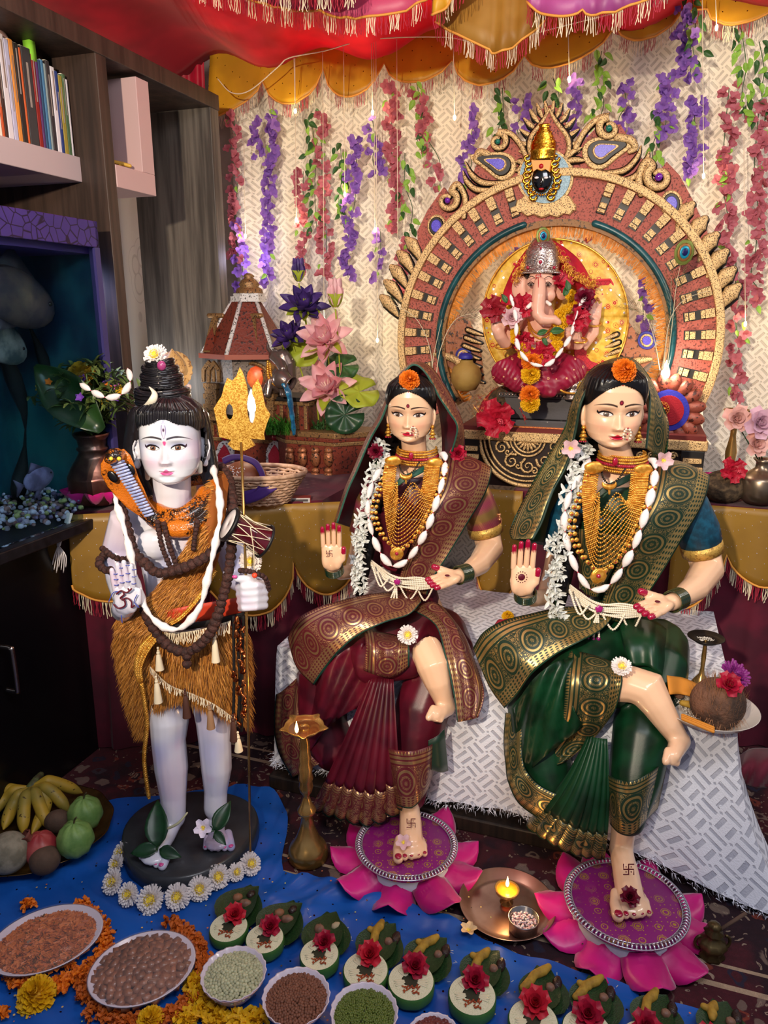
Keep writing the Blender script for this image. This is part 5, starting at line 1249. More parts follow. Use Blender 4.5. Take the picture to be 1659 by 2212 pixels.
def fur(g,n,L,name,parent,dirv,cols,wd=.0011,jit=.5,lift=.35):
 m=MB();nv,nu=len(g),len(g[0])
 for i in range(n):
  u,v=random.random()*(nu-1.001),random.random()*(nv-1.001);a,b=int(u),int(v);fu,fv=u-a,v-b
  p=g[b][a]*(1-fu)*(1-fv)+g[b][a+1]*fu*(1-fv)+g[b+1][a]*(1-fu)*fv+g[b+1][a+1]*fu*fv
  nn=(g[b][a+1]-g[b][a]).cross(g[b+1][a]-g[b][a])
  if nn.length<1e-12:continue
  nn.normalize()
  if nn.dot(O0-p)<0:nn=-nn
  d=(dirv(u/nu,v/nv,p)+nn*lift*rnd(.4,1.4)+V((rnd(-1,1),rnd(-1,1),rnd(-1,1)))*jit*.5).normalized();l=L*rnd(.5,1.2)
  s_=d.cross(V((rnd(-1,1),rnd(-1,1),rnd(-1,1)))).normalized()*wd;q=p+d*l*.55;e=q+(d+V((0,0,-.5))).normalized()*l*.5
  m.add([p-s_,p+s_,q+s_*.7,q-s_*.7,e],[(0,1,2,3),(3,2,4)],None,0,random.choice(cols))
 return m.build(name,mat('golden_fur','ffffff',.6,usecol=True,sheen=.2),parent,stuff=True)
RAW=[None]
def hand(b,P_,up,nrm,s,th=1,curl=0.,spread=.05,r=.2,lens=(.8,1.0,1.08,.95),thumb=(.75,.1),flat=.42,red=.15):
 """open hand: palm centre P_, finger direction up, palm normal nrm, s = palm half length; th=+1 thumb on the +side; returns fingertips"""
 up=up.normalized();nrm=(nrm-up*nrm.dot(up)).normalized();sd=up.cross(nrm).normalized()*th
 rt=Matrix((sd,nrm,up)).transposed()
 b.ell(P_-up*s*.1,(s*.80,s*flat,s*1.12),rt,16,12);b.ell(P_+sd*s*.42-up*s*.45+nrm*s*.12,(s*.4,s*.36,s*.6),rt,12,8);b.ell(P_-sd*s*.42-up*s*.35+nrm*s*.1,(s*.34,s*.33,s*.65),rt,12,8)
 for i in range(4):b.cap([(P_+sd*s*(-.57+.38*i)+up*s*.2,r*s*1.1),(P_+sd*s*(-.57+.38*i)+up*s*.85,r*s*1.15)],8)
 tips=[]
 for i in range(4):
  x=-.6+.4*i;p=P_+sd*s*x+up*s*.8;d=(up+sd*spread*(x*2)).normalized();L=s*lens[i]*1.15;pts=[(p,r*s)]
  for j in range(3):
   d=(d+nrm*curl*(.5+.4*j)).normalized();p=p+d*L*(.42,.32,.26)[j];pts.append((p,r*s*(.98,.9,.74)[j]))
  (RAW[0]or b).cap(pts,12);tips.append((pts[-2][0].lerp(pts[-1][0],-red),pts[-1][0],r*s*.86))
 p0=P_+sd*s*.5-up*s*.45+nrm*s*.1;d1=(up*thumb[0]+sd*(1-thumb[0])*1.2+nrm*thumb[1]*3).normalized()
 p1=p0+(sd*.45+up*.35).normalized()*s*.5+nrm*s*thumb[1];p2=p1+d1*s*.52;p3=p2+d1*s*.34
 b.cap([(p0,r*s*1.5),(p1,r*s*1.3),(p2,r*s*1.15),(p3,r*s*.85)],10);tips.append((p2.lerp(p3,.05),p3,r*s*1.05));return tips
# ---------------------------------------------------------------- blue-white standing statue
SKB='d8d8e4'
sv=thing('standing_statue','pale lilac white standing statue with topknot, fur wrap and raised painted palm','statue',W(405,1800,1.45))
t=NT('painted_skin');n=t.noise(9,det=1);vc=t.attr();pn=t.noise(14,det=1)
c_=t.mix(n.sm(.5,.72)*.35,vc,lin('6a78c8'));c_=t.mix(pn.sm(.55,.75)*.3,c_,lin('d89ac0'));c_=vc if False else c_
t.set('Base Color',c_);t.set('Roughness',.22);t.set('Coat Weight',.7);t.set('Coat Roughness',.05);M_SKB=t.m
b=MB();D=1.50;RAW[0]=MB()
b.cap(tchain((385,1395,D,70),(382,1330,D,60),(378,1260,D,64),(375,1190,D,76),(375,1140,D+.01,78),(374,1105,D+.02,52)),20,flat=.72,up=V((0,1,0)))
b.cap(tchain((372,1110,D,44),(372,1060,D-.01,40),(370,1010,D,42)),16)
for sx in(-1,1):b.ell(W(376+sx*40,1175,D-.052),(40*MP(376,1175,D),.022,34*MP(376,1175,D)))
b.cap(tchain((345,1110,D,34),(270,1130,D,40),(257,1190,D,37),(262,1250,D-.03,32),(272,1300,D-.07,25)),14) # viewer-left upper arm
b.cap(tchain((272,1300,D-.07,26),(266,1318,D-.1,26),(268,1310,D-.13,26)),12)
b.cap(tchain((405,1110,D,34),(478,1130,D,40),(500,1190,D,35),(515,1250,D-.02,30),(545,1265,D-.07,27),(540,1275,D-.11,26)),14)
kp=MP(270,1270,D-.14);tipsL=hand(b,W(271,1294,D-.15),V((0,-.06,1)),V((.05,-1,-.1)),31*kp,th=1,curl=.05,r=.225,lens=(1.25,1.6,1.75,1.5),spread=.03,thumb=(.9,.0))
# fist on the pole
fc=(541,1283)
b.ell(W(fc[0]+4,fc[1]-2,D-.12),(32*kp,.026,33*kp),None,14,10)
for i in range(4):b.cap([(W(572,fc[1]-20+15*i,D-.13),9.5*kp),(W(552,fc[1]-18+15*i,D-.155),10*kp),(W(528,fc[1]-16+15*i,D-.155),9.8*kp),(W(514+2*i,fc[1]-14+15*i,D-.135),8.5*kp)],10)
b.cap([(W(560,1252,D-.13),11*kp),(W(535,1250,D-.15),10*kp),(W(512,1250,D-.155),8*kp)],10)
# legs
b.cap(tchain((350,1390,D,44),(355,1480,D-.02,44),(366,1560,D-.045,42),(364,1600,D-.05,37),(370,1660,D-.055,36),(374,1720,D-.065,28),(374,1765,D-.075,27)),16)
b.cap(tchain((430,1390,D,44),(450,1480,D-.02,42),(462,1560,D-.04,38),(464,1600,D-.045,35),(468,1660,D-.05,33),(466,1710,D-.055,25),(465,1745,D-.06,25)),16)
def bfoot(b,ax,ay,tx,ty,D0,D1,w,z):
 a=WZ(ax,ay,z+.032);t_=WZ(tx,ty,z+.012);d=(t_-a);L=d.length;d.normalize();sd=d.cross(V((0,0,1))).normalized();tips=[]
 b.cap([(a-d*.012,w*.62),(a+d*L*.35,w*.7),(a.lerp(t_,.75),w*.62)],12);b.ell(t_-d*.006+V((0,0,.001)),(w*1.05,w*1.05,.012),None)
 for i in range(5):
  o_=sd*(-.95+.46*i)*w;q=t_+o_+d*(.014,.014,.012,.009,.004)[i];r_=w*(.34,.25,.24,.23,.21)[i];(RAW[0]or b).cap([(t_+o_*.88-d*.02,r_),(q,r_)],10);tips.append((q+V((0,0,r_*.7))+d*r_*.35,r_,d))
 return tips
ft1=bfoot(b,372,1782,332,1852,D-.01,D-.075,.03,.066);ft2=bfoot(b,465,1760,470,1822,D,D-.06,.029,.066)
o_=W(369,961,D-.045);s_=63*MP(369,961,D-.05);rt=rotm('X',-2)@rotm('Z',4)
def third(X,Z,paint,sm):
 t_=(Z-.62)/.3;w_=.085*np.clip(1-t_**2,0,1);paint(sm(w_-np.abs(X),.02)*(np.abs(t_)<1),'6a5a8a');paint(sm(w_*.7-np.abs(X),.02)*(np.abs(t_)<.9),'d8d0dc');paint(sm(.035-np.sqrt(X**2+((Z-.62)*.6)**2),.02),'4a2020')
 paint(sm(.055-np.sqrt(X**2+(Z-.2)**2),.03)+sm(.035-np.sqrt(X**2+((Z-.14)*.8)**2),.03),'d8508c')
def stint(cc,v,n):
 x,z=v[:n,0],v[:n,2]
 for w_,c_ in((np.clip(np.sin(x*52+1)*np.sin(z*21+.5)+.25*np.sin(z*60),0,1)*.38,'7078c8'),(np.clip(np.sin(x*38-1)*np.sin(z*17+2),0,1)*.3,'d8a0c0')):cc[:n,:3]=cc[:n,:3]*(1-w_[:,None])+lin_np(c_)*w_[:,None]
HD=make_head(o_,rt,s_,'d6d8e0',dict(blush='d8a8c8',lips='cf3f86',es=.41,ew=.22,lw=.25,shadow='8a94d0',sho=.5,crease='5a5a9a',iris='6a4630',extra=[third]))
figure_body(b,HD,'body',M_SKB,sv,SKB,.003,6,RAW[0],stint)
m=MB()
for x,y,sg in((299,975,-1),(441,970,1)):
 m.ell(W(x,y,D-.0),(13*kp,9*kp,30*kp),rotm('Y',sg*-12)@rotm('Z',sg*30));m.ell(W(x+sg*2,y+28,D-.01),(8*kp,8*kp,11*kp));m.tube(cat([W(x+sg*6,y-24,D-.012),W(x+sg*12,y-5,D-.012),W(x+sg*4,y+20,D-.015)],5),3*kp,6)
m.build('ears',mat('ear_skin',SKB,.25,coat=.5),sv,remesh=.0025,sm=3,stuff=True)
m=MB()
for x,y in((318,1014),(431,1000)):m.cap([(W(x,y,D-.03),6.5*kp),(W(x+1,y+18,D-.03),6*kp)],8)
m.build('ear_drops',mat('ivory','dcd4c0',.3,coat=.5),sv)
m=MB() # nails
for a,c,r in tipsL:pass
for q,r_,d in ft1+ft2:m.ell(q,(r_*.6,r_*.7,r_*.3),None,8,6)
m.ell(W(507,1246,D-.163),(6*kp,3*kp,4*kp));m.build('nails',mat('pink_nail','d04a90',.2,coat=1),sv,stuff=True)
m=MB()
for i,(bx,by,tx,ty)in enumerate(((252,1266,250,1236),(264,1262,262,1222),(277,1260,276,1216),(289,1264,290,1226))):
 for k_ in(.1,.5,.9):x,y=bx+(tx-bx)*k_,by+(ty-by)*k_;m.tube([W(x-4.5,y+1,D-.1595),W(x,y+1.5,D-.164),W(x+4.5,y,D-.1595)],1.*kp,6,rnd_=True)
for pts in(((235,1300),(245,1280),(262,1278)),((296,1285),(290,1300),(300,1312)),((262,1330),(264,1345))):m.tube(cat([W(x,y,D-.165)for x,y in pts],5),1.1*kp,6,rnd_=True)
m.build('palm_lines',mat('palm_blue','4450a8',.4),sv,stuff=True)
m=MB()
for pts in(((252,1283),(262,1276),(268,1284),(260,1292),(268,1296),(270,1308),(256,1314),(246,1306)),((264,1296),(274,1292),(284,1300),(284,1312),(290,1308)),((262,1276),(274,1280),(284,1272)),((277,1272),(279,1276))):m.tube(cat([W(x,y,D-.1665)for x,y in pts],6),1.8*kp,7,rnd_=True)
m.build('om_symbol',mat('kumkum_dark','5a0c20',.5),sv,stuff=True)
# hair
HRB=NT('glossy_black_hair');u,v=HRB.uv();HRB.set('Base Color',(.012,.01,.012));HRB.set('Roughness',.25);HRB.set('Coat Weight',.6);HRB.bump((u*60+HRB.noise(6)*8).sin(),.7,.003);HRB=HRB.m
hs=hair_shell(o_,rt,s_,lambda x:.90-.45*x**3+.06*np.cos(x*7),1.12,fn=lambda X,Y,Z,P_:.02*np.sin(P_*40)+.1*(Y>0))
hr=hs.build('hair',HRB,sv,solid=.004)
def bun(x,y,rx,h,D_=D+.03):
 m=MB();c=W(x,y,D_);k_=MP(x,y,D_)
 for i in range(3):m.tube([c+V((cos(a)*rx*k_,sin(a)*rx*k_*.9,(h*(i-1)*.5+3*sin(a*2+i))*k_))for a in[2*pi*j/24 for j in range(24)]],h*.42*k_,8,closed=True)
 m.ell(c,(rx*k_,rx*k_*.9,h*.8*k_));m.build('hair_coil',HRB,sv)
bun(352,858,52,22,D-.01);bun(350,822,40,16,D);bun(347,803,35,14,D);bun(346,786,27,12,D)
m=MB();c=W(350,836,D)
for i in range(22):a=2*pi*i/22;m.ell(c+V((cos(a)*43*kp,sin(a)*40*kp,0)),5.5*kp,None,8,6)
m.build('topknot_beads',HRB,sv,stuff=True)
m=MB();m.cap(tchain((300,900,D+.04,24),(290,960,D+.05,24),(300,1020,D+.05,26),(318,1060,D+.05,18)),12);m.cap(tchain((430,900,D+.04,22),(443,960,D+.04,20),(452,1020,D+.03,22),(452,1050,D+.02,12)),12);m.build('hair_lengths',HRB,sv,remesh=.004,sm=2)
m=MB();P_=cat([W(322,835,D-.06),W(334,850,D-.075),W(329,866,D-.08),(W(316,878,D-.07)),W(300,882,D-.055)],6);n_=len(P_);m.tube(P_,[(1+7.5*sin(pi*i/(n_-1)))*kp for i in range(n_)],8,flat=.5);m.build('crescent',mat('ivory','dcd4c0'),sv)
m=MB();m.ell(W(349,790,D-.03),(10*kp,8*kp,11*kp));m.build('tiny_face',mat('magenta_face','9a3a70',.25,coat=.5),sv)
flower('mum',W(336,768,D-.01),V((-.1,-1,.5)),27*kp,'white and yellow chrysanthemum on top of the standing statue topknot',seed=0)
# snake
t=NT('snake_skin');u,v=t.uv();q=t.voro(260);n=t.noise(14);t.set('Base Color',t.mix((n+q*.2).sm(.6,.74),lin('c86c18'),lin('1c1008')));t.set('Roughness',.25);t.set('Coat Weight',.6);t.bump(t.voro(300),.5,.002);M_SNK=t.m
sk=thing('cobra','orange and black cobra coiled round the neck with raised spread hood','snake',W(330,1110,D-.06))
m=MB();hood=[(249,975,20,.4),(252,992,34,.25),(256,1012,38,.2),(268,1040,36,.2),(284,1064,32,.24),(300,1088,26,.35),(318,1108,20,.7),(335,1122,20,.9)]
hx=V((.86,0,.25)).normalized();rows=[]
for(x,y,r,fl)in hood:
 c=W(x,y,D-.10+.03*(y-975)/150);rows.append([c+hx*(cos(a)*r*kp)+V((0,1,0))*(sin(a)*r*kp*fl+abs(cos(a))**2*-.006*(r>24))for a in[2*pi*i/20 for i in range(20)]])
m.grid(rows,cu=True);m.f.append(tuple(reversed(range(20))));m.mi.append(0);m.ell(W(249,984,D-.115),(20*kp,22*kp,16*kp));m.ell(W(240,992,D-.128),(14*kp,14*kp,10*kp))
for pts in([(333,1120,-.055,20),(370,1140,-.085,22),(420,1135,-.08,22),(455,1100,-.04,20),(468,1060,.0,16),(450,1035,.04,14),(400,1040,.08,14)],[(320,1095,-.02,17),(350,1120,-.065,18),(390,1125,-.075,18),(430,1100,-.055,18),(450,1070,-.02,15)],[(325,1080,.0,12),(352,1105,-.055,14),(390,1110,-.07,15),(425,1085,-.045,14),(438,1060,-.01,11)]):
 P_=cat([W(x,y,D+d)for x,y,d,r in pts],8);m.tube(P_,[float(np.interp(i/(len(P_)-1),np.linspace(0,1,len(pts)),[p[3]for p in pts]))*kp for i in range(len(P_))],12,rnd_=True)
m.build('body',M_SNK,sk)
m=MB()
for i in range(19):
 t_=i/18;x,y=254+68*t_,1000+112*t_;c=W(x,y,D-.118+.028*t_);w_=(13-4*t_)*kp;m.ell(c,(w_,5*kp,3.6*kp),frame(hx.cross(V((0,1,0)))),8,6)if False else m.tube([c-hx*w_,c-V((0,.003,0)),c+hx*w_],3.2*kp,6,rnd_=True)
m.build('belly_scales',mat('belly_blue','8a96c4',.25,col2='a8b0d4',vs_=60,coat=.5),sk,stuff=True)
m=MB()
for x in(240,257):m.ell(W(x,991,D-.137),4.5*kp,None,8,6)
m.build('eyes',mat('yellow_eye','e8c83c',.2),sk)
m=MB()
for x,y in((243,1030),(281,1014)):m.ell(W(x,y,D-.107),(9*kp,2*kp,14*kp),rotm('Y',-30),12,8)
m.build('hood_spots',M_BLACK,sk)
# base
bp=thing('statue_base','round dark grey plinth under the standing statue','plinth',WZ(408,1800,.02))
bc=WZ(409,1790,.066);sx=(WZ(548,1790,.066)-WZ(268,1790,.066)).length/2
m=MB();m.lathe([(.9,0),(1.03,.002),(1.04,.03),(1.02,.046),(.98,.05),(.5,.051),(.001,.051)],48,(0,0,0),fn=lambda a,r,z:sx*(1+.04*sin(a*3)),sy=.98,cap0=True)
mm2=MB();mm2.put(m,loc=V((bc.x,bc.y,.016)));mm2.build('plinth_body',mat('dark_grey_paint','36383c',.35,var=.25,bump=.25,bs=20,coat=.2),bp)
# fur
FC=[(.55,.22,.03),(.45,.17,.02),(.62,.28,.05),(.36,.13,.02),(.5,.2,.025)]
fw=thing('fur_wrap','golden brown fur wrap with gold braid around the hips and chest of the standing statue','garment',W(390,1400,D-.06))
ML=mat('fur_lining','8a4a10',.8)
def furpart(rows,n,L,dv,nm,lift=.35):
 m=loft(rows,8,8);m.build(nm+'_backing',ML,fw,solid=.003);fur(m.g,n,L,nm,fw,dv,FC,lift=lift)
furpart([[(250,1370,D+.02),(290,1350,D-.06),(380,1370,D-.085),(470,1350,D-.08),(532,1360,D+.02)],[(262,1440,D+.03),(310,1440,D-.07),(390,1450,D-.1),(480,1450,D-.09),(538,1440,D+.02)],[(300,1500,D+.02),(335,1520,D-.065),(390,1500,D-.095),(470,1530,D-.085),(535,1560,D+.01)]],15000,.03,lambda u,v,p:V((.3*(u-.5),0,-1)),'hip_fur')
furpart([[(262,1330,D-.02),(290,1315,D-.08),(320,1320,D-.09)],[(268,1400,D),(290,1400,D-.07),(325,1400,D-.1)],[(278,1490,D),(296,1490,D-.05),(326,1490,D-.07)],[(306,1570,D),(314,1575,D-.03),(322,1570,D-.04)]],9000,.032,lambda u,v,p:V((-.5,0,-1)),'side_fur',.5)
furpart([[(262,1360,D-.10),(330,1365,D-.11),(390,1352,D-.10)],[(300,1320,D-.10),(350,1320,D-.105),(410,1320,D-.10)],[(340,1275,D-.095),(390,1275,D-.105),(445,1270,D-.09)],[(385,1215,D-.095),(425,1215,D-.095),(470,1210,D-.07)],[(428,1150,D-.09),(455,1140,D-.085),(485,1130,D-.055)],[(448,1080,D-.045),(468,1070,D-.03),(492,1060,D+.0)],[(470,1030,D+.03),(485,1020,D+.05),(500,1015,D+.07)]],14000,.022,lambda u,v,p:V((-1,0,-.55)),'chest_fur',.5)
m=loft([[(300,1330,D-.1),(400,1310,D-.108),(520,1290,D-.07)],[(290,1350,D-.095),(400,1345,D-.105),(522,1330,D-.07)]],8,4);m.build('red_sash',mat('orange_red_sash','c03a20',.5),fw,solid=.002)
m=loft([[(330,1348,D-.108),(420,1345,D-.112),(528,1322,D-.075)],[(330,1364,D-.105),(420,1358,D-.11),(528,1336,D-.075)]],8,2);m.build('black_waistband',mat('black_band','100c0e',.8),fw,solid=.003)
def braid(pts,r,n,nm,m_):
 P_=chain(pts,n*4);m=MB()
 for ph in(0,pi):m.tube([p+V((cos(i*1.3+ph)*r,-abs(sin(i*1.3+ph))*r*.6,sin(i*1.3+ph)*r))for i,p in enumerate(P_)],r*.45,5)
 return m.build(nm,m_,fw)
braid([W(465,1235,D-.115),W(430,1290,D-.12),W(395,1330,D-.12),W(368,1348,D-.12)],.0035,30,'gold_braid',M_GOLD)
for k_ in range(3):braid([W(350-k_*8,1368,D-.125),W(322-k_*9,1400,D-.125),W(304-k_*5,1440,D-.12),W(306-k_*3,1470,D-.11)],.0035,26,'gold_braid',M_GOLD)
braid([W(306,1475,D-.1),W(318,1560,D-.07),W(312,1640,D-.05),W(322,1722,D-.04)],.004,60,'gold_cord',M_GOLD)
m=MB();top_=chain([W(345,1366,D-.125),W(420,1362,D-.13),W(500,1340,D-.11)],70);fringe(m,top_,.026,cols=1,step=.0018);low=chain([W(325,1440,D-.12),(W(365,1478,D-.115)),W(420,1500,D-.115),W(465,1522,D-.11),W(512,1556,D-.1)],90);fringe(m,low,.018,cols=1,step=.0014);fringe(m,chain([W(330,1520,D-.08),W(385,1515,D-.09)],30),.014,cols=1,step=.0012)
m.build('cream_fringe',M_CREAM,fw,stuff=True)
def tassel(x,y,D_,h,c,wd=1.):
 p=W(x,y,D_);k_=MP(x,y,D_);t_=MB();t_.ell(p,4.5*k_,None,8,6);t_.lathe([(3*k_,-3*k_),(5*k_,-6*k_),(7*k_,-h*.5*k_),(9.5*wd*k_,-h*k_)],14,p,fn=lambda a,r,z:1+.15*sin(a*7));t_.tube([p,p+V((0,0,12*k_))],.0007,4)
 for i in range(2):t_.ell(p+V((0,0,(5+6*i)*k_)),3*k_,None,8,6)
 t_.build('tassel',c,fw)
for x,y,h,c in((463,1378,56,M_CREAM),(338,1472,50,M_CREAM),(342,1410,40,M_CREAM),(400,1500,55,mat('brown_tassel','4a2a20',.7)),(453,1532,46,mat('tan_tassel','9a7454',.7)),(503,1555,50,mat('brown_tassel','4a2a20')),(514,1592,34,M_CREAM)):tassel(x,y,D-.125,h,c)
m=MB()
for x0 in(505,515,524):
 m.tube(cat([W(x0+rnd(-3,3),1330,D-.1),W(x0,1400,D-.1),W(x0+rnd(-4,4),1480,D-.1),W(x0-2,1580,D-.1)],6),.0032,6)
m.build('black_cords',mat('black_band','100c0e'),fw,stuff=True)
bell=MB();bell.lathe([(.0006,.014),(.003,.012),(.004,.005),(.0065,0),(.0055,.0005),(.003,.005)],12);bmh=bell.mesh('bell');bmh.materials.append(mat('copper_bell','c07040',.25,1))
for i in range(24):share(bmh,fw,W(rnd(503,532),1345+i*9.6,D-.115+rnd(-.006,.006)),rotm('Y',rnd(-30,30))@rotm('X',rnd(-30,30)),rnd(.8,1.1))
# malas
MR=mat('rudraksha','46261f',.75,col2='2a1512',vs_=120,bump=1,bs=220,bd=.003);RS=mat('brown_string','3a1c18',.8)
def rud(r,seed=0):
 random.seed(seed);m=MB();m.ell((0,0,0),r,None,12,9,fn=lambda p:1+rnd(-.09,.09));me=m.mesh('bead');me.materials.append(MR);return me
def mala(pts,r,n,label,D_=0):
 t_=thing('rudraksha_mala',label,'necklace',pts[len(pts)//2]);me=rud(r);P_=chain(pts,n)
 for p in P_:share(me,t_,p,rotm('X',rnd(0,360))@rotm('Y',rnd(0,360)),rnd(.92,1.08))
 m=MB();m.tube(P_,r*.2,5);m.build('string',RS,t_)
mala([W(255,1080,D-.07),W(272,1130,D-.09),W(290,1190,D-.1),W(320,1222,D-.115),W(345,1238,D-.125),W(400,1225,D-.13),W(455,1195,D-.125),W(487,1150,D-.09),W(502,1090,D-.02),W(495,1035,D+.04),W(480,1010,D+.07)],.0105,40,'shorter large bead rudraksha mala looping across the chest of the standing statue')
mala([W(505,1100,D-.08),W(497,1215,D-.13),W(484,1280,D-.14),W(465,1345,D-.145),W(440,1385,D-.145),W(405,1408,D-.145),W(372,1400,D-.145),W(346,1378,D-.14),W(328,1350,D-.135),W(312,1318,D-.12)],.0105,34,'longer rudraksha mala hanging down to the fur skirt')
mala([W(404,1418,D-.147),W(404,1434,D-.147)],.009,2,'pendant bead pair at the bottom of the longer rudraksha mala')
mala([W(340,1128,D-.1),W(350,1180,D-.112),W(368,1225,D-.118)],.0055,13,'small bead string on the chest nearer the raised palm');mala([W(354,1132,D-.105),W(366,1180,D-.115),W(384,1228,D-.118)],.0055,13,'second small bead string beside it towards the chest centre');mala([W(426,1128,D-.1),W(421,1160,D-.108),W(418,1185,D-.108)],.0055,8,'small bead string emerging from the fur on the right of the chest')
mala([W(222,1185,D-.03),W(240,1200,D-.055),W(262,1208,D-.06),W(286,1204,D-.045)],.0065,9,'rudraksha armlet round the upper arm of the raised hand');mala([W(224,1200,D-.04),W(214,1215,D-.06),W(224,1230,D-.08),W(238,1232,D-.09)],.0085,6,'loose rudraksha bracelet left of the raised palm')
mala([W(520,1232,D-.14),W(546,1236,D-.16),W(572,1248,D-.15),W(580,1272,D-.13)],.0055,12,'rudraksha wristlet above the fist holding the trident')
m=MB();P_=cat([W(258,1050,D-.03),W(250,1080,D-.09),(W(262,1120,D-.1)),W(278,1180,D-.11),W(292,1240,D-.12),W(312,1310,D-.14),W(350,1352,D-.145),W(392,1356,D-.15),W(432,1310,D-.15),W(448,1250,D-.145),W(462,1190,D-.14),W(474,1130,D-.11),W(474,1070,D-.05),W(462,1020,D+.01),W(455,1000,D+.03)],8)
m.tube(P_,[.0062*(1+.35*sin(i*.55)+.15*sin(i*1.7))for i in range(len(P_))],9);solo(m,'cotton_strand',M_COTTON,'thick raw white cotton strand looping round the standing statue to the waist','garland')
# trident + drum
tr=thing('trident','gold glitter trident on a thin brass rod held in the fist','trident',W(541,1835,D-.13))
t=NT('gold_glitter');vcol=t.voro(520,None,'F1','Color');q=t.nt.nodes.new('ShaderNodeSeparateXYZ');t.nt.links.new(vcol.k,q.inputs[0]);h=S(t.nt,q.outputs[0]);t.set('Base Color',t.mix(h,lin('a86c14'),lin('f8c860')));t.set('Roughness',.35);t.set('Metallic',.7);t.bump(h,1,.004);M_GLIT=t.m
TD=1.385
def Tr(u,v,w_=0):return W(u,v,TD)-V((0,w_,0))
L_=[(519,793),(525,803),(534,831),(537,855),(534,872),(536,896),(541,912),(547,914),(552,899),(554,879),(551,862),(545,850),(547,834),(558,818),(566,838),(574,878),(585,895),(577,915),(571,936),(573,949),(542,946),(552,961),(529,973),(505,970),(493,958),(501,949),(475,943),(472,922),(463,882),(470,870),(480,855),(485,835),(492,816),(503,822),(512,811)]
bm=bmesh.new();es_=[]
for lp in(L_,[(497+8*cos(2*pi*i/14),889+17*sin(2*pi*i/14))for i in range(14)]):vv=[bm.verts.new(Tr(x,y))for x,y in lp];es_+=[bm.edges.new((vv[i],vv[(i+1)%len(vv)]))for i in range(len(vv))]
bmesh.ops.triangle_fill(bm,use_beauty=True,edges=es_);me=bpy.data.meshes.new('head');bm.to_mesh(me);bm.free();me.materials.append(M_GLIT)
o=bpy.data.objects.new('trident_head',me);C.objects.link(o);o.parent=tr
for q_ in me.vertices:q_.co-=tr.location
k_=o.modifiers.new('t','SOLIDIFY');k_.thickness=.006
m=MB();m.tube([W(521,955,TD-.005),W(531,1240,D-.15),W(541,1838,D-.14)],.0027,8);m.build('rod',M_BRASS,tr)
dm=thing('damaru_drum','small dark red hourglass hand drum tied to the trident rod','drum',W(535,1150,TD-.01))
dx=(W(578,1172,TD-.0)-W(490,1130,TD-.03)).normalized();dc=W(534,1151,TD-.02);kk=MP(534,1151,TD);rt2=frame(dx);hl_=44*kk
MB().lathe([(33*kk,-hl_),(30*kk,-hl_*.8),(27*kk,-hl_*.4),(25.5*kk,0),(27*kk,hl_*.4),(30*kk,hl_*.8),(33*kk,hl_)],28,dc,rt2).build('drum_body',mat('dark_red_lacquer','4a0c18',.2,coat=.8),dm)
for sg in(-1,1):
 MB().lathe([(36*kk,hl_*sg*.92),(37*kk,hl_*sg),(33*kk,hl_*sg*1.05)],28,dc,rt2).build('rim',mat('black_rim','0c0a0c',.5),dm,solid=.004);m=MB();m.lathe([(.001,hl_*sg*1.04),(33*kk,hl_*sg*1.04)],28,dc,rt2);m.build('skin',mat('drum_skin','cfc6c4',.6),dm,solid=.001)
m=MB()
for i in range(9):
 a=2*pi*i/9;e=lambda ang,z,r:dc+rt2@V((cos(ang)*r*kk,sin(ang)*r*kk,z));m.tube([e(a,-hl_,36),e(a+.35,0,28.5),e(a+.7,hl_,36)],.0009,5);m.tube([e(a+.7,-hl_,36),e(a+.35,0,28.5),e(a,hl_,36)],.0009,5)
m.build('lacing',M_CREAM,dm,stuff=True)
m=MB();m.tube(cat([W(541,1140,TD-.06),W(548,1190,TD-.05),W(549,1240,TD-.04)],5),.0011,5);m.build('cord',M_CREAM,dm);m=MB();m.ell(W(550,1243,TD-.05),.0055);m.build('orange_bead',mat('orange_bead','e8482c',.3),dm)
flower('mum',W(541,1213,D-.10),V((.1,-1,.4)),27*kp,'pale yellow and white chrysanthemum tucked at the wrist of the trident hand',seed=1)
# leaves and flowers on the feet
def bael(x,y,ang,L,label,D_,z=None,parent=None,nrm=V((0,-.7,.7)),wd=.55):
 m=MB();petal(m,0,L,L*wd,0,.15,-.5,0,0,3,7,shape=lambda q:sin(pi*min(1,q**.8))*(1-.2*q)+.03,loc=V((0,0,0)),rot=frame(nrm)@rotm('Z',ang));c=W(x,y,D_)
 m2=MB();m2.put(m,loc=c);return m2
for grp,arr,lb in(('a',((342,1830,100,.098,348),(342,1832,190,.06,0),(344,1834,-18,.052,0)),'three lobed bael leaf sprig lying on the statue foot nearer the fruit tray'),('b',((464,1796,66,.068,0),(462,1796,150,.022,0),(464,1796,-45,.038,0)),'smaller bael leaf sprig on the statue foot nearer the trident rod')):
 t_=thing('leaf_sprig',lb,'leaf',W(arr[0][0],arr[0][1],1.345));
 for x,y,a,L,_ in arr:bael(x,y,a,L,None,1.34).build('leaf',DKG,t_,solid=.0008)
 m=MB();m.tube([W(arr[0][0],arr[0][1]-2,1.338),W(arr[0][0]-4,arr[0][1]+16,1.335)],.001,5);m.build('stem',GRNL,t_)
flower('plum',W(440,1788,1.335),V((0,-.8,.6)),.022,'white plumeria flower with yellow heart beside the smaller bael sprig')
m=MB();m.tube(cat([W(362,1790,1.345),W(385,1778,1.34),W(405,1755,1.345)],5),[.0025,.0028,.003,.003,.003,.0028,.0026,.0024,.0022,.002,.0015],7);solo(m,'flower_tube',mat('pale_yellow_petal','c8c49c',.6),'thin pale yellow rolled petal sticking out from the ankle','petal')
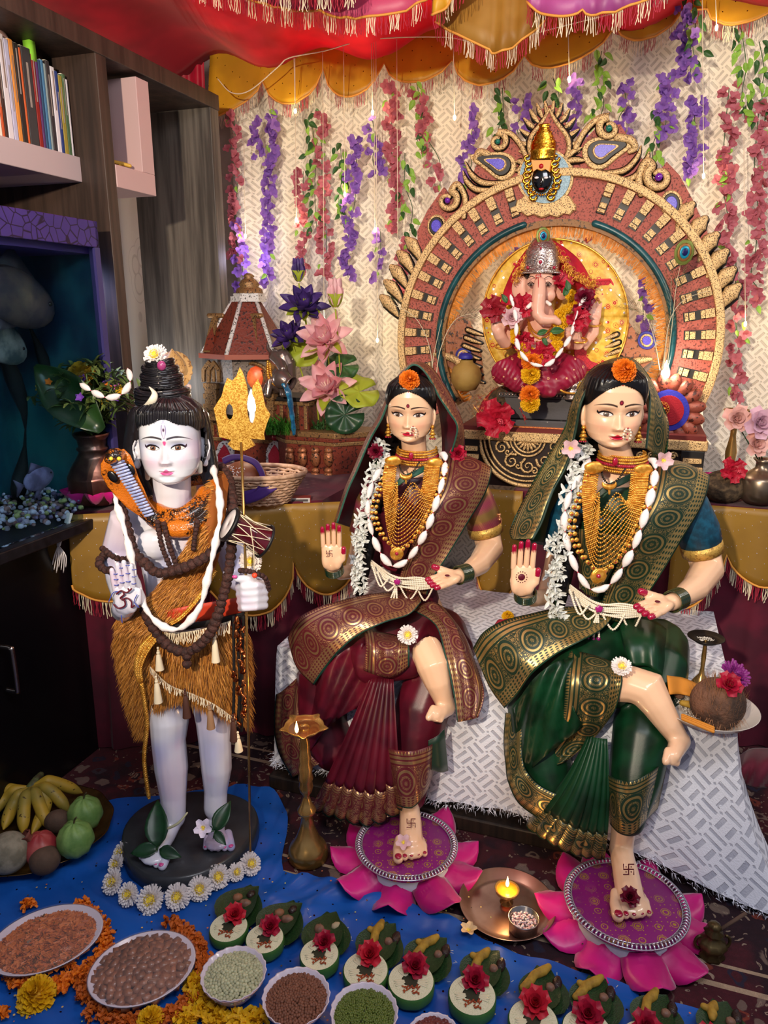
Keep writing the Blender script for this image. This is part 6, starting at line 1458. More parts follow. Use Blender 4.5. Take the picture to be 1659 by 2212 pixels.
# chrysanthemums round the plinth
for i,(x,y,r)in enumerate([(285,1815,21),(262,1842,25),(252,1868,23),(245,1905,28),(278,1932,26),(326,1943,32),(383,1937,29),(431,1920,28),(470,1894,28),(510,1884,20),(540,1866,26)]):
 lb=['leftmost and farthest chrysanthemum half hidden behind the plinth','white chrysanthemum just below the farthest one on the left','white chrysanthemum third from the back along the left of the plinth','white chrysanthemum at the lower left bend of the plinth ring','white chrysanthemum left of the largest front one','largest white chrysanthemum at the front of the plinth','white chrysanthemum with dark centre right of the largest one','white chrysanthemum with green centre in the plinth ring','wide white chrysanthemum with big yellow heart in the plinth ring','small tilted chrysanthemum second from the right end of the ring','chrysanthemum at the right end of the plinth ring by the rod foot'][i]
 p=WZ(x,y,.045);d=(p-bc);d.z=0;d.normalize();flower('mum',p,d*.75+V((0,-.25,.75)),r*MP(x,y,p.y),lb,group='chrysanthemums round the plinth',seed=i%2)
# ---------------------------------------------------------------- the two seated statues
M_RED1=mat('red_nail','9c0a34',.15,coat=1);BANG=mat('green_glass_bangle','0e2c20',.1,coat=1,col2='3a3a10',vs_=200);JAS=mat('jasmine_white','e6e8e4',.5,transl=.2)
SKT=NT('statue_skin');SKT.set('Base Color',SKT.attr());SKT.set('Roughness',.3);SKT.set('Coat Weight',.55);SKT.set('Coat Roughness',.08);SKT.set('Subsurface Weight',.05);SKT.set('Subsurface Scale',.008);SKT=SKT.m
def jasmine():
 m=MB()
 for i in range(6):petal(m,i*2.1,rnd(.010,.016),.006,rnd(10,75),.3,-.3,0,0,1,3,tip=.3)
 return m.mesh('blossom')
JM=[]
for i in range(4):jm=jasmine();jm.materials.append(JAS);JM.append(jm)
def swast(P,x,y,s,nm,parent,mm):
 m=MB()
 for pts in(((-1,-1),(-1,0),(1,0),(1,1)),((-1,1),(0,1),(0,-1),(1,-1))):m.tube([P(x+a*s,y+b*s)for a,b in pts],s*.0009/8,5,rnd_=True)
 for a in(-.5,.5):
  for c in(-.5,.5):m.ell(P(x+a*s,y+c*s),s*.0009/7,None,6,4)
 m.build(nm,mm,parent,stuff=True)
def lady(c):
 S,D0=c['S'],c['D0'];who=c['who']
 X=lambda x,y:(c['ex']+S*(x-882),c['ey']+S*(y-888))
 def P(x,y,d=0.):return W(*X(x,y),D0+d*1.03)
 k=MP(*X(890,1100),D0)*S # metres per source pixel
 def U(*a):return[(P(x,y,d),r*k)for x,y,d,r in a]
 def A(*a):return[(W(x,y,D),r*MP(x,y,D))for x,y,D,r in a]
 st=thing('seated_statue',c['label'],'statue',W(*c['seat']));skin=c['skin'];b=MB();RAW[0]=MB();dk=mat(c['id']+'_silk',c['base'])if False else c['silk']
 b.cap(U((905,1330,0,60),(895,1270,0,44),(890,1200,0,50),(893,1120,0,62),(895,1060,.01,60),(893,1020,.015,44)),18,flat=.72,up=V((0,1,0)))
 for x in(858,930):b.ell(P(x,1105,-.045),(30*k,26*k,30*k))
 b.cap(U((893,1015,.015,34),(896,985,.01,27),(c['nx'],950,-.005,27),(c['nx'],920,-.005,26)),14)
 b.cap(U((850,1035,.01,26),(815,1050,.01,26),(790,1120,.01,24),(775,1190,-.01,21),(760,1235,-.04,18),(735,1238,-.1,15),(718,1225,-.15,14)),12)
 t1=hand(b,P(716,1202,-.175),V((0,-.05,1)),V((0,-1,-.1)),26*k,1,.05,.02,.185,(1.3,1.5,1.6,1.4),(.95,.03),.4,.35)
 b.cap(U((930,1035,.01,28),(985,1045,.01,29),(1030,1090,.01,30),(1050,1150,.0,31),(1058,1185,-.02,30),(1035,1218,-.09,24),(1003,1240,-.15,16),(990,1245,-.165,15)),14)
 t2=hand(b,P(968,1250,-.185),V((-.8,-.55,-.06)),V((-.05,-.35,1)),25*k,1,.02,.02,.25,(.75,.85,.8,.7),(.75,.12))
 # legs
 b.cap(A(*c['knee']),14);b.cap(A(*c['hfoot']),12)
 for i in range(5):a,e=c['htoe'];q=W(a[0]+(e[0]-a[0])*i/4,a[1]+(e[1]-a[1])*i/4,a[2]+(e[2]-a[2])*i/4);b.cap([(q+V((.01,.02,.012)),.0075),(q,.0085 if i==0 else .0065)],8)
 tp=WZ(*c['toe'],.088);fd=V((c['fx'],-1,0)).normalized();sd=V((fd.y,-fd.x,0))*-1;L=c['fl'];w_=c['fw']
 b.cap([(tp-fd*L+ez*.022,w_*.72),(tp-fd*L*.55+ez*.016,w_*.8),(tp-fd*L*.15+ez*.003,w_*.85)],12);b.ell(tp-fd*L*.12,(w_*1.15,w_*1.2,.016));b.cap([(tp-fd*L+ez*.03,w_*.74),(tp-fd*L*.6+ez*.028,w_*.6),(tp-fd*L*.2+ez*.01,w_*.5)],10)
 b.cap([(tp-fd*L+ez*.02,w_*.75),(tp-fd*L*.98+ez*.06,w_*.74),(tp-fd*L*1.0+ez*.12,w_*.85)],12)
 nails=[]
 for i in range(5):
  o_=sd*(-.92+.45*i)*w_;ln=(.020,.016,.014,.010,.006)[i];r_=w_*(.36,.24,.23,.22,.2)[i];q=tp+o_+fd*ln-ez*.002;RAW[0].cap([(tp+o_*.88-fd*.03+ez*.004,r_*.9),(tp+o_-fd*.004+ez*.001,r_),(q,r_)],12);nails.append((q+ez*r_*.8+fd*r_*.35,r_))
 o=P(*c['eye'],c['eyed']);s_=c['fw2']*k;rt=rotm('X',c.get('tilt',6))@rotm('Z',c['yaw'])
 def bindi(X_,Z_,paint,sm):paint(sm(.075-np.sqrt(X_**2+((Z_-.45)*.85)**2),.02),'5c0820');paint(sm(.03-np.sqrt(X_**2+((Z_-.45)*.85)**2),.02),'a02838')
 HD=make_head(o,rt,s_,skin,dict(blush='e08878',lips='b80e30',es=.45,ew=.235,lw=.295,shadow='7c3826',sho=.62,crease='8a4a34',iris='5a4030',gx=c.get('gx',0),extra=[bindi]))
 figure_body(b,HD,'body',SKT,st,skin,.0031,6,RAW[0]);RAW[0]=None
 hx=lambda x,y,z:o+rt@(V((x,y,z))*s_)
 m=MB()
 for sg in(-1,1):m.ell(hx(sg*1.0,.12,-.22),(s_*.12,s_*.2,s_*.36),rt@rotm('Z',sg*35));m.ell(hx(sg*1.0,.05,-.52),(s_*.1,s_*.1,s_*.14))
 m.build('ears',mat('ear_'+c['id'],skin,.3,coat=.5),st,remesh=.002,sm=3,stuff=True)
 m=MB()
 for q,r_ in nails:m.ell(q,(r_*.68,r_*.8,r_*.3),None,10,6)
 for tt in(t1,t2):
  for a,e,r_ in tt:m.cap([(a,r_*1.08),(e,r_*.98)],10)
 m.build('red_painted_tips',M_RED1,st,stuff=True)
 # hair
 hs=hair_shell(o,rt,s_,lambda x:1.06-.3*x-.55*x**3.5,1.09,fn=lambda X_,Y_,Z_,P_:.015*np.sin(P_*30)-.03*np.exp(-(X_/.05)**2),yb=.1)
 hs.build('hair',M_HAIR,st,solid=.004)
 m=MB();m.tube([hx(0,-.9,1.04),hx(0,-.86,1.2),hx(0,-.74,1.4)],[.0012,.0016,.0014],6,rnd_=True);m.build('parting_red',mat('sindoor','b01418',.6),st)
 m=MB();m.cap(U((850,960,.07,30),(822,1000,.03,28),(805,1080,-.02,26),(795,1160,-.04,24),(785,1230,-.05,18),(775,1290,-.06,9)),12,flat=.7);m.ell(hx(0,.8,-.5),(s_*.8,s_*.5,s_*.6));m.build('hair_length',M_HAIR,st,sub=1)
 # blouse, skirt mass, drapes
 m=MB();m.tube([p for p,r in U((990,1040,0,0),(1022,1070,0,0),(1040,1110,0,0),(1050,1148,0,0))],[34*k,38*k,38*k,36*k],16);m.build('blouse_sleeve',c['blouse'],st,solid=.002);m=MB();m.tube([p for p,r in U((826,1040,0,0),(800,1090,0,0),(784,1150,0,0))],[32*k,32*k,30*k],16);m.build('blouse_sleeve',c['blouse'],st,solid=.002)
 m=MB();m.tube([P(1046,1135,0),P(1050,1152,0)],[37.5*k,37*k],18);m.build('sleeve_border',c['band'],st,solid=.003)
 m=MB();m.cap(U((902,1345,0,64),(895,1270,0,48),(890,1200,0,54),(893,1120,0,66),(895,1062,.012,62)),18,flat=.74,up=V((0,1,0)))
 for x in(858,930):m.ell(P(x,1107,-.045),(34*k,29*k,34*k))
 m.build('saree_bodice',c['silk'],st,remesh=.004,sm=4)
 m=MB()
 for ch in c['skirt']:m.cap(A(*ch),14)
 m.build('saree_skirt',c['silk'],st,remesh=.005,sm=5)
 def sh(rows,nm,mm,uvm=None,f=None,Pf=None,nu=8,nv=5,th=.0016):
  m=loft(rows,nu,nv,f,uvm,P=Pf or(lambda q:W(*q)));return m.build(nm,mm,st,solid=th)
 PU=lambda q:P(*q);Z_,SK=c['zari'],c['silk']
 # pallu across the chest
 rows=[[(1052,1008,.07),(1062,1014,.0),(1050,1062,-.045),(1010,1130,-.085),(968,1200,-.1),(935,1250,-.1),(922,1285,-.09)],
   [(1010,985,.06),(1015,995,-.015),(1000,1060,-.085),(962,1125,-.115),(925,1190,-.105),(900,1240,-.095),(890,1280,-.09)],
   [(955,978,.05),(958,992,-.025),(948,1050,-.09),(915,1115,-.125),(888,1180,-.098),(868,1230,-.085),(858,1270,-.08)]]
 sh(rows,'pallu',Z_,'u',lambda u,v:.004*sin(v*9+u*3),PU,9,8)
 sh([[(915,1120,-.12),(880,1190,-.1),(855,1235,-.085)],[(880,1120,-.12),(850,1180,-.1),(835,1230,-.08)],[(838,1110,-.115),(830,1170,-.09),(825,1220,-.075)],[(815,1110,-.06),(820,1170,-.05),(822,1220,-.04)]],'front_drape',c['zari2']if c['id']=='green' else SK,'u',lambda u,v:.003*sin(v*40+u*8),PU)
 sh([[(948,990,-.045),(905,1012,-.075),(868,1030,-.085),(848,1050,-.08)],[(946,1000,-.05),(908,1024,-.08),(872,1042,-.09),(846,1062,-.085)]],'neck_edge',c['edge'],None,None,PU)
 # veil over the head
 hem=c['veil_hem'];out_=c['veil_out'];bk=c['veil_back']
 sh([hem,out_],'veil_border',Z_,'u',lambda u,v:.003*sin(u*50),PU,8,6)
 sh([out_,bk],'veil',SK,None,lambda u,v:.004*sin(u*60),PU,8,6)
 m=MB();m.tube(cat([P(*q)for q in hem],8),3.0*k,6,flat=.6);m.build('veil_piping',c['edge'],st)
 for nm,mm,uvm,rows,f in c['sheets']:sh(rows,nm,{'Z':Z_,'S':SK,'E':E2}[mm],uvm,f)
 # pleats
 top,bot,n=c['pleats'];g=[];uv=[];nu=n*10
 tp_=cat([W(*q)for q in top],30);bp_=cat([W(*q)for q in bot],30)
 for j in range(25):
  row=[];v=j/24
  for i in range(nu+1):
   u=i/nu;a=tp_[min(int(u*(len(tp_)-1)),len(tp_)-1)];e=bp_[min(int(u*(len(bp_)-1)),len(bp_)-1)];q=a.lerp(e,v);ph=(u*n)%1.0
   q=q+V((0,-1,0))*(.028*v**.7*(abs(ph-.5)*2)**.7+.02*sin(v*pi))+(e-a).cross(V((0,1,0))).normalized()*(.010*v*sin(ph*2*pi))+ez*(.006*v*sin(u*47));row.append(q);uv.append((u*(bp_[0]-bp_[-1]).length*2,(1-v)))
  g.append(row)
 m=MB();m.grid(g[:19],uv=uv[:19*(nu+1)]);m.build('pleats',SK,st,solid=.001)
 m=MB();uvb=[(a,(b_)/.26)for a,b_ in uv[18*(nu+1):]];m.grid(g[18:],uv=uvb);m.build('pleat_border',c['zari'],st,solid=.001)
 # ------------ jewellery (things of their own)
 def nk(label,cat_='necklace',nm='gold_necklace',at=(890,1100)):return thing(nm,label,cat_,P(*at,-.1))
 t=nk('many stranded gold bead necklace hanging to the waist of the '+who)
 for i in range(14):
  x0,x1,yb=857-1.9*i,918+2.4*i,1079+i*8.0
  beads([P(x0,1002,-.07),P(x0-5,1050,-.1),P(x0*.8+862*.2,yb-36,-.128),P(862-.3*i,yb,-.138),P(x1*.5+862*.5,yb-36,-.138),P(x1-8,1058,-.126),P(x1,1005,-.085)],2.0*k,int(58+4*i),'bead_strand',M_GOLD,t,nu=6,nv=4,alt=.7)
 for x,y in((849,996),(940,1000)):m=MB();m.ell(P(x,y,-.085),(17*k,5*k,11*k),None,16,8,fn=lambda q:1+.06*sin(atan2(q.z,q.x)*12));m.build('filigree_clasp',M_GOLD,t)
 stud=MB();stud.ell((0,0,0),(4.2*k,4.2*k,2*k),None,12,6,fn=lambda q:1+.14*sin(atan2(q.y,q.x)*6));sme=stud.mesh('gold_stud');sme.materials.append(M_GOLD);rub=MB();rub.ell((0,0,.0016),1.5*k,None,6,4);rme=rub.mesh('ruby');rme.materials.append(M_RUBY)
 t2_=nk('double row of gold flower studs forming the outermost long necklace of the '+who)
 for j,(w0,yb)in enumerate(((0,1186),(9,1180))):
  for p in chain([P(838-w0*.2,1010,-.08),P(820-w0,1070,-.1),P(812-w0,1110,-.11),P(826-w0*.8,1150,-.11),P(848-w0*.5,yb-4,-.125),P(862,yb+j*10,-.135),P(884+w0*.4,yb-10,-.135),P(915+w0,1125,-.135),P(944+w0,1065,-.13),P(958+w0*.8,1010,-.1)],34):share(sme,t2_,p,facing(V((rnd(-.2,.2),-1,.1))));j and share(rme,t2_,p-V((0,.003,0)),facing(V((0,-1,0))))
 m=MB();m.ell(P(857,1196,-.14),(14*k,4*k,14*k),None,30,8,fn=lambda q:1+.08*sin(atan2(q.z,q.x)*16));m.build('pendant_disc',M_GOLD,t2_);m=MB();m.ell(P(857,1196,-.145),4*k);m.build('pendant_stone',M_RUBY,t2_)
 t=nk('broad gold bead choker with rubies round the neck of the '+who,nm='gold_choker',at=(900,980))
 for j in range(6):
  pts=[P(901,964+5.2*j+3,.01)+V((sin(a)*(41+j)*k,-cos(a)*(40+j*1.6)*k,-.003*cos(a)))for a in[radians(-100+200*i/20)for i in range(21)]]
  beads(pts,(2.9 if j%2 else 2.2)*k,46,'choker_row',M_GOLD if j!=3 else M_RUBY,t,nu=6,nv=4)
 m=MB();m.ell(P(888,985,-.05),(5*k,3*k,8*k));m.build('choker_gem',M_RUBY,t)
 t=nk('short black bead chain with crescent gold pendant on the '+who,nm='short_necklace',at=(877,1030))
 for pts in([P(862,998,-.07),P(866,1015,-.09),P(875,1026,-.1)],[P(906,998,-.075),P(896,1014,-.095),P(882,1026,-.1)]):beads(pts,2*k,10,'black_beads',M_BLACK,t,nu=6,nv=4,string=M_GOLD)
 m=MB();m.tube([P(877+12*cos(a),1024-8*sin(a),-.105)for a in[pi+pi*i/12 for i in range(13)]],[(1.5+3.6*sin(pi*i/12))*k for i in range(13)],8,rnd_=True);m.cap([(P(877,1034,-.105),2.5*k),(P(877,1044,-.105),2*k)],6);m.build('crescent_pendant',M_GOLD,t)
 for sg,lb in((-1,'left'),(1,'right')):
  q=hx(sg*1.0,-.05,-.68);t=thing('earring',('gold and red bell earring on the '+lb+' ear of the '+who),'earring',q);m=MB();m.ell(q,4*k);z=0
  for r,h in((5,5),(7.5,7),(6,6)):m.lathe([(.8*k,-z*k),(r*.6*k,-(z+2)*k),(r*k,-(z+h)*k),(r*.9*k,-(z+h)*k)],14,q-ez*4*k);z+=h
  m.build('bell_tiers',M_GOLD,t);m=MB()
  for i in range(8):a=i*pi/4;m.ell(q+V((5.5*k*cos(a),5.5*k*sin(a),-(z+6)*k)),1.7*k,None,6,5)
  m.build('hanging_beads',M_RUBY,t,stuff=True)
 q=hx(.2,-1.16,-.52);t=thing('nose_ring','pearl and ruby cluster nose ring on the '+who,'nose ring',q);m=MB()
 for i in range(9):a=-.6+i*.52;m.ell(q+rt@V(((.13*cos(a)+.06)*s_,-.02*s_,(.22*sin(a)-.12)*s_)),1.9*k,None,8,6)
 m.build('pearls',M_PEARL,t,stuff=True);m=MB()
 for i in range(3):m.ell(q+V((.06*s_,-.05*s_,(.12-.2*i)*s_)),1.7*k,None,8,6)
 m.build('rubies',M_RUBY,t,stuff=True)
 t=nk('white pearl waist chain with hanging loops on the '+who,'belt','pearl_belt',(860,1250))
 for i in range(7):
  o_=(i-3)*4.2;beads([P(797,1212+o_*.4,-.05),P(822,1236+o_*.8,-.09),P(858,1256+o_*(.6+.5*(i%2)),-.11),P(900,1260+o_,-.118),P(942,1262+o_*.5,-.11)],2.3*k,48,'pearl_strand',M_PEARL,t,nu=6,nv=5)
 for x0,y0,x1,y1,dp in((815,1236,855,1262,26),(862,1262,905,1268,30),(900,1268,935,1270,28),(804,1222,838,1250,30)):beads([P(x0,y0,-.11),P((x0+x1)/2,(y0+y1)/2+dp,-.12),P(x1,y1,-.12)],2.3*k,20,'pearl_loop',M_PEARL,t,nu=6,nv=5)
 for x in(838,848,858):beads([P(856,1264,-.12),P(x,1308,-.125)],2.3*k,14,'pearl_tassel',M_PEARL,t,nu=6,nv=5);m=MB();m.ell(P(x-1,1312,-.125),4*k);m.build('plum_bead',mat('plum_bead','7a1058',.15,coat=1),t)
 m=MB();m.ell(P(858,1257,-.128),(7*k,3*k,7*k),None,14,6,fn=lambda q:1+.2*sin(atan2(q.z,q.x)*5));m.build('plum_flower',mat('plum_gem','a01870',.15,coat=1),t)
 cgarland([P(948,980,-.05),P(962,985,-.07),P(958,1030,-.115),P(944,1080,-.14),P(928,1130,-.145),(P(908,1170,-.14)),P(882,1208,-.13),P(850,1224,-.125),P(825,1200,-.115),P(803,1150,-.1),P(794,1095,-.09),P(804,1045,-.07),P(830,1000,-.04),P(842,978,-.02)],15,'white cotton bead garland round the neck of the '+who,7.5,kk=k)
 t=thing('jasmine_garland','white jasmine garland falling along the black hair of the '+who,'garland',P(800,1100,-.07))
 for i in range(115):
  u=i/114;p=cat([P(826,955,-.0),P(812,1010,-.04),P(795,1080,-.07),P(778,1150,-.09),P(774,1215,-.1),P(775,1275,-.1)],20)[int(u*99)];share(random.choice(JM),t,p+V((rnd(-13,13)*k,rnd(-.012,.006),rnd(-5,5)*k)),facing(V((rnd(-.7,.7),-1,rnd(-.7,.7)))),rnd(.95,1.35)*S**.5)
 m=MB();m.tube(cat([P(826,955,0),P(795,1080,-.05),P(775,1275,-.08)],8),.0015,5);m.build('thread',GRNL,t)
 for(x,y,d,r,n_,lb,lg)in((1001,1240,-.155,18,9,'dark green and gold glass bangles on the open palm wrist of the ',V((1,.9,-.05))),(722,1232,-.15,18,5,'dark green glass bangles below the raised palm of the ',V((.1,.4,-1)))):
  t=thing('bangle_stack',lb+who,'bangles',P(x,y,d));lg=lg.normalized();f_=frame(lg);m=MB();m.tube([f_@V((r*k*cos(a),r*k*sin(a),0))for a in[2*pi*i/28 for i in range(28)]],1.8*k,7,closed=True);me=m.mesh('bangle');me.materials.append(BANG)
  for i in range(n_):share(me,t,P(x,y,d)+lg*(i-n_/2)*3.2*k)
 m=MB();[m.ell(P(1078+rnd(-3,3),1112+i*5,-.02),rnd(2,4)*k,None,8,6)for i in range(9)];m.tube([P(1074,1108,-.02),P(1084,1122,-.02),P(1078,1155,-.01)],.0015,5);solo(m,'armlet',mat('rose_gold','d89a70',.3,.7),'small rose gold armlet charm hanging at the sleeve of the '+who,'armlet')
 flower('marigold',hx(.02,-.74,1.52),V((0,-1,.5)),20*k,'orange marigold on the forehead parting of the '+who,seed=c['seed'])
 return P,k,tp,X
SILK1=m_silk('maroon_silk','5c1022','3a0a18');SILK2=m_silk('green_silk','0c3a20','06200f')
Z1=m_zari('maroon_brocade','571820','c29a6c','0c3c30');Z2=m_zari('green_brocade','122a18','c0a264','06301c',.95)
E1=mat('green_piping','0c4a38',.5,sheen=.3);E2=mat('dark_green_piping','0a2a1c',.5,sheen=.3)
hem1=[(728,1130,-.06),(751,1060,-.045),(770,1018,-.04),(799,950,-.04),(824,905,-.045),(844,855,-.045),(867,813,-.04),(893,788,-.03),(920,806,-.035),(948,856,-.04),(970,890,-.04),(988,924,-.035),(976,975,-.03)]
out1=[(722,1128,-.0),(744,1058,.01),(764,1012,.01),(792,945,.01),(818,898,.0),(840,848,.0),(864,806,.0),(895,782,.01),(930,792,.01),(958,828,.01),(984,874,.01),(1001,920,.01),(1004,985,.02)]
bk1=[(760,1140,.06),(790,1060,.08),(815,1000,.1),(838,950,.11),(850,900,.11),(862,860,.1),(876,830,.08),(895,815,.07),(920,830,.09),(940,860,.11),(950,900,.12),(955,950,.12),(955,1010,.11)]
hem2=[(735,1128,-.10),(752,1095,-.08),(772,1040,-.05),(798,990,-.035),(814,930,-.035),(824,878,-.04),(842,842,-.04),(868,812,-.035),(905,800,-.03),(925,815,-.03),(950,855,-.035),(950,905,-.035),(945,960,-.03)]
out2=[(698,1128,-.07),(694,1110,-.04),(716,1060,-.01),(760,980,.0),(793,925,.0),(806,880,.0),(826,838,.0),(855,806,.0),(912,792,.01),(948,824,.01),(972,874,.01),(987,920,.01),(980,985,.02)]
jag=lambda u,v:.004*sin(u*22+v*4)
L1=dict(id='maroon',who='maroon saree statue',label='seated female statue in maroon and gold silk saree, one leg crossed, on the left',S=1.0,ex=882,ey=888,D0=1.80,eye=(887,888),eyed=-.03,fw2=46,yaw=-9,gx=-.02,nx=893,skin='e8bc98',seat=(900,1400,1.7),seed=0,
 silk=SILK1,zari=Z1,zari2=Z1,edge=E1,blouse=m_zari('magenta_brocade','8c1450','c8a060','5c1022',1.4),band=m_foam('gold_band','c8a050','8a6428',200,.4,.5),veil_hem=hem1,veil_out=out1,veil_back=bk1,
 knee=[(905,1425,1.545,30),(925,1410,1.525,38),(935,1440,1.50,36),(946,1475,1.49,29),(957,1508,1.49,22),(965,1528,1.49,19)],hfoot=[(966,1528,1.49,19),(955,1536,1.47,18),(940,1545,1.445,15)],htoe=((926,1550,1.43),(952,1556,1.44)),
 toe=(889,1838),fx=0.0,fl=.125,fw=.0315,
 skirt=[[(900,1360,1.78,76),(850,1380,1.74,66),(780,1405,1.66,66),(810,1425,1.58,56),(880,1425,1.545,42)],[(950,1370,1.76,60),(965,1410,1.66,62),(935,1460,1.58,58),(912,1530,1.55,60),(900,1610,1.52,52),(893,1680,1.49,40),(890,1722,1.475,30)],[(740,1420,1.72,60),(700,1470,1.68,62),(700,1560,1.66,60),(720,1620,1.62,46)]],
 sheets=[('lap_border','Z','u',[[(678,1480,1.60),(702,1445,1.575),(735,1405,1.555),(775,1372,1.55),(830,1345,1.57),(883,1328,1.62),(910,1300,1.66)],[(640,1440,1.62),(668,1395,1.585),(705,1362,1.57),(755,1335,1.575),(815,1315,1.61),(870,1300,1.66),(905,1283,1.70)],[(622,1378,1.66),(640,1340,1.63),(680,1315,1.63),(735,1298,1.65),(790,1285,1.68),(850,1278,1.72),(900,1268,1.73)]],jag),
   ('knee_border','Z','v',[[(880,1385,1.60),(855,1372,1.60),(815,1365,1.60),(785,1358,1.61)],[(884,1400,1.495),(855,1400,1.49),(820,1400,1.50),(790,1395,1.52)],[(884,1440,1.495),(850,1462,1.495),(820,1460,1.50),(785,1448,1.52)]],jag),
   ('left_hanging_border','Z','u',[[(612,1440,1.72),(598,1490,1.70),(592,1560,1.68),(600,1620,1.66),(630,1680,1.63)],[(665,1440,1.67),(652,1500,1.65),(648,1560,1.63),(655,1610,1.61),(690,1650,1.58)]],jag),
   ('maroon_fold','S',None,[[(670,1480,1.64),(700,1440,1.59),(760,1395,1.57),(790,1390,1.56)],[(660,1560,1.63),(710,1500,1.56),(760,1470,1.56),(800,1465,1.55)],[(660,1640,1.6),(700,1580,1.56),(750,1540,1.55),(800,1520,1.54)]],lambda u,v:.012*sin(u*16+v*9)),
   ('right_side_border','Z','v',[[(890,1318,1.68),(930,1300,1.66),(958,1312,1.66)],[(940,1350,1.60),(975,1345,1.58),(1002,1370,1.60)],[(962,1420,1.50),(1000,1420,1.50),(1030,1440,1.54)],[(980,1500,1.46),(1015,1500,1.46),(1046,1500,1.48)],[(988,1560,1.44),(1015,1555,1.44),(1032,1550,1.45)]],jag),
   ('shin_border','Z','u',[[(846,1732,1.48),(864,1742,1.42),(890,1745,1.40),(912,1724,1.42),(926,1700,1.49)],[(836,1680,1.48),(858,1690,1.42),(890,1692,1.405),(920,1680,1.43),(938,1660,1.50)],[(828,1612,1.49),(854,1620,1.43),(890,1622,1.415),(926,1612,1.44),(948,1596,1.51)]],jag),
   ('green_underhem','E',None,[[(925,1600,1.46),(945,1590,1.46),(960,1575,1.48)],[(925,1660,1.46),(950,1668,1.46),(968,1665,1.48)]],None)],
 pleats=([(800,1462,1.54),(825,1466,1.52),(850,1466,1.52)],[(672,1735,1.56),(730,1750,1.49),(800,1765,1.46),(868,1735,1.46)],8))
P1,k1,tp1,X1=lady(L1)
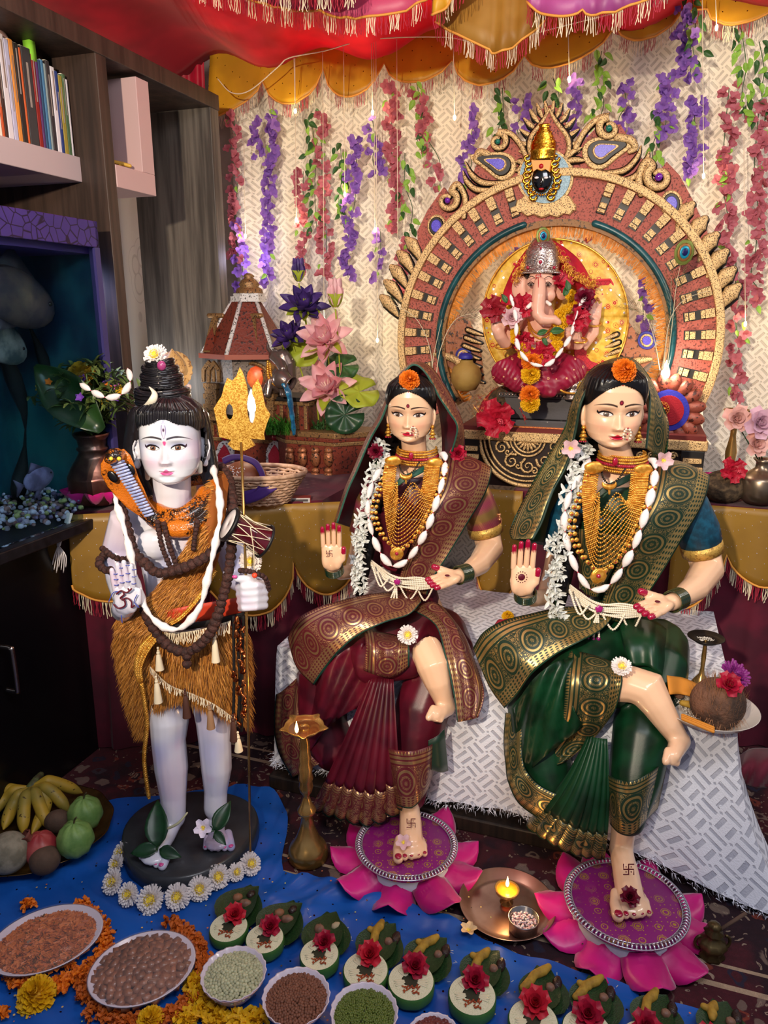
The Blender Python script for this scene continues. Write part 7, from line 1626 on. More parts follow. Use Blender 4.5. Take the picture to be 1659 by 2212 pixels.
L2=dict(id='green',who='green saree statue',label='seated female statue in dark green and gold silk saree, one leg crossed, on the right',S=1.17,ex=1322,ey=884,D0=1.64,eye=(884,888),eyed=-.03,fw2=48,yaw=-2,nx=884,skin='ecc09c',seat=(1380,1440,1.6),seed=1,
 silk=SILK2,zari=Z2,zari2=Z2,edge=E2,blouse=mat('teal_blouse','124c66',.5,col2='0c3448',vs_=60),band=m_foam('gold_band2','c8a050','8a6428',200,.4,.5),veil_hem=hem2,veil_out=out2,veil_back=bk1,
 knee=[(1320,1478,1.41,38),(1365,1478,1.385,40),(1400,1490,1.37,44),(1420,1525,1.35,34),(1445,1565,1.335,27),(1465,1595,1.33,22)],hfoot=[(1470,1600,1.33,22),(1462,1615,1.305,20),(1454,1632,1.28,16)],htoe=((1438,1645,1.265),(1462,1650,1.275)),
 toe=(1366,1962),fx=-0.13,fl=.135,fw=.033,
 skirt=[[(1350,1400,1.6,90),(1290,1420,1.56,76),(1210,1450,1.50,74),(1250,1480,1.44,62),(1320,1490,1.42,42)],[(1420,1400,1.6,66),(1425,1440,1.5,60),(1400,1530,1.44,70),(1385,1600,1.38,62),(1372,1680,1.34,56),(1365,1745,1.30,38),(1362,1775,1.30,30)],[(1200,1460,1.53,70),(1160,1540,1.5,66),(1170,1620,1.47,64),(1190,1690,1.43,50)]],
 sheets=[('lap_border','Z','u',[[(1090,1530,1.47),(1118,1500,1.45),(1150,1455,1.43),(1200,1415,1.43),(1255,1385,1.45),(1300,1360,1.5),(1325,1330,1.53)],[(1055,1480,1.5),(1085,1440,1.47),(1120,1400,1.46),(1180,1370,1.47),(1235,1350,1.5),(1290,1335,1.53),(1320,1310,1.56)],[(1022,1400,1.54),(1045,1365,1.53),(1090,1340,1.53),(1150,1325,1.54),(1210,1312,1.56),(1275,1308,1.58),(1310,1292,1.6)]],jag),
   ('knee_border','Z','v',[[(1340,1440,1.44),(1310,1425,1.45),(1270,1412,1.46),(1228,1405,1.47)],[(1344,1470,1.365),(1310,1470,1.36),(1265,1468,1.37),(1222,1470,1.39)],[(1330,1530,1.365),(1300,1555,1.37),(1255,1550,1.38),(1215,1545,1.39)],[(1300,1570,1.39),(1275,1600,1.40),(1235,1600,1.41),(1200,1590,1.42)],[(1245,1625,1.40),(1220,1645,1.40),(1190,1655,1.41),(1168,1630,1.43)]],jag),
   ('left_hanging_border','Z','u',[[(1092,1540,1.50),(1088,1600,1.48),(1092,1650,1.45),(1098,1690,1.42),(1125,1740,1.39),(1200,1790,1.36)],[(1128,1540,1.47),(1128,1590,1.44),(1128,1635,1.42),(1140,1670,1.40),(1170,1700,1.37),(1225,1725,1.34)]],jag),
   ('green_fold','S',None,[[(1110,1530,1.47),(1150,1470,1.42),(1200,1430,1.42),(1240,1420,1.43)],[(1120,1600,1.45),(1150,1560,1.41),(1200,1520,1.39),(1230,1500,1.39)],[(1130,1680,1.42),(1170,1640,1.39),(1220,1600,1.38),(1260,1570,1.38)]],lambda u,v:.014*sin(u*14+v*9)),
   ('right_thigh_cloth','S',None,[[(1335,1330,1.56),(1400,1335,1.55),(1450,1370,1.56),(1470,1420,1.58)],[(1345,1390,1.48),(1400,1385,1.46),(1445,1410,1.48),(1468,1450,1.52)],[(1360,1440,1.45),(1400,1440,1.43),(1440,1470,1.43),(1455,1500,1.48)]],lambda u,v:.006*sin(u*18)),
   ('shin_border','Z','u',[[(1318,1780,1.32),(1338,1800,1.265),(1366,1804,1.245),(1390,1778,1.26),(1422,1745,1.38)],[(1314,1730,1.32),(1336,1745,1.26),(1366,1748,1.245),(1398,1728,1.265),(1434,1700,1.39)],[(1310,1672,1.33),(1336,1684,1.27),(1368,1686,1.255),(1408,1666,1.28),(1452,1630,1.41)]],jag)],
 pleats=([(1268,1590,1.37),(1290,1594,1.35),(1312,1596,1.35)],[(1135,1770,1.42),(1185,1800,1.34),(1245,1828,1.33),(1298,1838,1.33)],8))
P2,k2,tp2,X2=lady(L2)
KD=mat('kumkum_dark','5a0c20')
for(nm,Pf,tpv,S_)in(('a',P1,tp1,1.),('b',P2,tp2,1.17)):
 par=[o for o in bpy.data.objects if o.name.startswith('seated_statue')][0 if nm=='a' else 1]
 if nm=='a':swast(lambda x,y:P1(x,y,-.1872),711,1196,6.5,'palm_symbol',par,KD)
 else:
  m=MB();m.ell(P2(715,1198,-.1875),(6*k2,2*k2,6*k2),None,14,6)
  for i in range(14):a=2*pi*i/14;m.ell(P2(715+10*cos(a),1198+10*sin(a),-.1875),1*k2,None,6,4)
  m.build('palm_dot',KD,par,stuff=True)
 x,y=(888,1778)if nm=='a' else(1358,1878);D_=tpv.y+.036
 swast(lambda a,e:W(a,e,D_-.0+(e-y)*-.0013),x,y,9 if nm=='a' else 11,'foot_symbol',par,KD)
 m=MB();m.ell(Pf(966,1243,-.205),(5*k1,5*k1,1.5*k1),None,12,6);m.build('palm_spot',KD,par)
flower('mum',W(881,1371,1.485),V((-.1,-1,.35)),24*.00095,'white chrysanthemum with yellow heart on the knee of the maroon saree statue',seed=0)
flower('mum',W(1342,1440,1.345),V((-.1,-.8,.8)),24*.00088,'white and yellow chrysanthemum on the knee of the green saree statue',seed=1)
flower('rose',P1(812,975,-.045),V((-.2,-1,.1)),15*k1,'dark crimson rose tucked in the hair of the maroon saree statue',petals=mat('rose_wine','6c1028'));flower('rose',P1(989,979,-.02),V((.1,-1,.1)),16*k1,'crimson rose on the pallu shoulder of the maroon saree statue')
flower('plum',P2(805,960,-.05),V((-.1,-1,.1)),19*k2,'pale pink flower with yellow heart in the hair garland of the green saree statue',petals=PINKP);flower('plum',P2(975,982,-.07),V((.1,-1,.1)),19*k2,'pale pink flower on the pallu shoulder of the green saree statue',petals=PINKP)
flower('plum',tp1+V((-.018,-.002,.022)),V((0,-.6,.8)),.019,'pale pink flower on the toes of the maroon saree statue',petals=PINKP);flower('rose',tp2+V((-.008,-.0,.026)),V((0,-.6,.8)),.017,'dark wine rose lying on the toes of the green saree statue',petals=mat('rose_wine','6c1028'))
# ---------------------------------------------------------------- hanging flower vines
BV2=2.485
def vmesh(fn,mats):
 out=[]
 for s_ in range(3):random.seed(50+s_);out.append(fn())
 return out
BLO={'P':mat('violet_petal','a478cc',.6,col2='7c50b4',vs_=40,transl=.35),'R':mat('dusty_rose_petal','d07c88',.6,col2='b05868',vs_=40,transl=.35)}
LM=fl_leaf(1,.5).mesh('leaf');LM.materials.append(LIME);LM2=fl_leaf(1,.5).mesh('leaf');LM2.materials.append(GRNL)
BM={}
for k_ in 'PR':
 BM[k_]=[]
 for s_ in range(3):me=fl_blossom(1,60+s_).mesh('blossom');me.materials.append(BLO[k_]);BM[k_].append(me)
def vine(x0,y0,x1,y1,kind,n,label):
 a,b_=RB(x0,y0,BV2),RB(x1,y1,BV2);t=thing('hanging_vine',label,'garland',a,'artificial flower vines on the backdrop');pts=cat([a,a.lerp(b_,.4)+e1*rnd(-.01,.01),a.lerp(b_,.7)+e1*rnd(-.02,.02),b_],6)
 m=MB();m.tube(pts,.0012,5);m.build('stem',GRNL,t);L=(b_-a).length
 for i in range(n):
  u=i/max(1,n-1);p=a.lerp(b_,u)+e1*rnd(-.022,.022)-e2*rnd(0,.02)
  if kind=='G':share(random.choice((LM,LM2)),t,p,facing(V((rnd(-.6,.6),-1,rnd(-.4,.4))),0)@rotm('Z',rnd(-150,-30)),rnd(.026,.036),'leaf')
  elif rnd(0,1)<.12:share(LM,t,p,facing(V((rnd(-.6,.6),-1,0)))@rotm('Z',rnd(-150,-30)),rnd(.02,.03),'leaf')
  else:share(random.choice(BM[kind]),t,p,facing(V((rnd(-.8,.8),-1,rnd(-.8,.8))),rnd(0,360)),rnd(.015,.024),'blossom')
VN=[(505,250,515,560,'R',24,'beside the grey cabinet panel, the first rose pink one'),(520,480,525,640,'P',16,'lowest short violet one beside the cabinet panel'),(545,262,560,340,'P',7,'short sparse violet one near the left end'),(590,240,575,610,'P',44,'dense long violet one left of the first bulb cord'),(655,370,660,590,'R',22,'rose pink one right of the first bulb cord'),(672,240,685,500,'G',24,'leafy green one under the second valance scallop'),(695,250,705,600,'R',34,'long rose pink one above the purple lotus bud'),(735,310,742,480,'G',16,'leafy green one above the pink lotus bud'),
      (770,300,752,600,'P',34,'long violet one above the pink lotus bud'),(805,260,815,380,'P',10,'short violet one below the second bulb'),(822,500,815,600,'P',8,'sparse violet one low beside the third bulb'),(848,185,855,500,'R',40,'densest rose pink one left of the arch'),(900,180,912,330,'G',16,'leafy green one under the third valance peak'),(905,200,950,410,'R',18,'rose pink one slanting towards the arch top left'),(875,330,885,500,'G',16,'leafy green one beside the arch left shoulder'),(870,520,880,640,'R',10,'rose pink one ending at the arch left edge'),
      (1030,240,1005,400,'P',14,'violet one left of the arch top curl'),(1085,190,1080,320,'G',14,'leafy green one left of the crown flame'),(1130,215,1120,290,'P',8,'short violet one beside the crown flame'),(1195,170,1200,230,'G',8,'short green one above the crown flame'),(1245,170,1240,300,'P',10,'violet one right of the crown flame'),(1300,110,1290,270,'G',18,'leafy green one under the orchid canopy'),(1345,180,1350,290,'P',9,'violet one behind the upper right curl'),(1475,20,1488,180,'P',20,'violet one hanging right of the orchid canopy'),(1495,0,1510,150,'G',14,'dark leafy one beside the upper violet one'),
      (1445,160,1430,300,'P',16,'violet one above the right spiral'),(1420,230,1410,350,'G',12,'leafy one above the right spiral'),(1500,220,1500,385,'P',22,'violet one right of the right spiral'),(1575,190,1570,420,'R',22,'rose pink one with long stem right of the arch'),(1560,330,1565,560,'R',22,'rose pink one beside the arch right shoulder'),(1600,60,1610,260,'G',20,'large leafy one under the right bulb'),(1640,90,1650,240,'G',12,'leafy one at the right photo edge'),(1640,230,1630,560,'R',36,'dense rose pink one at the right photo edge'),(1590,560,1592,860,'R',26,'longest lowest rose pink one right of the arch'),(1625,560,1622,660,'R',10,'short rose pink one low at the right edge'),
      (1120,540,1085,600,'P',9,'violet one seen through the arch on its left'),(1395,600,1385,720,'P',10,'violet one seen through the arch on its right'),(1260,520,1250,560,'R',6,'short rose pink one seen through the arch top')]
CN={'P':'hanging violet flower vine, ','R':'hanging dusty rose flower vine, ','G':'hanging green leaf vine, '}
for v in VN:vine(*v[:5],int(v[5]*1.35),CN[v[4]]+v[6])
# string lights
sl=thing('string_lights','warm white string lights on clear cord draped over the backdrop and valance','lights',RB(640,240,2.44))
m=MB();m.tube(cat([RB(x,y,2.40)for x,y in((470,170),(500,200),(540,195),(600,145),(625,125),(700,110),(800,85),(960,80),(1060,95),(1200,60),(1400,10))],8),.0018,5)
BUL=[(638,240,126),(805,243,85),(982,254,82),(1230,172,60),(1548,60,-20),(640,475,126),(810,497,85),(815,735,90),(530,510,300),(1520,380,-20),(745,420,100),(1610,700,300),(860,640,85),(700,690,110)]
for x,y,yt in BUL:m.tube([RB(x-3,yt,2.40 if yt<200 else 2.47),RB(x,y,2.46)],.0011,5)
m.build('cord',mat('clear_cord','e0d0b8',.4),sl)
bb=MB();bb.ell((0,0,0),(.0045,.0045,.008),None,8,6);bme=bb.mesh('bulb');bme.materials.append(mat('warm_bulb','fff0c0',.3,emis='ffdf90',es=40))
for i,(x,y,_)in enumerate(BUL):p=RB(x,y,2.46);share(bme,sl,p);lamp('string_bulb_light','POINT',p-e2*.02,.22,(1,.80,.48),shadow_soft_size=.01)
lamp('arch_back_light','POINT',RB(1190,640,2.42),1.6,(1,.82,.5),shadow_soft_size=.05);lamp('cool_back_light','POINT',RB(545,560,2.42),.7,(.75,.7,1),shadow_soft_size=.03)
# ---------------------------------------------------------------- temple fountain
TB=2.24
def Q(x,y,o=0.):return RB(x,y,TB)-e2*o
TK=(Q(640,900)-Q(540,900)).length/100
BRN=m_foam('bronze_paint','8c6a44','2a1814',180,.4,.5,(.54,.63));RBR=m_foam('red_brown_paint','6a2a1c','2c120e',120,.45);SLV=m_foam('silver_brush','c4c0c0','2c2420',160,.45)
tf=thing('temple_fountain','brown and bronze temple tower shaped tabletop model on the left table','model',Q(540,1000))
def fr(m,cx,y0,y1,r0,r1,n=6,rot0=30,sy=.9,mi=0):
 z0,z1=Q(cx,y0).z,Q(cx,y1).z;c=Q(cx,y0);k0=len(m.v)
 for(r,z)in((r0,z0),(r1,z1)):
  for i in range(n):a=radians(rot0+360*i/n);p=c+e1*(r*TK*cos(a))+e2*(r*TK*sin(a)*sy);m.v.append((p.x,p.y,z));m.uv.append((0,0));m.col.append((1,1,1))
 for i in range(n):m.f.append((k0+i,k0+(i+1)%n,k0+n+(i+1)%n,k0+n+i));m.mi.append(mi)
 m.f.append(tuple(k0+i for i in reversed(range(n))));m.f.append(tuple(k0+n+i for i in range(n)));m.mi+=[mi,mi];return m
fr(MB(),535,763,652,88,30).build('roof',RBR,tf,smooth=False)
fr(MB(),535,772,762,94,94).build('eaves',mat('red_edge','8a3c28',.4),tf,smooth=False)
fr(fr(MB(),537,652,640,34,34),538,640,634,30,30).build('roof_cap',SLV,tf,smooth=False)
m=MB();m.lathe([(26,0),(24,8),(17,12),(20,16),(14,24),(8,28),(11,31),(5,36),(.1,37)],18,(0,0,0));mm_=MB();mm_.put(m,sc=TK,loc=Q(539,634));mm_.build('finial',BRN,tf)
for i in range(6):
 a=radians(30+60*i);c0,c1=Q(535,763),Q(535,652);p0=c0+e1*(88*TK*cos(a))+e2*(88*TK*sin(a)*.9);p1=c1+e1*(30*TK*cos(a))+e2*(30*TK*sin(a)*.9)
 if sin(a)<.3:m=MB();m.tube([p0,p1],4*TK,6);m.build('roof_rib',SLV,tf)
for x,sg in((562,1),(480,-1)):
 m=MB();m.prism([(x-20*(sg>0)-12*(sg<0),758),(x+22*(sg>0)+8*(sg<0),758),(x+6,690),(x,680),(x-6,690)],.012,lambda u,v,w_:Q(u,v,.075-.055*(758-v)/106+w_));ga_=m.build('gable_arch',BRN,tf,smooth=False)
 m=MB();m.prism([(x-9,754),(x+11,754),(x+9,730),(x+4,718),(x,706),(x-4,718),(x-8,730)],.014,lambda u,v,w_:Q(u,v,.076-.055*(758-v)/106+w_));m.build('gable_niche',RBR,ga_,smooth=False)
 m=MB();m.tube([Q(x-14,682,.04),Q(x+14,682,.04)],5*TK,10,rnd_=True);m.build('gable_roll',BRN,tf)
fr(MB(),540,890,772,62,66).build('tower_wall',m_foam('silver_brown','6a5c54','241612',120),tf,smooth=False)
for i in range(6):
 for j in range(9):
  x,y=536+i*15+7*(j%2),800+j*9
  if x<600:m=MB();m.box(Q(x,y,.062),(13.2*TK,.008,7.4*TK),MROOM);m.build('brick',RBR,tf,smooth=False)
for i,(x,dd)in enumerate(((468,.045),(486,.066),(606,.066))):
 for q_ in range(7):
  m=MB();rr=(9,7,9,6.5,9,7,10)[q_];m.box(Q(x,830+q_*11,dd),(2*rr*TK,2*rr*TK,10*TK),MROOM);m.build('pillar_block',BRN,tf,smooth=False)
 m=MB();m.prism([(x-14,822),(x-14,795),(x-6,783),(x,776),(x+6,783),(x+14,795),(x+14,822),(x+8,822),(x+7,798),(x,788),(x-7,798),(x-8,822)],.01,lambda u,v,w_:Q(u,v,dd+w_));m.build('arch_window',BRN,tf,smooth=False)
m=MB();m.tube(cat([Q(520,820,.07),Q(530,800,.07),Q(548,788,.072),Q(570,782,.072),Q(590,790,.07),Q(604,806,.07)],5),4*TK,7);m.build('cusped_arch',BRN,tf)
m=MB();m.ell(Q(572,812,.06),(22*TK,.02,24*TK));m.build('orange_glow_disc',mat('orange_globe','c8502c',.35,col2='e08850',vs_=30,emis='c04818',es=.5),tf)
# terrace left, stepped basin
def tier(x0,x1,y0,y1,off,nm,mm,dep=.1):
 a0,a1=ab(Q(x0,y0))[0],ab(Q(x1,y0))[0];z0,z1=Q(x0,y1).z,Q(x0,y0).z;m=MB();rbox(m,a0,a1,TB-off-.012,TB+dep,z0,z1);return m.build(nm,mm,tf,smooth=False,bevel=.002)
tier(432,610,905,1028,.0,'terrace',RBR);tier(428,612,903,914,.006,'terrace_rim',BRN);tier(428,612,940,948,.004,'terrace_band',BRN)
for i in range(15):tier(436+i*12,442+i*12,914,940,.004,'baluster',BRN)
for x in(492,600):
 m=MB();m.prism([(x-19,1000),(x-19,972),(x-12,956),(x,948),(x+12,956),(x+19,972),(x+19,1000)],.008,lambda u,v,w_:Q(u,v,.014+w_));an_=m.build('arch_niche',SLV,tf,smooth=False)
 m=MB();m.prism([(x-12,998),(x-13,980),(x-6,966),(x,958),(x+6,966),(x+13,980),(x+12,998)],.01,lambda u,v,w_:Q(u,v,.016+w_));m.build('niche_jewel',mat('red_glitter','a81830',.3,.3,bump=1,bs=500),an_,smooth=False);m=MB();m.ell(Q(x,943,.02),7*TK);m.build('jewel',M_RUBY,tf)
# bull pedestal + basin
tier(560,682,851,860,.05,'bull_platform',M_BLKF,.09);tier(566,680,860,925,.045,'pedestal',RBR,.08);tier(562,684,860,868,.05,'pedestal_rim',BRN,.08)
for i in range(7):tier(570+i*17,577+i*17,868,922,.05,'pillar',BRN,.05)
bw=MB()
for(y0,y1,s_)in((925,934,1.0),):
 pass
def basin(y0,y1,k,nm,mm):
 pl=[(598,.02),(640,.09),(748,.10),(800,.03),(822,-.08),(600,-.08)];cx=700;z0,z1=Q(700,y1).z,Q(700,y0).z;m=MB()
 P_=[RB(cx+(x-cx)*k,930,TB)-e2*d for x,d in pl];k0=0
 for z in(z0,z1):
  for p in P_:m.v.append((p.x,p.y,z));m.uv.append((0,0));m.col.append((1,1,1))
 n=len(P_)
 for i in range(n):m.f.append((i,(i+1)%n,n+(i+1)%n,n+i));m.mi.append(0)
 m.f.append(tuple(reversed(range(n))));m.f.append(tuple(range(n,2*n)));m.mi+=[0,0];return m.build(nm,mm,tf,smooth=False,bevel=.002)
basin(925,936,1.0,'basin_rim',BRN);basin(936,944,.96,'basin_band',RBR);basin(944,952,1.,'basin_rim',BRN);basin(952,1018,.93,'basin_wall',RBR);basin(1016,1026,.98,'basin_rim',BRN);basin(1026,1050,.8,'basin_foot',M_BLKF)
for x in(655,682,709,736):
 m=MB()
 for r,y,h in((8.5,962,7),(9.5,978,16),(8,1003,6),(9,1012,6)):m.ell(Q(x,y,.105),(r*TK,.012,h*TK),MROOM,10,8)
 m.build('baluster',m_foam('copper_paint','9a6040','20140f',140,.4,.5),tf)
# bull
bl=thing('bull_statue','dark bronze seated bull figurine with gold beaded collar on the fountain','figurine',Q(625,852,.05));m=MB();q_=lambda x,y,o,r:(Q(x,y,.05+o),r*TK)
m.cap([q_(592,830,-.02,22),q_(620,820,.0,26),q_(634,800,.01,22),q_(638,780,.015,17),q_(632,768,.02,15)],12);m.cap([q_(618,770,.02,15),q_(632,782,.035,12),q_(640,792,.05,9)],10);m.cap([q_(600,838,.03,9),q_(612,820,.04,8),q_(608,846,.05,6)],8);m.cap([q_(630,830,.02,9),(Q(640,845,.1),6*TK)],8)
for sg in(-1,1):m.cap([q_(618+sg*10,760,.02,4.5),q_(618+sg*18,750,.02,3.5),q_(618+sg*19,742,.02,1.6)],8);m.cap([q_(618+sg*12,766,.02,4),q_(618+sg*22,764,.02,2.5)],8)
m.build('body',mat('dark_bronze','665854',.25,.5,coat=.4),bl,remesh=.0018,sm=3);beads([Q(606,782,.075),Q(612,805,.085),Q(628,818,.09),Q(642,812,.08)],3*TK,16,'collar',M_GOLD,bl);beads([Q(600,778,.07),Q(606,810,.085),Q(626,828,.092),Q(646,822,.08)],3*TK,18,'collar',M_GOLD,bl)
wp=thing('water_pot','tilted dark pot pouring a glossy blue resin stream','pot',Q(642,815,.1));rt3=frame(V((.75,-.35,-.42)));m=MB();m.lathe([(2,-18),(14,-12),(17,0),(12,10),(11,13),(15,18),(14,18),(9,12)],20);m2=MB();m2.put(m,rot=rt3,loc=Q(640,814,.1),sc=TK*1.1);m2.build('pot_body',mat('dark_bronze','4c4240'),wp)
m=MB();P_=cat([Q(648,822,.115),Q(658,840,.12),Q(663,870,.12),Q(667,900,.12),Q(669,928,.118)],6);m.tube(P_,[(8-3.4*i/len(P_)+sin(i*1.3)*.8)*TK for i in range(len(P_))],9,flat=.5);m.build('stream',mat('blue_resin','2c88b4',.08,col2='145a88',vs_=60,trans=.4,coat=1),wp)
def tuft(x,y,w_,h,n,label,o=.06,c=None,catg='plant'):
 m=MB();k0=TK
 for i in range(n):a=rnd(-1,1);p=Q(x+a*w_*.4,y,o+rnd(-.02,.02));petal(m,rnd(0,6.28),h*k0*rnd(.5,1.1),3*k0,rnd(30,85),.2,-1.2,0,0,1,3,loc=p)
 solo(m,'grass_tuft',c or GRNL,label,catg,solid=0)
tuft(448,905,40,34,50,'small green spiky tuft at the left end of the terrace');tuft(630,930,60,44,110,'bright green feathery tuft in front of the bull pedestal',.09,mat('fern_green','4a9030',.5,transl=.3));tuft(725,930,110,34,140,'dark green bushy foliage in the basin under the lotuses',.02);tuft(500,905,20,26,24,'small green tuft behind the trident tines',.03)
# lotus arrangement
YG=mat('sepal_green','a8b434',.5,transl=.25);PUR=mat('deep_purple_petal','34205c',.5,col2='4a3078',vs_=30)
def stemmed(x,y,r,bx,kind,label,pm=None,bud=False,n=V((0,-1,.5))):
 p=Q(x,y,.04)
 m=MB();m.tube(cat([Q(bx,925,.0),Q((bx+x)/2+4,(925+y)/2,.02),p-ez*.004],6),.0026,7);sm_=m
 if bud:
  t_=thing('lotus_bud',label,'flower',p);m=MB()
  for i in range(7):petal(m,i*2.4,r*2.5*TK,r*1.1*TK,76,1.0,.75,r*.14*TK,0,2,5,tip=.08)
  mm_=MB();mm_.put(m,loc=p);mm_.build('petals',pm,t_);m=MB()
  for i in range(4):petal(m,i*1.6,r*1.3*TK,r*1.3*TK,62,1.0,.9,r*.2*TK,0,2,4,tip=.2)
  mm_=MB();mm_.put(m,loc=p);mm_.build('sepals',YG,t_)
 else:
  t_=flower('lotus',p,n,r*TK,label,petals=pm,center=mat('lotus_core','f4d8c8')if pm is None else YG)
  m=MB()
  for i in range(3):petal(m,-1.6+(i-1)*.9,r*TK*.95,r*.42*TK,8,.5,.7,0,-.004,2,5,tip=.1)
  mm_=MB();mm_.put(m,rot=facing(V(n),0),loc=p);mm_.build('sepals',YG,t_)
 sm_.build('stem',YG,t_)
stemmed(657,610,17,690,'b','purple lotus bud with yellow green sepals, topmost flower of the bunch',PUR,True);stemmed(735,665,21,735,'b','pale pink lotus bud above the open pink lotuses',mat('bud_pink','e8b8bc',.5,transl=.2),True)
stemmed(668,668,44,690,'l','open deep purple lotus under the purple bud',PUR,n=V((.1,-.75,.9)));stemmed(640,730,36,680,'l','smaller deep purple lotus half hidden behind the lower leaves',PUR,n=V((-.3,-.7,.8)))
stemmed(716,735,50,715,'l','open pink lotus in the middle of the bunch',n=V((-.25,-1,.55)));stemmed(718,838,52,730,'l','large open pink lotus low over the basin plants',n=V((-.2,-1,.6)))
def disc_leaf(x,y,r,n,mm,label,o=.03):
 m=MB();q=facing(V(n).normalized(),20);rows=[]
 for j in range(5):rows.append([Q(x,y,o)+q@V((cos(a)*j/4*r*TK,sin(a)*j/4*r*TK,(.0015*sin(a*6)*j+.004*(j/4)**2)))for a in[2*pi*i/36*.96 for i in range(37)]])
 m.grid(rows);solo(m,'lotus_leaf',mm,label,'leaf',solid=.001);m=MB()
disc_leaf(762,890,36,(.1,-1,.3),DKG,'dark green round lotus leaf at the right front of the basin',.07);disc_leaf(780,845,38,(.3,-.8,.8),YG,'yellow green lotus leaf right of the lower pink lotus',.02);disc_leaf(668,755,34,(-.3,-.9,.4),YG,'yellow green lotus leaf left of the middle pink lotus',.03);disc_leaf(640,745,28,(-.2,-.8,.6),DKG,'dark lotus leaf behind the small purple lotus',.0);disc_leaf(740,790,30,(.2,-.8,.7),GRNL,'green lotus leaf between the two open pink lotuses',.0)
# basket
bk_=thing('cane_basket','pale woven cane basket holding a purple draped clay pot','basket',W(565,1085,1.93));c=W(562,1070,1.95);c.z=.712;BK=MP(560,1050,1.95)
m=MB()
for j in range(9):
 r=(50+3.4*j);z=c.z+j*8.5*BK*.8
 m.tube([V((c.x+cos(a)*r*1.25*BK,c.y+sin(a)*r*.9*BK,z+.002*sin(a*22+j*pi)))for a in[2*pi*i/72 for i in range(72)]],3.4*BK,6,closed=True)
for i in range(36):a=2*pi*i/36;m.tube([V((c.x+cos(a)*(50+3.4*j)*1.25*BK,c.y+sin(a)*(50+3.4*j)*.9*BK,c.z+j*6.8*BK))for j in range(9)],2.4*BK,5)
m.build('weave',mat('cane','c8a488',.6,col2='a88468',vs_=60),bk_,stuff=True);m=MB();m.tube([V((c.x+cos(a)*80*1.25*BK,c.y+sin(a)*80*.9*BK,c.z+.078*1.0+.0015*sin(a*30)))for a in[2*pi*i/60 for i in range(60)]],5*BK,8,closed=True);m.build('rim',mat('cane','c8a488'),bk_)
pt=thing('clay_pot','brown clay pot with white painted dots under a purple sash in the basket','pot',c);m=MB();m.ell(W(528,1030,1.93),(48*BK,42*BK,34*BK),None,20,14);m.build('pot_body',mat('terracotta','8a4a2c',.5),pt);m=MB()
for i in range(60):a,b_=rnd(-1.3,.2),rnd(.2,.9);p=W(528,1030,1.93)+V((48*BK*sin(a)*cos(b_),-42*BK*cos(a)*cos(b_),34*BK*sin(b_)));m.ell(p,1.3*BK,None,5,4)
m.build('white_dots',M_COTTON,pt,stuff=True);PV=mat('purple_felt','3c1a6c',.7,sheen=.3)
m=loft([[(480,990,1.92),(500,982,1.92),(530,984,1.90),(560,1000,1.90),(572,1040,1.88),(530,1062,1.88)],[(482,1004,1.90),(505,994,1.90),(528,996,1.885),(552,1010,1.88),(562,1046,1.865),(530,1078,1.87)]],8,4);m2=loft([[(525,1062,1.87),(570,1050,1.87),(602,1040,1.89)],[(530,1090,1.87),(565,1078,1.865),(598,1056,1.88)]],6,4);m.put(m2);solo(m,'purple_sash',PV,'purple felt sash draped over the clay pot in the basket','sash',solid=.003)
m=MB();m.box(W(649,1078,1.99),(46*BK,.03,11*BK),rotm('Z',4));mb=solo(m,'matchbox',mat('matchbox_red','7c2420',.6),'small red and white matchbox lying on the maroon table cover','box',smooth=False);m=MB();m.box(W(649,1078,1.99)-V((0,.0155,0)),(44*BK,.001,10*BK),rotm('Z',4));m.box(W(649,1078,1.99)-V((0,.0165,0)),(36*BK,.001,5*BK),rotm('Z',4),1);m.build('striker',[mat('white_label','c8c0bc',.6),mat('striker_grey','4a4444',.8)],mb,smooth=False)
# copper pot with bouquet
COP=mat('copper','9a6a58',.3,.9,col2='7a5048',vs_=18,bump=.3,bs=60);p0=W(212,1095,1.93);p0.z=.705;ck=MP(212,1050,1.93)
cp=thing('copper_pot','copper water pot holding a bouquet at the left end of the table','pot',p0);m=MB();m.lathe([(.1,0),(34,1),(50,10),(56,26),(57,60),(57,64),(55,66),(48,82),(34,104),(28,116),(32,120),(33,124),(28,128),(30,142),(37,150),(38,156),(33,154),(25,140)],40);m2=MB();m2.put(m,sc=ck,loc=p0);m2.build('pot_body',COP,cp)
random.seed(21);bt=p0+ez*150*ck;bq=thing('bouquet','mixed green bouquet with purple, orange and yellow flowers in the copper pot','bouquet',bt);m=MB()
for i in range(190):
 a=rnd(0,6.28);t_=rnd(.05,1.05);d=V((cos(a)*sin(t_),sin(a)*sin(t_)*.7,cos(t_)));L=rnd(40,150)*ck;p=bt+d*L
 if i%3==0:m.tube([bt,bt+d*L],.0012,4)
 for j in range(3):petal(m,rnd(0,6.28),rnd(20,42)*ck,9*ck,rnd(-40,60),.3,-.8,0,0,1,3,loc=p)
m.build('foliage',mat('olive_leaf','6a7a3c',.6,col2='3c5428',vs_=40),bq,stuff=True);bl_=MB();[petal(bl_,i*1.3,.011,.008,30,.3,.5,0,0,1,2)for i in range(5)];fm=bl_.mesh('small_flower');cols=[mat('bq_purple','6a3a9c',.5),mat('bq_orange','d87420',.5),mat('bq_pink','b85a9c',.5),mat('bq_yellow','c89c1c',.5)]
fms=[]
for c_ in cols:q=fm.copy();q.materials.append(c_);fms.append(q)
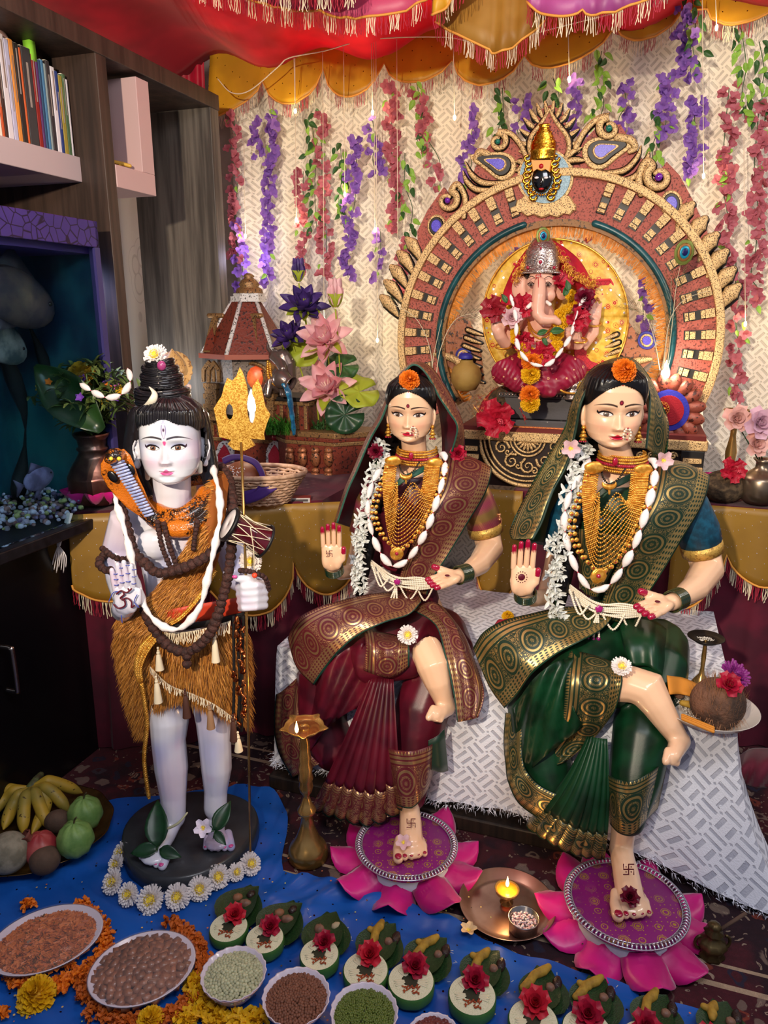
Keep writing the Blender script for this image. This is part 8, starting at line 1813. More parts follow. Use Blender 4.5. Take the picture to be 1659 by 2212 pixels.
for i in range(46):a=rnd(0,6.28);t_=rnd(.1,.75);share(fms[i%4 if i%5 else 0],bq,bt+V((cos(a)*sin(t_),sin(a)*sin(t_)*.7-.1,cos(t_)))*rnd(80,150)*ck,facing(V((rnd(-.5,.5),-1,.5))),rnd(.9,1.6),'small_flower')
flower('marigold',bt+V((.0,-.02,128*ck)),V((0,-.7,.8)),28*ck,'dull yellow marigold on top of the copper pot bouquet',petals=mat('marigold_old','b88c1c',.6));m=MB();petal(m,0,185*ck,92*ck,0,.25,.25,0,0,4,9,shape=lambda q:sin(pi*min(1,(q*.9+.08)**1.1))+.02,loc=W(222,930,1.86),rot=frame(V((.1,-1,.25)))@rotm('Z',180-46));solo(m,'broad_leaf',mat('broad_leaf_green','24401c',.3,col2='1c3418',vs_=20),'large dark green oval leaf leaning left out of the copper pot','leaf',solid=.001)
cgarland([W(172,828,1.84),W(200,846,1.82),W(235,860,1.81),W(268,848,1.82),W(282,820,1.84),W(275,795,1.86)],5,'cotton and pink string laid over the bouquet',7,kk=ck)
random.seed(5)
def mag_petals(cx,cy,D_,n,L,label,D2=None,k_=None):
 t_=thing('pink_lotus_base',label,'ornament',W(cx,cy,D_));kk_=MP(cx,cy,D_);m=MB();petal(m,0,L*kk_,L*.95*kk_,38,.45,.6,0,0,3,6,tip=.06);me=m.mesh('petal');me.materials.append(M_MAG);c=W(cx,cy,D_);c.z=.712
 for i in range(n):a=2*pi*(i+.3)/n;share(me,t_,c+V((cos(a),sin(a)*.8,0))*40*kk_,rotm('Z',math.degrees(a)),1)
mag_petals(212,1098,1.92,8,48,'magenta fabric lotus base under the copper pot');
ml=thing('small_idol','small golden crowned figurine behind the standing statue topknot','figurine',W(378,900,1.95));ik=MP(378,850,1.95)
m=MB();m.ell(W(375,815,1.95),(16*ik,16*ik,20*ik));m.cap([(W(378,900,1.95),26*ik),(W(378,860,1.95),24*ik),(W(376,835,1.95),10*ik)],12);m.cap([(W(392,880,1.93),8*ik),(W(404,850,1.91),7*ik),(W(408,835,1.9),6*ik)],8);m.build('body',mat('pinkish_ivory','d8b4a4',.4),ml,remesh=.003,sm=3);MB().lathe([(22*ik,0),(24*ik,6*ik),(20*ik,22*ik),(12*ik,34*ik),(5*ik,42*ik),(.1*ik,48*ik)],20,W(375,802,1.95),fn=lambda a,r,z:1+.05*sin(a*9)).build('crown',m_foam('old_gold','b89058','7a5430',200),ml);m=MB();m.prism([(375+(40+2*(i%2))*cos(2*pi*i/40),800+42*sin(2*pi*i/40))for i in range(40)],.004,lambda u,v,w_:W(u,v,1.985)-V((0,w_,0)));m.build('halo',m_foam('old_gold','b89058','7a5430'),ml)
tb_=W(378,905,1.95);m=MB();m.box((tb_.x,tb_.y,(tb_.z+.7)/2),(.07,.07,tb_.z-.7));solo(m,'idol_stand',m_foam('old_gold','b89058','7a5430'),'small plain stand carrying the golden crowned figurine','stand',smooth=False)
# ---------------------------------------------------------------- right end of the altar table
bp0=RB(1640,1062,2.16);bp0.z=.705;m=MB();m.lathe([(.1,0),(26,1),(38,12),(42,30),(42,52),(38,60),(24,68),(14,76),(13,88),(20,96),(17,94),(11,86)],36);k_=MP(1640,1040,2.0);m2=MB();m2.put(m,sc=k_,loc=bp0);solo(m2,'brass_pot',mat('tarnished_brass','8a7a68',.3,.85,col2='6a5a4c',vs_=14),'dull brass pot with artificial roses at the right photo edge','pot')
for i,(x,y,r,c_)in enumerate(((1590,905,26,'lower left pale pink artificial rose over the brass pot'),(1640,915,30,'largest peach pink artificial rose over the brass pot'),(1632,960,24,'lilac pink artificial rose nearest the brass pot mouth'))):
 t_=flower('rose',RB(x,y,2.12),V((-.1+.1*i,-1,.3)),r*k_,c_,petals=mat('fake_rose_%d'%(i%2),('e0b0a8','d8b0c4')[i%2],.5,transl=.2));m=MB();m.tube([RB(x,y+6,2.14),bp0+ez*.1*1.0],.0016,5);m.build('stem',DKG,t_)
cc2=RB(1570,1010,2.16);cc2.z=.745;m=MB();m.ell(cc2,(48*k_,38*k_,36*k_),None,18,12);solo(m,'coconut',mat('coconut_brown','5a4834'),'brown husked coconut under the red hibiscus on the altar table','coconut');flower('hibiscus',cc2+V((-.005,-.035,.05)),V((0,-1,.3)),30*k_,'bright red hibiscus on the coconut right of the brown lotus ornament')
mag_petals(1575,1060,2.02,7,52,'magenta fabric lotus base around the coconut on the altar table')
def lampstand(px,ztop_y,D_,zb,prof,bowlr,label,flame,nsp=5,y0=0,k_=None):
 c=W(px,ztop_y,D_);t_=thing('oil_lamp',label,'lamp',V((c.x,c.y,zb)));kk_=MP(px,ztop_y,D_);h=c.z-zb;m=MB();m.lathe([(r*kk_,z*h)for r,z in prof],32,(c.x,c.y,zb),cap0=True);m.build('stand',M_BRASS,t_)
 m=MB();m.lathe([(.1,-.020),(.45*bowlr,-.018),(.8*bowlr,-.006),(bowlr,.004),(bowlr*.96,.005),(.75*bowlr,-.004),(.1,-.010)],40,c,fn=lambda a,r,z:1+(.26*max(0,cos(a*nsp))**12 if r>bowlr*.9 else 0))if False else m.lathe([(.0001,-.020),(.45*bowlr,-.018),(.8*bowlr,-.006),(bowlr,.004),(bowlr*.96,.005),(.75*bowlr,-.004),(.0001,-.010)],60,c,fn=lambda a,r,z:1+(.30*max(0,cos(a*nsp/2+.6))**14+.30*max(0,-cos(a*nsp/2+.6))**14 if r>bowlr*.9 else 0));ob_=m.build('oil_bowl',M_BRASS,t_)
 m=MB();m.lathe([(.0001,0),(.82*bowlr,0)],30,c-ez*.003);m.build('oil',mat('oil','6a3c10',.05,trans=.3,coat=1),ob_);f=W(*flame);fl(f,t_)
def fl(f,t_,s=1.0,en=.25):
 m=MB();m.lathe([(.0001,.022*s),(.0022*s,.012*s),(.0042*s,.003*s),(.003*s,-.003*s),(.0001,-.004*s)],12,f);m.build('flame',mat('flame','fff0c0',.3,emis='ffc870',es=22),t_);m=MB();m.tube([f-ez*.008*s,f+ez*.002],.001,5);m.build('wick',M_COTTON,t_);lamp('flame_light','POINT',f+V((0,-.02,.02)),en,(1,.6,.25),shadow_soft_size=.008)
PR=[(44,0),(46,.02),(45,.06),(40,.1),(33,.12),(24,.18),(16,.25),(12,.33),(20,.36),(21,.38),(13,.42),(8,.47),(7,.49),(13,.52),(16,.56),(14,.6),(17,.62),(14,.66),(16,.7),(12,.74),(14,.78),(11,.83),(12,.87),(9,.92),(10,.96),(12,1.0)]
lampstand(657,1570,1.415,.013,PR,.043,'tall brass oil lamp with one burning wick standing between the statues',(641,1578,1.375),5)
lampstand(1590,888,2.1,.70,[(20,0),(18,.1),(8,.2),(12,.5),(6,.7),(8,1)],.034,'small brass oil lamp burning behind the artificial roses',(1592,886,2.08),3)
# ---------------------------------------------------------------- lotus foot rests
def lotus_rest(px,py,tpv,rx,label,n,seed):
 random.seed(seed);c=WZ(px,py,.07);k_=MP(px,py,c.y);r=rx*k_;t=thing('lotus_footrest',label,'footrest',V((c.x,c.y,.013)))
 MB().lathe([(.85*r,.013),(.92*r,.02),(.95*r,.04),(.9*r,.052),(.0001,.053)],40,(c.x,c.y,0)).build('base',mat('white_foam','c8ccd8',.7),t)
 tt=NT('purple_brocade_%d'%seed);x,y,z=tt.obj();vec=tt.comb(x,y);d=tt.voro(30,vec,rand=.3);d2=tt.voro(95,vec,rand=.2);g=(((d*60).sin()>-.2)*(d<.34)*(d>.08)).max(d2<.13);g=g*(tt.noise(7).sm(.34,.48))
 tt.set('Base Color',tt.mix(g,tt.mix(tt.noise(5),lin('6a0c58'),lin('8c1470')),lin('b08a3c')));tt.set('Metallic',g*.5);tt.set('Roughness',.45)
 MB().lathe([(r*.96,.055),(r*.98,.066),(r*.94,.069),(.0001,.070)],48,(c.x,c.y,0)).build('brocade_disc',tt.m,t)
 m=MB();N_=88
 for i in range(N_):a=2*pi*i/N_;q=V((c.x+r*cos(a),c.y+r*sin(a),.070));d=V((cos(a),sin(a),0));m.tube([q-d*.006,q+ez*.005,q+d*.007-ez*.002],.0022,5)
 for dr in(-.007,.007):m.tube([V((c.x+(r+dr)*cos(2*pi*i/60),c.y+(r+dr)*sin(2*pi*i/60),.0705))for i in range(60)],.0014,5,closed=True)
 m.build('silver_trim',mat('silver_trim','c8c4d0',.25,.8),t,stuff=True)
 for i in range(n):
  a=2*pi*(i+rnd(-.12,.12))/n+.3;m=MB();L=.085*rnd(.9,1.15);petal(m,a,L,.105,rnd(-12,8),-.28,rnd(.5,1.3),r*.88,.0,3,8,wav=.04,shape=lambda q:(1-q**2.4)*(.72+.6*q)+.015);z0=rnd(.045,.058)
  m2=MB();m2.put(m,loc=V((c.x,c.y,z0)));m2.v=[(p[0],p[1],max(p[2],.016))for p in m2.v];m2.build('petal',M_MAG,t,solid=.0015)
lotus_rest(878,1822,tp1,103,'magenta satin lotus footrest under the foot of the maroon saree statue',9,31)
lotus_rest(1352,1946,tp2,122,'magenta satin lotus footrest under the foot of the green saree statue',10,32)
# ---------------------------------------------------------------- brass plate with candle
def dish(c,r,h,prof,n,nm,mm,parent,sy=1.,rot=0,fn=None,tilt=None):
 m=MB();m.lathe([(a*r,z*h)for a,z in prof],n,(0,0,0),fn=fn,sy=sy);m2=MB();q=rotm('Z',rot);q=(tilt@q)if tilt else q;m2.put(m,rot=q,loc=c);return m2.build(nm,mm,parent)
PLP=[(.0001,.05),(.7,.05),(.82,.12),(.98,1),(1.0,1),(.99,.93),(.84,.05),(.75,0),(.0001,0)]
pc=WZ(1095,1962,.016);pk_=MP(1095,1962,pc.y);pl=thing('copper_plate','round copper toned thali plate with the lit orange candle between the lotus rests','plate',pc)
dish(pc,104*pk_,.016,PLP,56,'plate_body',mat('copper_plate','c4a08c',.28,.9,col2='a88070',vs_=12),pl)
cp_=WZ(1094,1950,.022);cd_=thing('candle_cup','small brass footed cup with burning orange wax candle on the copper plate','candle',cp_);dish(cp_,27*pk_,.036,[(.5,0),(.55,.08),(.3,.3),(.5,.5),(.9,.75),(1,1),(.9,.98),(.5,.7)],30,'cup',M_BRASS,cd_)
m=MB();m.lathe([(25*pk_,.030),(24*pk_,.0335),(.0001,.033)],28,cp_);m.build('wax',mat('orange_wax','ff8a20',.3,sss=.5,emis='ff7a10',es=.9),cd_);fl(cp_+ez*.045,cd_,.9,.35)
sb=WZ(1130,2008,.02);bt_=thing('steel_bowl','small steel bowl of coarse white and pink salt on the copper plate','bowl',sb);dish(sb,31*pk_,.030,[(.8,0),(.95,.1),(1,.9),(1.04,1),(.97,.98),(.93,.3),(.1,.25)],36,'bowl_body',M_STEEL,bt_)
m=MB()
for i in range(160):a,q=rnd(0,6.28),sqrt(rnd(0,1))*25*pk_;m.box(sb+V((cos(a)*q,sin(a)*q,.018+rnd(0,.004))),(.003,)*3,rotm('X',rnd(0,90))@rotm('Z',rnd(0,90)),col=random.choice([(1,1,1),(.9,.6,.6)]))
m.build('salt',mat('salt','d8ccd0',.5,usecol=True),bt_,stuff=True);flower('plum',WZ(1012,2012,.026),V((0,0,1)),20*pk_,'wilted pale yellow flower on the left rim of the copper plate',petals=mat('wilted','d8b888',.6))
# incense holder
ic=WZ(1535,2062,.013);ih=thing('incense_holder','small ornate brass incense holder on the carpet at the lower right','incense holder',ic);ik_=MP(1535,2040,ic.y)
m=MB();m.lathe([(.0001,0),(26,0),(28,6),(22,12),(26,22),(30,30),(24,40),(12,48),(16,54),(20,60),(10,66),(14,74),(12,80),(4,84),(.0001,84)],28,fn=lambda a,r,z:1+.06*sin(a*8));m2=MB();m2.put(m,sc=ik_,loc=ic);m2.build('holder',mat('dull_brass','6a5a38',.4,.7,col2='4a3c24',vs_=30),ih)
for sg in(-1,1):m=MB();m.tube([ic+V((sg*(26+12*sin(a))*ik_,0,(34+16*cos(a))*ik_))for a in[i*.4 for i in range(9)]],3.4*ik_,7);m.build('handle',mat('dull_brass','6a5a38'),ih)
m=MB();m.tube([ic+V((.012,0,66*ik_)),WZ(1612,1972,.10)],.0035,7);solo(m,'incense_stick',mat('ash_brown','5a4438',.9),'brown incense stick leaning out of the brass holder','incense')
# ---------------------------------------------------------------- fruit tray
fc_=WZ(62,1800,.03);fk=MP(100,1820,fc_.y);ft=thing('brass_tray','large oval brass tray with ridged rim holding fruit at lower left','tray',fc_)
dish(fc_,176*fk,.020,PLP,72,'tray_body',mat('dark_brass_tray','7a5c34',.35,.8,col2='4c3820',vs_=14),ft,sy=.86,fn=lambda a,r,z:1+(.012*sin(a*60)if z>.01 else 0));FD=fc_.z+.004
def fruit(nm,px,py,r,label,mm,fn=None,sc=(1,1,1),h=0.,rot=None):
 q=WZ(px,py,FD+r*fk*sc[2]+h);kk_=MP(px,py,q.y);m=MB();m.ell(q,(r*kk_*sc[0],r*kk_*sc[1],r*kk_*sc[2]),rot,28,18,fn=fn);t_=thing(nm,label,nm.replace('_',' '),q);m.build('skin',mm,t_);return t_,q,r*kk_
bump_g=lambda p:1+.035*sin(atan2(p.y,p.x)*7+p.z*4)+.02*sin(p.x*17)*sin(p.z*15)
GV=mat('guava_green','7c9c54',.5,col2='5c8040',vs_=25,bump=.6,bs=60)
for(px,py,r,lb)in((163,1812,38,'front lumpy green guava with a curled stem on the fruit tray'),(184,1757,36,'rear lumpy green guava at the right edge of the tray')):
 t_,q,r_=fruit('guava',px,py,r,lb,GV,bump_g,(1,1,1.05),.012);m=MB();m.tube(cat([q+ez*r_*.9,q+V((.003,0,r_*1.25)),q+V((.010,-.004,r_*1.5))],4),.0018,6);m.build('stem',mat('dry_stem','4c4428',.8),t_)
t_,q,r_=fruit('pomegranate',88,1832,36,'dull red pomegranate in the middle of the fruit tray',mat('pomegranate_red','8c2430',.4,col2='a85048',vs_=12,bump=.2),lambda p:1+.03*sin(atan2(p.y,p.x)*6));m=MB();m.lathe([(r_*.25,0),(r_*.22,r_*.25),(r_*.38,r_*.5),(r_*.3,r_*.48)],16,q,frame(V((-.5,-.2,.8))),fn=lambda a,r,z:1+.2*sin(a*5));m2=MB();m2.put(m,loc=V((-.5,-.2,.8)).normalized()*r_*.92);m2.build('crown',mat('pom_crown','6a3428',.7),t_)
SP=mat('sapota_brown','5c4638',.8,col2='4a382c',vs_=20,bump=.4,bs=150);fruit('sapota',97,1858,32,'round brown sapota at the front of the fruit tray',SP,None,(1,1,.92));fruit('sapota',125,1775,27,'oval brown sapota behind the front guava',SP,None,(1.05,.9,.95),.012)
fruit('wood_apple',18,1842,44,'large pale grey wood apple at the left photo edge',mat('wood_apple_grey','8a8270',.85,col2='6a6454',vs_=40,bump=.5,bs=120))
bs_=WZ(66,1702,.09);bn=thing('banana_bunch','bunch of yellow bananas fanned from a green stem on the tray','bananas',bs_);BY=NT('banana_skin');n=BY.noise(12);n2=BY.noise(90);BY.set('Base Color',BY.mix(n2.sm(.64,.7),BY.mix(n.sm(.4,.65),lin('b0902c'),lin('8a7c34')),lin('3a2814')));BY.set('Roughness',.5);BY=BY.m
for i,(mx,my,ex,ey)in enumerate(((125,1692,176,1712),(118,1715,148,1752),(84,1735,104,1788),(52,1745,50,1800),(28,1740,8,1790),(10,1725,-30,1770),(-10,1720,-60,1750),(100,1735,70,1800))):
 z1=.075 if i<4 else .06;a=bs_;e=WZ(ex,ey,.05);md=WZ(mx,my,z1+.012);P_=cat([a,a.lerp(md,.5)+ez*.012,md,e],6);n_=len(P_);rr=[float(np.interp(j/(n_-1),[0,.25,.4,.85,.97,1],[.005,.007,.0165,.0165,.007,.003]))for j in range(n_)];m=MB();m.tube(P_,rr,7,rnd_=True);m.build('banana',BY,bn,sub=1)
m=MB();m.cap([(bs_+V((0,0,-.01)),.014),(bs_,.012),(bs_+V((.006,.02,.01)),.009),(WZ(88,1674,.1),.008)],9);m.build('stalk',mat('banana_stalk','5c6a3c',.6,col2='3c3420',vs_=60),bn)
# ---------------------------------------------------------------- plates of snacks, bowls of pulses
def pile(c,rx,ry,n,gen,rot=0,dome=.3,zb=0.,m=None,lay=1):
 m=m or MB()
 for i in range(n):
  a=i*2.39996;q=sqrt((i+.5)/n);p=rotm('Z',rot)@V((cos(a)*q*rx,sin(a)*q*ry,0));p=p+c+ez*(zb+dome*(1-q*q))+V((rnd(-.001,.001),rnd(-.001,.001),rnd(-.0012,.0012)));gen(m,p)
 return m
CHI=mat('china_white','d0c4d0',.25,coat=.5);PINKB=mat('china_pink','c89890',.3,coat=.4)
BWP=[(.42,0),(.48,.03),(.5,.08),(.78,.5),(.97,.93),(1.0,1),(.96,.98),(.74,.5),(.4,.12),(.0001,.1)]
def pulse_bowl(px,py,r,label,mm,n,er,fl_=1.,cnt='pulses'):
 c=WZ(px,py,.066);kk_=MP(px,py,c.y);R_=r*kk_;b0=V((c.x,c.y,.022));t_=thing('china_bowl',label,'bowl',b0);h=.050
 dish(b0,R_,h,BWP,60,'bowl_body',CHI,t_,fn=lambda a,r_,z:1+(.022*sin(a*20)if z>h*.8 else 0));m=MB();m.tube([b0+V((cos(a)*R_*.96,sin(a)*R_*.96,h*.9))for a in[2*pi*i/60 for i in range(60)]],.0012,5,closed=True);m.build('pink_band',PINKB,t_)
 pile(b0,R_*.9,R_*.9,n,lambda m_,p:m_.ell(p,(er*rnd(.9,1.1),er*rnd(.9,1.1),er*fl_),rotm('X',rnd(0,90)),8,6,col=tuple([rnd(.75,1.1)]*3)),0,.010,h*.80).build(cnt,mm,t_,stuff=True)
pulse_bowl(505,2106,70,'scalloped white china bowl of pale green dried peas',mat('dry_pea','b4b490',.6,usecol=True),300,.0038)
pulse_bowl(640,2156,73,'scalloped white china bowl of small brown chickpeas',mat('brown_chickpea','7a4c38',.6,usecol=True,bump=.5,bs=300),420,.0033)
pulse_bowl(787,2190,73,'scalloped white china bowl of green mung beans',mat('mung_green','5c6a28',.45,usecol=True),760,.0024,.9)
pulse_bowl(938,2245,58,'white china bowl of red kidney beans at the bottom edge',mat('kidney_red','6a2c28',.35,usecol=True),170,.0056,.7)
WRAP=NT('cling_film');WRAP.set('Base Color',(.9,.88,.95));WRAP.set('Roughness',.12);WRAP.set('Alpha',.06);WRAP.set('Coat Weight',1.0);WRAP.bump(WRAP.noise(14),.8,.01);WRAP=WRAP.m
def snack(px,py,rx,ry,rot,label,gen,n,mm,cnt):
 c=WZ(px,py,.05);kk_=MP(px,py,c.y);a_,b_=rx*kk_,ry*kk_;b0=V((c.x,c.y,.022));t_=thing('oval_plate',label,'plate',b0)
 dish(b0,a_,.032,[(.5,0),(.6,.1),(.93,.9),(1,1),(.97,1),(.6,.2),(.0001,.16)],60,'plate_body',CHI,t_,sy=b_/a_,rot=rot);pile(b0,a_*.9,b_*.9,n,gen,rot,.016,.022).build(cnt,mm,t_,stuff=True)
 m=MB();m.lathe([(1.01*a_,.030),(1.02*a_,.034),(.9*a_,.042),(.5*a_,.050),(.0001,.053)],60,sy=b_/a_);m2=MB();m2.put(m,rot=rotm('Z',rot),loc=b0);m2.build('cling_film',WRAP,t_)
def flake(m,p):s_=rnd(.003,.007);a=rotm('Z',rnd(0,360))@rotm('X',rnd(-50,50));m.add([p+a@V(q)*s_ for q in((-1,-.5,0),(1,-.6,.2),(1.1,.5,0),(-.8,.6,.3))],[(0,1,2,3)],None,0,random.choice([(1,.8,.6),(.8,.55,.4),(1.1,.9,.6),(.25,.3,.12)if random.random()<.25 else(1,.75,.5)]))
snack(100,2030,116,92,22,'oval white plate of orange poha flakes under cling film at the left',flake,2600,mat('poha_flake','b86c34',.5,usecol=True),'flakes')
snack(308,2092,112,96,20,'oval white plate of brown fried dough cubes under cling film',lambda m,p:m.box(p,(rnd(.012,.019),rnd(.011,.016),rnd(.010,.014)),rotm('Z',rnd(0,360))@rotm('X',rnd(-30,30)),col=tuple([rnd(.7,1.15)]*3)),120,mat('fried_cube','8a5438',.35,usecol=True,coat=.3),'fried_cubes')
def petals_patch(name,pts,n,sc,mm,label):
 m=MB()
 for i in range(int(n*1.5)):
  x,y,r=random.choice(pts);p=WZ(x+rnd(-r,r),y+rnd(-r,r)*.8,.030+rnd(0,.006));petal(m,rnd(0,6.28),rnd(.006,.011)*sc,rnd(.004,.008)*sc,rnd(-30,60),.7,rnd(-2,1),0,0,1,3,tip=.8,loc=p)
 return solo(m,name,mm,label,'petals',kind=None)if False else tag(m.build(name,mm,org=cen(m),stuff=True),label,'petals')
ring_=lambda cx,cy,rx,ry,a0,a1,r,n_:[(cx+rx*cos(radians(a)),cy-ry*sin(radians(a)),r)for a in np.linspace(a0,a1,n_)]
petals_patch('marigold_petals',ring_(100,2030,128,92,-75,55,13,18)+ring_(100,2040,128,92,-120,-75,14,8)+[(60,1955,10),(20,2110,12),(150,2090,8),(5,2190,8)],620,1.1,MARO,'loose orange marigold petals ringing the poha plate')
petals_patch('marigold_petals',ring_(308,2095,132,112,-175,62,15,30)+[(180,2150,14),(200,2190,16),(240,2200,16),(380,2190,16),(430,2050,12)],1000,1.1,mat('marigold_deep','c8641c',.6,transl=.2),'loose orange marigold petals ringing the fried cube plate')
petals_patch('marigold_petals',[(430,2150,18),(440,2185,22),(470,2200,20),(420,2120,10),(520,2205,20),(560,2200,16),(400,2200,14),(460,2170,14)],420,1.5,MARY,'loose yellow marigold petals below the bowl of peas')
flower('marigold',WZ(80,2152,.034),V((-.05,-.35,1)),40*MP(80,2150,1.06),'large yellow marigold head on the blue cloth below the poha plate',petals=MARY,seed=0);flower('marigold',WZ(325,2206,.034),V((0,-.35,1)),28*MP(80,2150,1.06),'yellow marigold at the bottom edge among orange petals',petals=MARY,seed=1)
# confetti-like specks of gold paper
m=MB()
for i in range(230):
 x,y=rnd(-40,1500),rnd(1745,2212)
 if y<1760+max(0,x-600)*.42:continue
 p=WZ(x,y,.0285);r=rnd(.0012,.0022);m.add([p+V((cos(a)*r,sin(a)*r,rnd(0,.0006)))for a in[k_*1.05 for k_ in range(6)]],[tuple(range(6))],None,0,random.choice([(1,.8,.4),(.9,.3,.2),(.1,.08,.1),(.7,.9,.4)]))
tag(m.build('paper_sequins',mat('sequin','e8d8b0',.4,.3,usecol=True),org=cen(m),stuff=True),'tiny round sequins scattered over the blue floor cloth','sequins')
# ---------------------------------------------------------------- cucumber and betel leaf offerings
ORD=['first','second','third','fourth','fifth','sixth','seventh','eighth','ninth','tenth']
CUF=NT('cucumber_flesh');CUF.set('Base Color',CUF.mix(CUF.noise(30).sm(.4,.7),lin('d8d4b8'),lin('b8bc94')));CUF.set('Roughness',.3);CUF=CUF.m
RIN=mat('cucumber_rind','2c5424',.4,col2='4a7a38',vs_=70,bump=.3);BET=mat('betel_leaf','24401f',.35,col2='1a3018',vs_=30,bump=.4,bs=40);TUR=mat('turmeric','a8842c',.7,col2='8a6820',vs_=60,bump=.5,bs=80);NUT=mat('betel_nut','6a4838',.5,col2='8a6854',vs_=60);WAL=mat('date_brown','2c1c18',.35,bump=1,bs=110,bd=.003);ALM=mat('almond','8a5c40',.6)
random.seed(77);m=MB();m.lathe([(.97,0),(1.0,.15),(1.0,.85),(.95,1.0)],40,fn=lambda a,r,z:1+.012*sin(a*9),cap0=True);rind_me=m.mesh('rind');rind_me.materials.append(RIN)
m=MB();m.lathe([(.95,1.0),(.3,1.04)],40,fn=lambda a,r,z:1 if r>.5 else 1+.35*abs(sin(a*1.5)));flesh_me=m.mesh('flesh');flesh_me.materials.append(CUF)
m=MB();m.ell((0,-.05,.98),(.36,.42,.04),None,16,6,fn=lambda p:1+.25*sin(atan2(p.y,p.x)*3));core_me=m.mesh('dark_core');core_me.materials.append(mat('core_olive','2a2c1c',.6))  # dark olive three-lobed core of the slice
def seedm():
 m=MB()
 for a in(50,130,195,345):
  for j in range(3):q=rotm('Z',a+(j-1)*10);m.ell(q@V((.50,0,1.05)),(.24,.06,.035),q,10,6)
 return m.mesh('seeds')
sd_me=seedm();sd_me.materials.append(mat('seed_ivory','cfc8a8',.3));m=MB()
for i in range(34):petal(m,rnd(0,6.3),rnd(.05,.16),.08,20,.3,0,0,0,1,2,loc=V((rnd(-.35,.35),rnd(-.65,-.3),1.07)))
km_me=m.mesh('kumkum_smear');km_me.materials.append(mat('kumkum_smear','7a1a12',.8,col2='a0501c',vs_=20))
lf=MB();petal(lf,0,1,.82,4,.12,-.35,0,0,4,9,shape=lambda q:(sin(pi*min(1,(q*.93+.07)**.62))*.98+.02),tip=.02);vn=MB();[vn.tube([V((.05+.1*j,0,.012)),V((.25+.13*j,s_*(.30-.045*j),.03))],.006,4)for j in range(5)for s_ in(-1,1)];vn.tube([V((-.12,0,0)),V((.5,0,.03)),V((.95,0,-.04))],.009,5);lf_me=lf.mesh('betel_leaf');lf_me.materials.append(BET);vn_me=vn.mesh('leaf_veins');vn_me.materials.append(GRNL)
OFF=[(494,2004,528,1958,37,70),(572,2030,618,1992,37,60),(690,2066,708,2018,38,84),(790,2096,828,2040,44,70),(888,2122,934,2068,45,62),(1020,2154,1052,2098,46,66),(1152,2206,1172,2138,48,80),(1268,2230,1286,2160,48,70),(1395,2258,1418,2194,48,66),(1535,2290,1556,2212,48,70)]
NN=['two brown betel nuts','two brown nuts','a pale nut','a turmeric root and a wrinkled date','a knobbly turmeric root','a forked turmeric root','a long turmeric root','a curved turmeric root and a round nut','a thick turmeric root','a turmeric tip']
for i,(cx,cy,lx,ly,r,ang)in enumerate(OFF):
 o_=ORD[i];sfx=' in the %s offering from the left'%o_;kk_=MP(cx,cy,WZ(cx,cy,.04).y);rr=r*kk_*1.12;zf=.031
 c=WZ(cx,cy,zf+.018);c.z=zf;t_=thing('cucumber_slice','thick cucumber slice with seeds and red kumkum'+sfx,'cucumber slice',c,'cucumber slices on the blue cloth');rq=rotm('Z',(i*37)%20-10)
 for me in(rind_me,flesh_me,core_me,sd_me,km_me):share(me,t_,c,rq,(rr,rr,.020+.002*(i%3)))
 lc=WZ(lx,ly,.03);t_=thing('betel_leaves','pair of dark green betel leaves'+sfx,'betel leaves',lc,'betel leaf pairs on the blue cloth');kl=62*MP(lx,ly,lc.y)
 for da,dz,s_ in((16,.004,1.9),(-16,.010,1.75)):
  q=rotm('Z',ang+da+rnd(-5,5));st_=lc-(q@V((kl*s_*.55,0,0)))+ez*dz;a=share(lf_me,t_,st_,q,kl*s_);share(vn_me,a,st_+ez*.0006,None,1.0)
 for ch_ in t_.children:pass
 top=c+ez*.020;flower('rose',c+V((.008,rr*.62,.026)),V((rnd(-.2,.2),-.45,1)),rr*.52*(1.1 if i>5 else 1),'crimson rose on the cucumber slice'+sfx,group='roses on the offerings',seed=i%2,petals=ROSER if i%3 else mat('rose_bright','c42034',.45,transl=.15))
 def nut(dx,dy,sz,mm,nm,lb,rot=0,sc=(1,1,.9)):p=lc+V((dx,dy,.018));m=MB();m.ell(p,(sz*sc[0],sz*sc[1],sz*sc[2]),rotm('Z',rot),14,10,fn=lambda q:1+.05*sin(q.x*9));solo(m,nm,mm,lb+sfx,nm.replace('_',' '))
 if i<2:nut(-.014,.004,.0105,ALM,'betel_nut','upper left light brown betel nut',20,(1,.8,.8));nut(.012,.012,.0105,WAL,'date','dark wrinkled date',60,(1,.75,.7));nut(.004,-.012,.011,NUT,'betel_nut','lower reddish brown betel nut',0,(1.2,.8,.8))
 elif i==2:nut(-.016,-.006,.010,NUT,'betel_nut','round grey brown betel nut');nut(.016,.002,.009,mat('jaggery','a89878',.8),'nut_piece','pale nut piece',30,(1.1,.8,.7))
 else:
  L=(.055,.058,.05,.07,.068,.06,.03)[min(i-3,6)];a0=radians((70,42,50,38,35,50,60)[min(i-3,6)]);d=V((cos(a0),sin(a0),0));p=lc+V((-.012,.006,.022));m=MB();m.cap([(p-d*L*.5,.006),(p-d*L*.25,.0085),(p+V((-.003,.003,.001)),.0078),(p+d*L*.3,.0088),(p+d*L*.5,.006)],10)
  if i%2==1 or i==4:m.cap([(p,.006),(p+V((-.014,.006,.002)),.006)],8)
  solo(m,'turmeric_root',TUR,'yellow brown turmeric root'+sfx,'turmeric',remesh=.0016,sm=2);nut(.024,-.004,.0125,WAL,'date','dark wrinkled date',70,(1.2,.7,.7));nut(.010,-.012,.0085,NUT,'betel_nut','small pinkish brown betel nut')
m=MB()
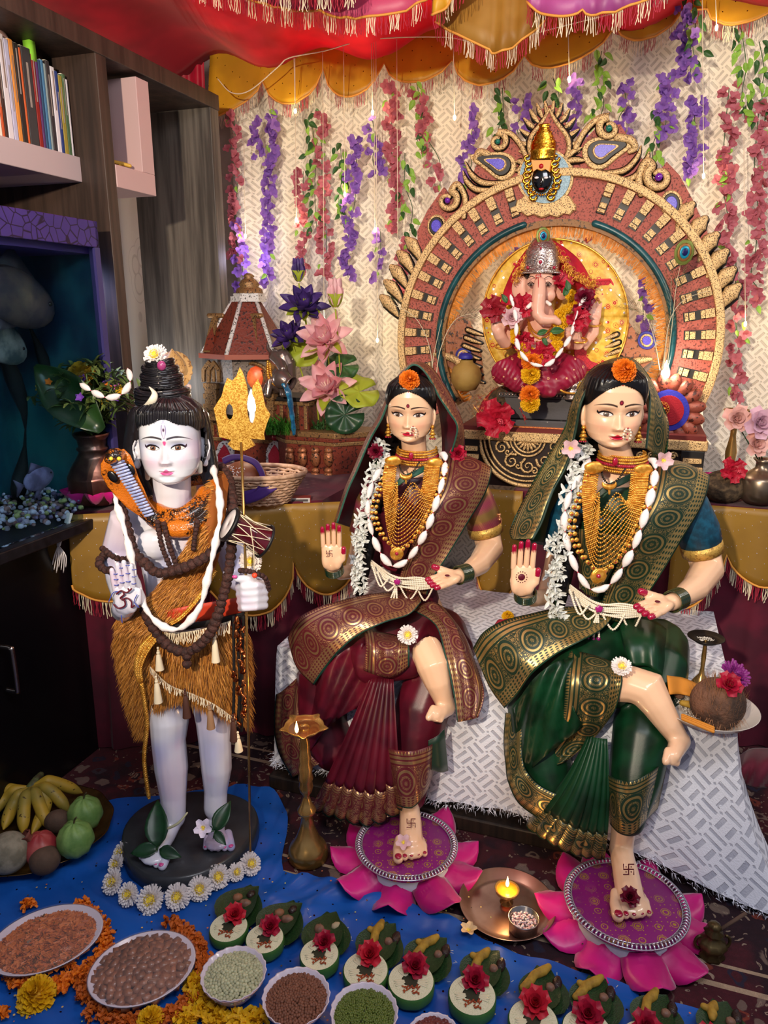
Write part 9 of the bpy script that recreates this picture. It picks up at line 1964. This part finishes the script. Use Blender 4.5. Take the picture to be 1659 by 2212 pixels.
for i in range(170):q=random.choice(OFF);p=WZ(q[2]+rnd(-45,55),q[3]+rnd(-35,60),.034);d=V((rnd(-1,1),rnd(-1,1),0)).normalized()*.003;m.tube([p-d,p+d],.0006,4)
tag(m.build('rice_grains',mat('rice','d8d0c4',.5),org=cen(m),stuff=True),'white rice grains sprinkled round the betel leaf offerings','rice')
# ---------------------------------------------------------------- right: plate with coconut, stemmed dish, maroon heap
PZ=.402;qc=WZ(1530,1530,PZ+.012);qk=MP(1530,1530,qc.y);wp_=thing('white_plate','white plate with coconut and rice at the right corner of the plush platform','plate',qc);dish(qc-ez*.010,102*qk,.016,PLP,56,'plate_body',mat('plate_ivory','c8c0b8',.3,coat=.4),wp_)
m=MB();[m.tube([p,p+V((rnd(-1,1),rnd(-1,1),rnd(0,.5)))*.003],.0007,4)for p in[qc+V((rnd(-.06,.03),rnd(-.05,.05),.002+rnd(0,.003)))for _ in range(700)]];m.build('rice',mat('rice','d8d0c4'),wp_,stuff=True)
co=WZ(1553,1520,PZ+.045);ct=thing('coconut','fibrous brown coconut standing on the white plate with flowers on top','coconut',co);COCO=mat('coir','7a5440',.9,col2='3c2c24',vs_=14,bump=1,bs=180,bd=.004)
m=MB();m.ell(co,(56*qk,50*qk,55*qk),rotm('Y',8),26,20,fn=lambda p:1+.05*sin(atan2(p.y,p.x)*3));m.build('husk',COCO,ct);m=MB()
for i in range(700):
 a,b_=rnd(0,6.28),rnd(-1.2,1.3);n=V((cos(a)*cos(b_),sin(a)*cos(b_),sin(b_)));p=co+V((n.x*56,n.y*50,n.z*55))*qk;d=(n*.3+V((rnd(-.3,.3),rnd(-.3,.3),1.2*(1 if b_>-.2 else-.6)))).normalized()*rnd(.01,.025);s_=d.cross(n).normalized()*.0005;m.add([p-s_,p+s_,p+d+n*.002],[(0,1,2)])
m.build('fibres',mat('fibre','9a6c4c',.8),ct,stuff=True);flower('rose',co+V((.004,-.02,54*qk)),V((0,-.7,.8)),24*qk,'bright crimson rose on top of the coconut on the white plate');flower('mum',co+V((.03,.012,60*qk)),V((.3,-.6,.9)),34*qk,'purple aster behind the rose on the coconut',petals=mat('aster_purple','8a2c80',.5,transl=.2),center=mat('aster_purple','8a2c80'),name='aster')
m=loft([[(1440,1460,1.40),(1475,1465,1.42),(1506,1478,1.42)],[(1445,1500,1.36),(1475,1500,1.38),(1510,1510,1.38)]],6,6,lambda u,v:.004*sin(u*12));solo(m,'orange_cloth',mat('orange_cotton','c88028',.7),'folded orange cloth lying beside the white plate','cloth',solid=.004);m=MB()
for j in range(3):m.tube([WZ(1475,1545+j*4,PZ+.022),WZ(1540,1572+j*4,PZ+.022)],.0035,7,rnd_=True)
solo(m,'orange_sticks',mat('orange_cotton','c88028'),'bundle of folded orange cotton strips on the front rim of the white plate','cloth strips',stuff=False);m=MB();p=qc+V((-.055,.0,.012));m.cap([(p,.006),(p+V((.02,-.012,.002)),.0085),(p+V((.035,-.022,0)),.005)],10);solo(m,'turmeric_root',TUR,'turmeric root lying on the white plate beside the coconut','turmeric');m=MB();m.ell(p+V((.004,.028,.006)),.011,None,12,8);solo(m,'betel_nut',NUT,'round betel nut on the white plate beside the coconut','betel nut')
sc_=WZ(1513,1478,PZ);dk_=MP(1513,1430,sc_.y);sdh=W(1513,1378,sc_.y).z-sc_.z;std=thing('stemmed_dish','dark shallow dish of rice on a tall thin brass stem behind the coconut','dish',sc_)
m=MB();m.lathe([(.0001,0),(22*dk_,0),(16*dk_,.010),(6*dk_,.025),(4*dk_,.04),(5*dk_,sdh*.6),(3.5*dk_,sdh*.97)],24,sc_);m.build('stem',M_BRASS,std);m=MB();m.lathe([(.0001,sdh-.012),(20*dk_,sdh-.010),(38*dk_,sdh+.002),(37*dk_,sdh+.003),(20*dk_,sdh-.006),(.0001,sdh-.007)],36,sc_);m.build('dish_body',mat('dark_metal_dish','24201f',.35,.6),std);m=MB();[m.tube([p,p+V((rnd(-1,1),rnd(-1,1),.3))*.003],.0007,4)for p in[sc_+V((rnd(-.014,.014),rnd(-.01,.01),sdh-.003))for _ in range(90)]];m.build('rice',mat('rice','d8d0c4'),std,stuff=True)
m=loft([[(1592,1640,1.46),(1625,1618,1.48),(1690,1620,1.46)],[(1590,1662,1.40),(1630,1650,1.38),(1690,1645,1.38)],[(1600,1690,1.40),(1635,1700,1.36),(1690,1700,1.36)]],8,8,lambda u,v:.02*sin(u*14+v*8)*v);solo(m,'maroon_heap',M_MAROONV,'crumpled maroon velvet cloth heap behind the plush corner at the right edge','cloth',solid=.004)
flower('marigold',WZ(1097,1332,.41),V((0,-.6,.8)),.016,'small yellow marigold on the platform between the two seated statues',petals=MARY,seed=1);m=MB();m.ell(WZ(1092,1348,.41),(.03,.02,.012),None,14,8,fn=lambda p:1+.1*sin(p.x*9));solo(m,'red_pouch',M_REDTH,'small red cloth pouch under the marigold between the seated statues','pouch')
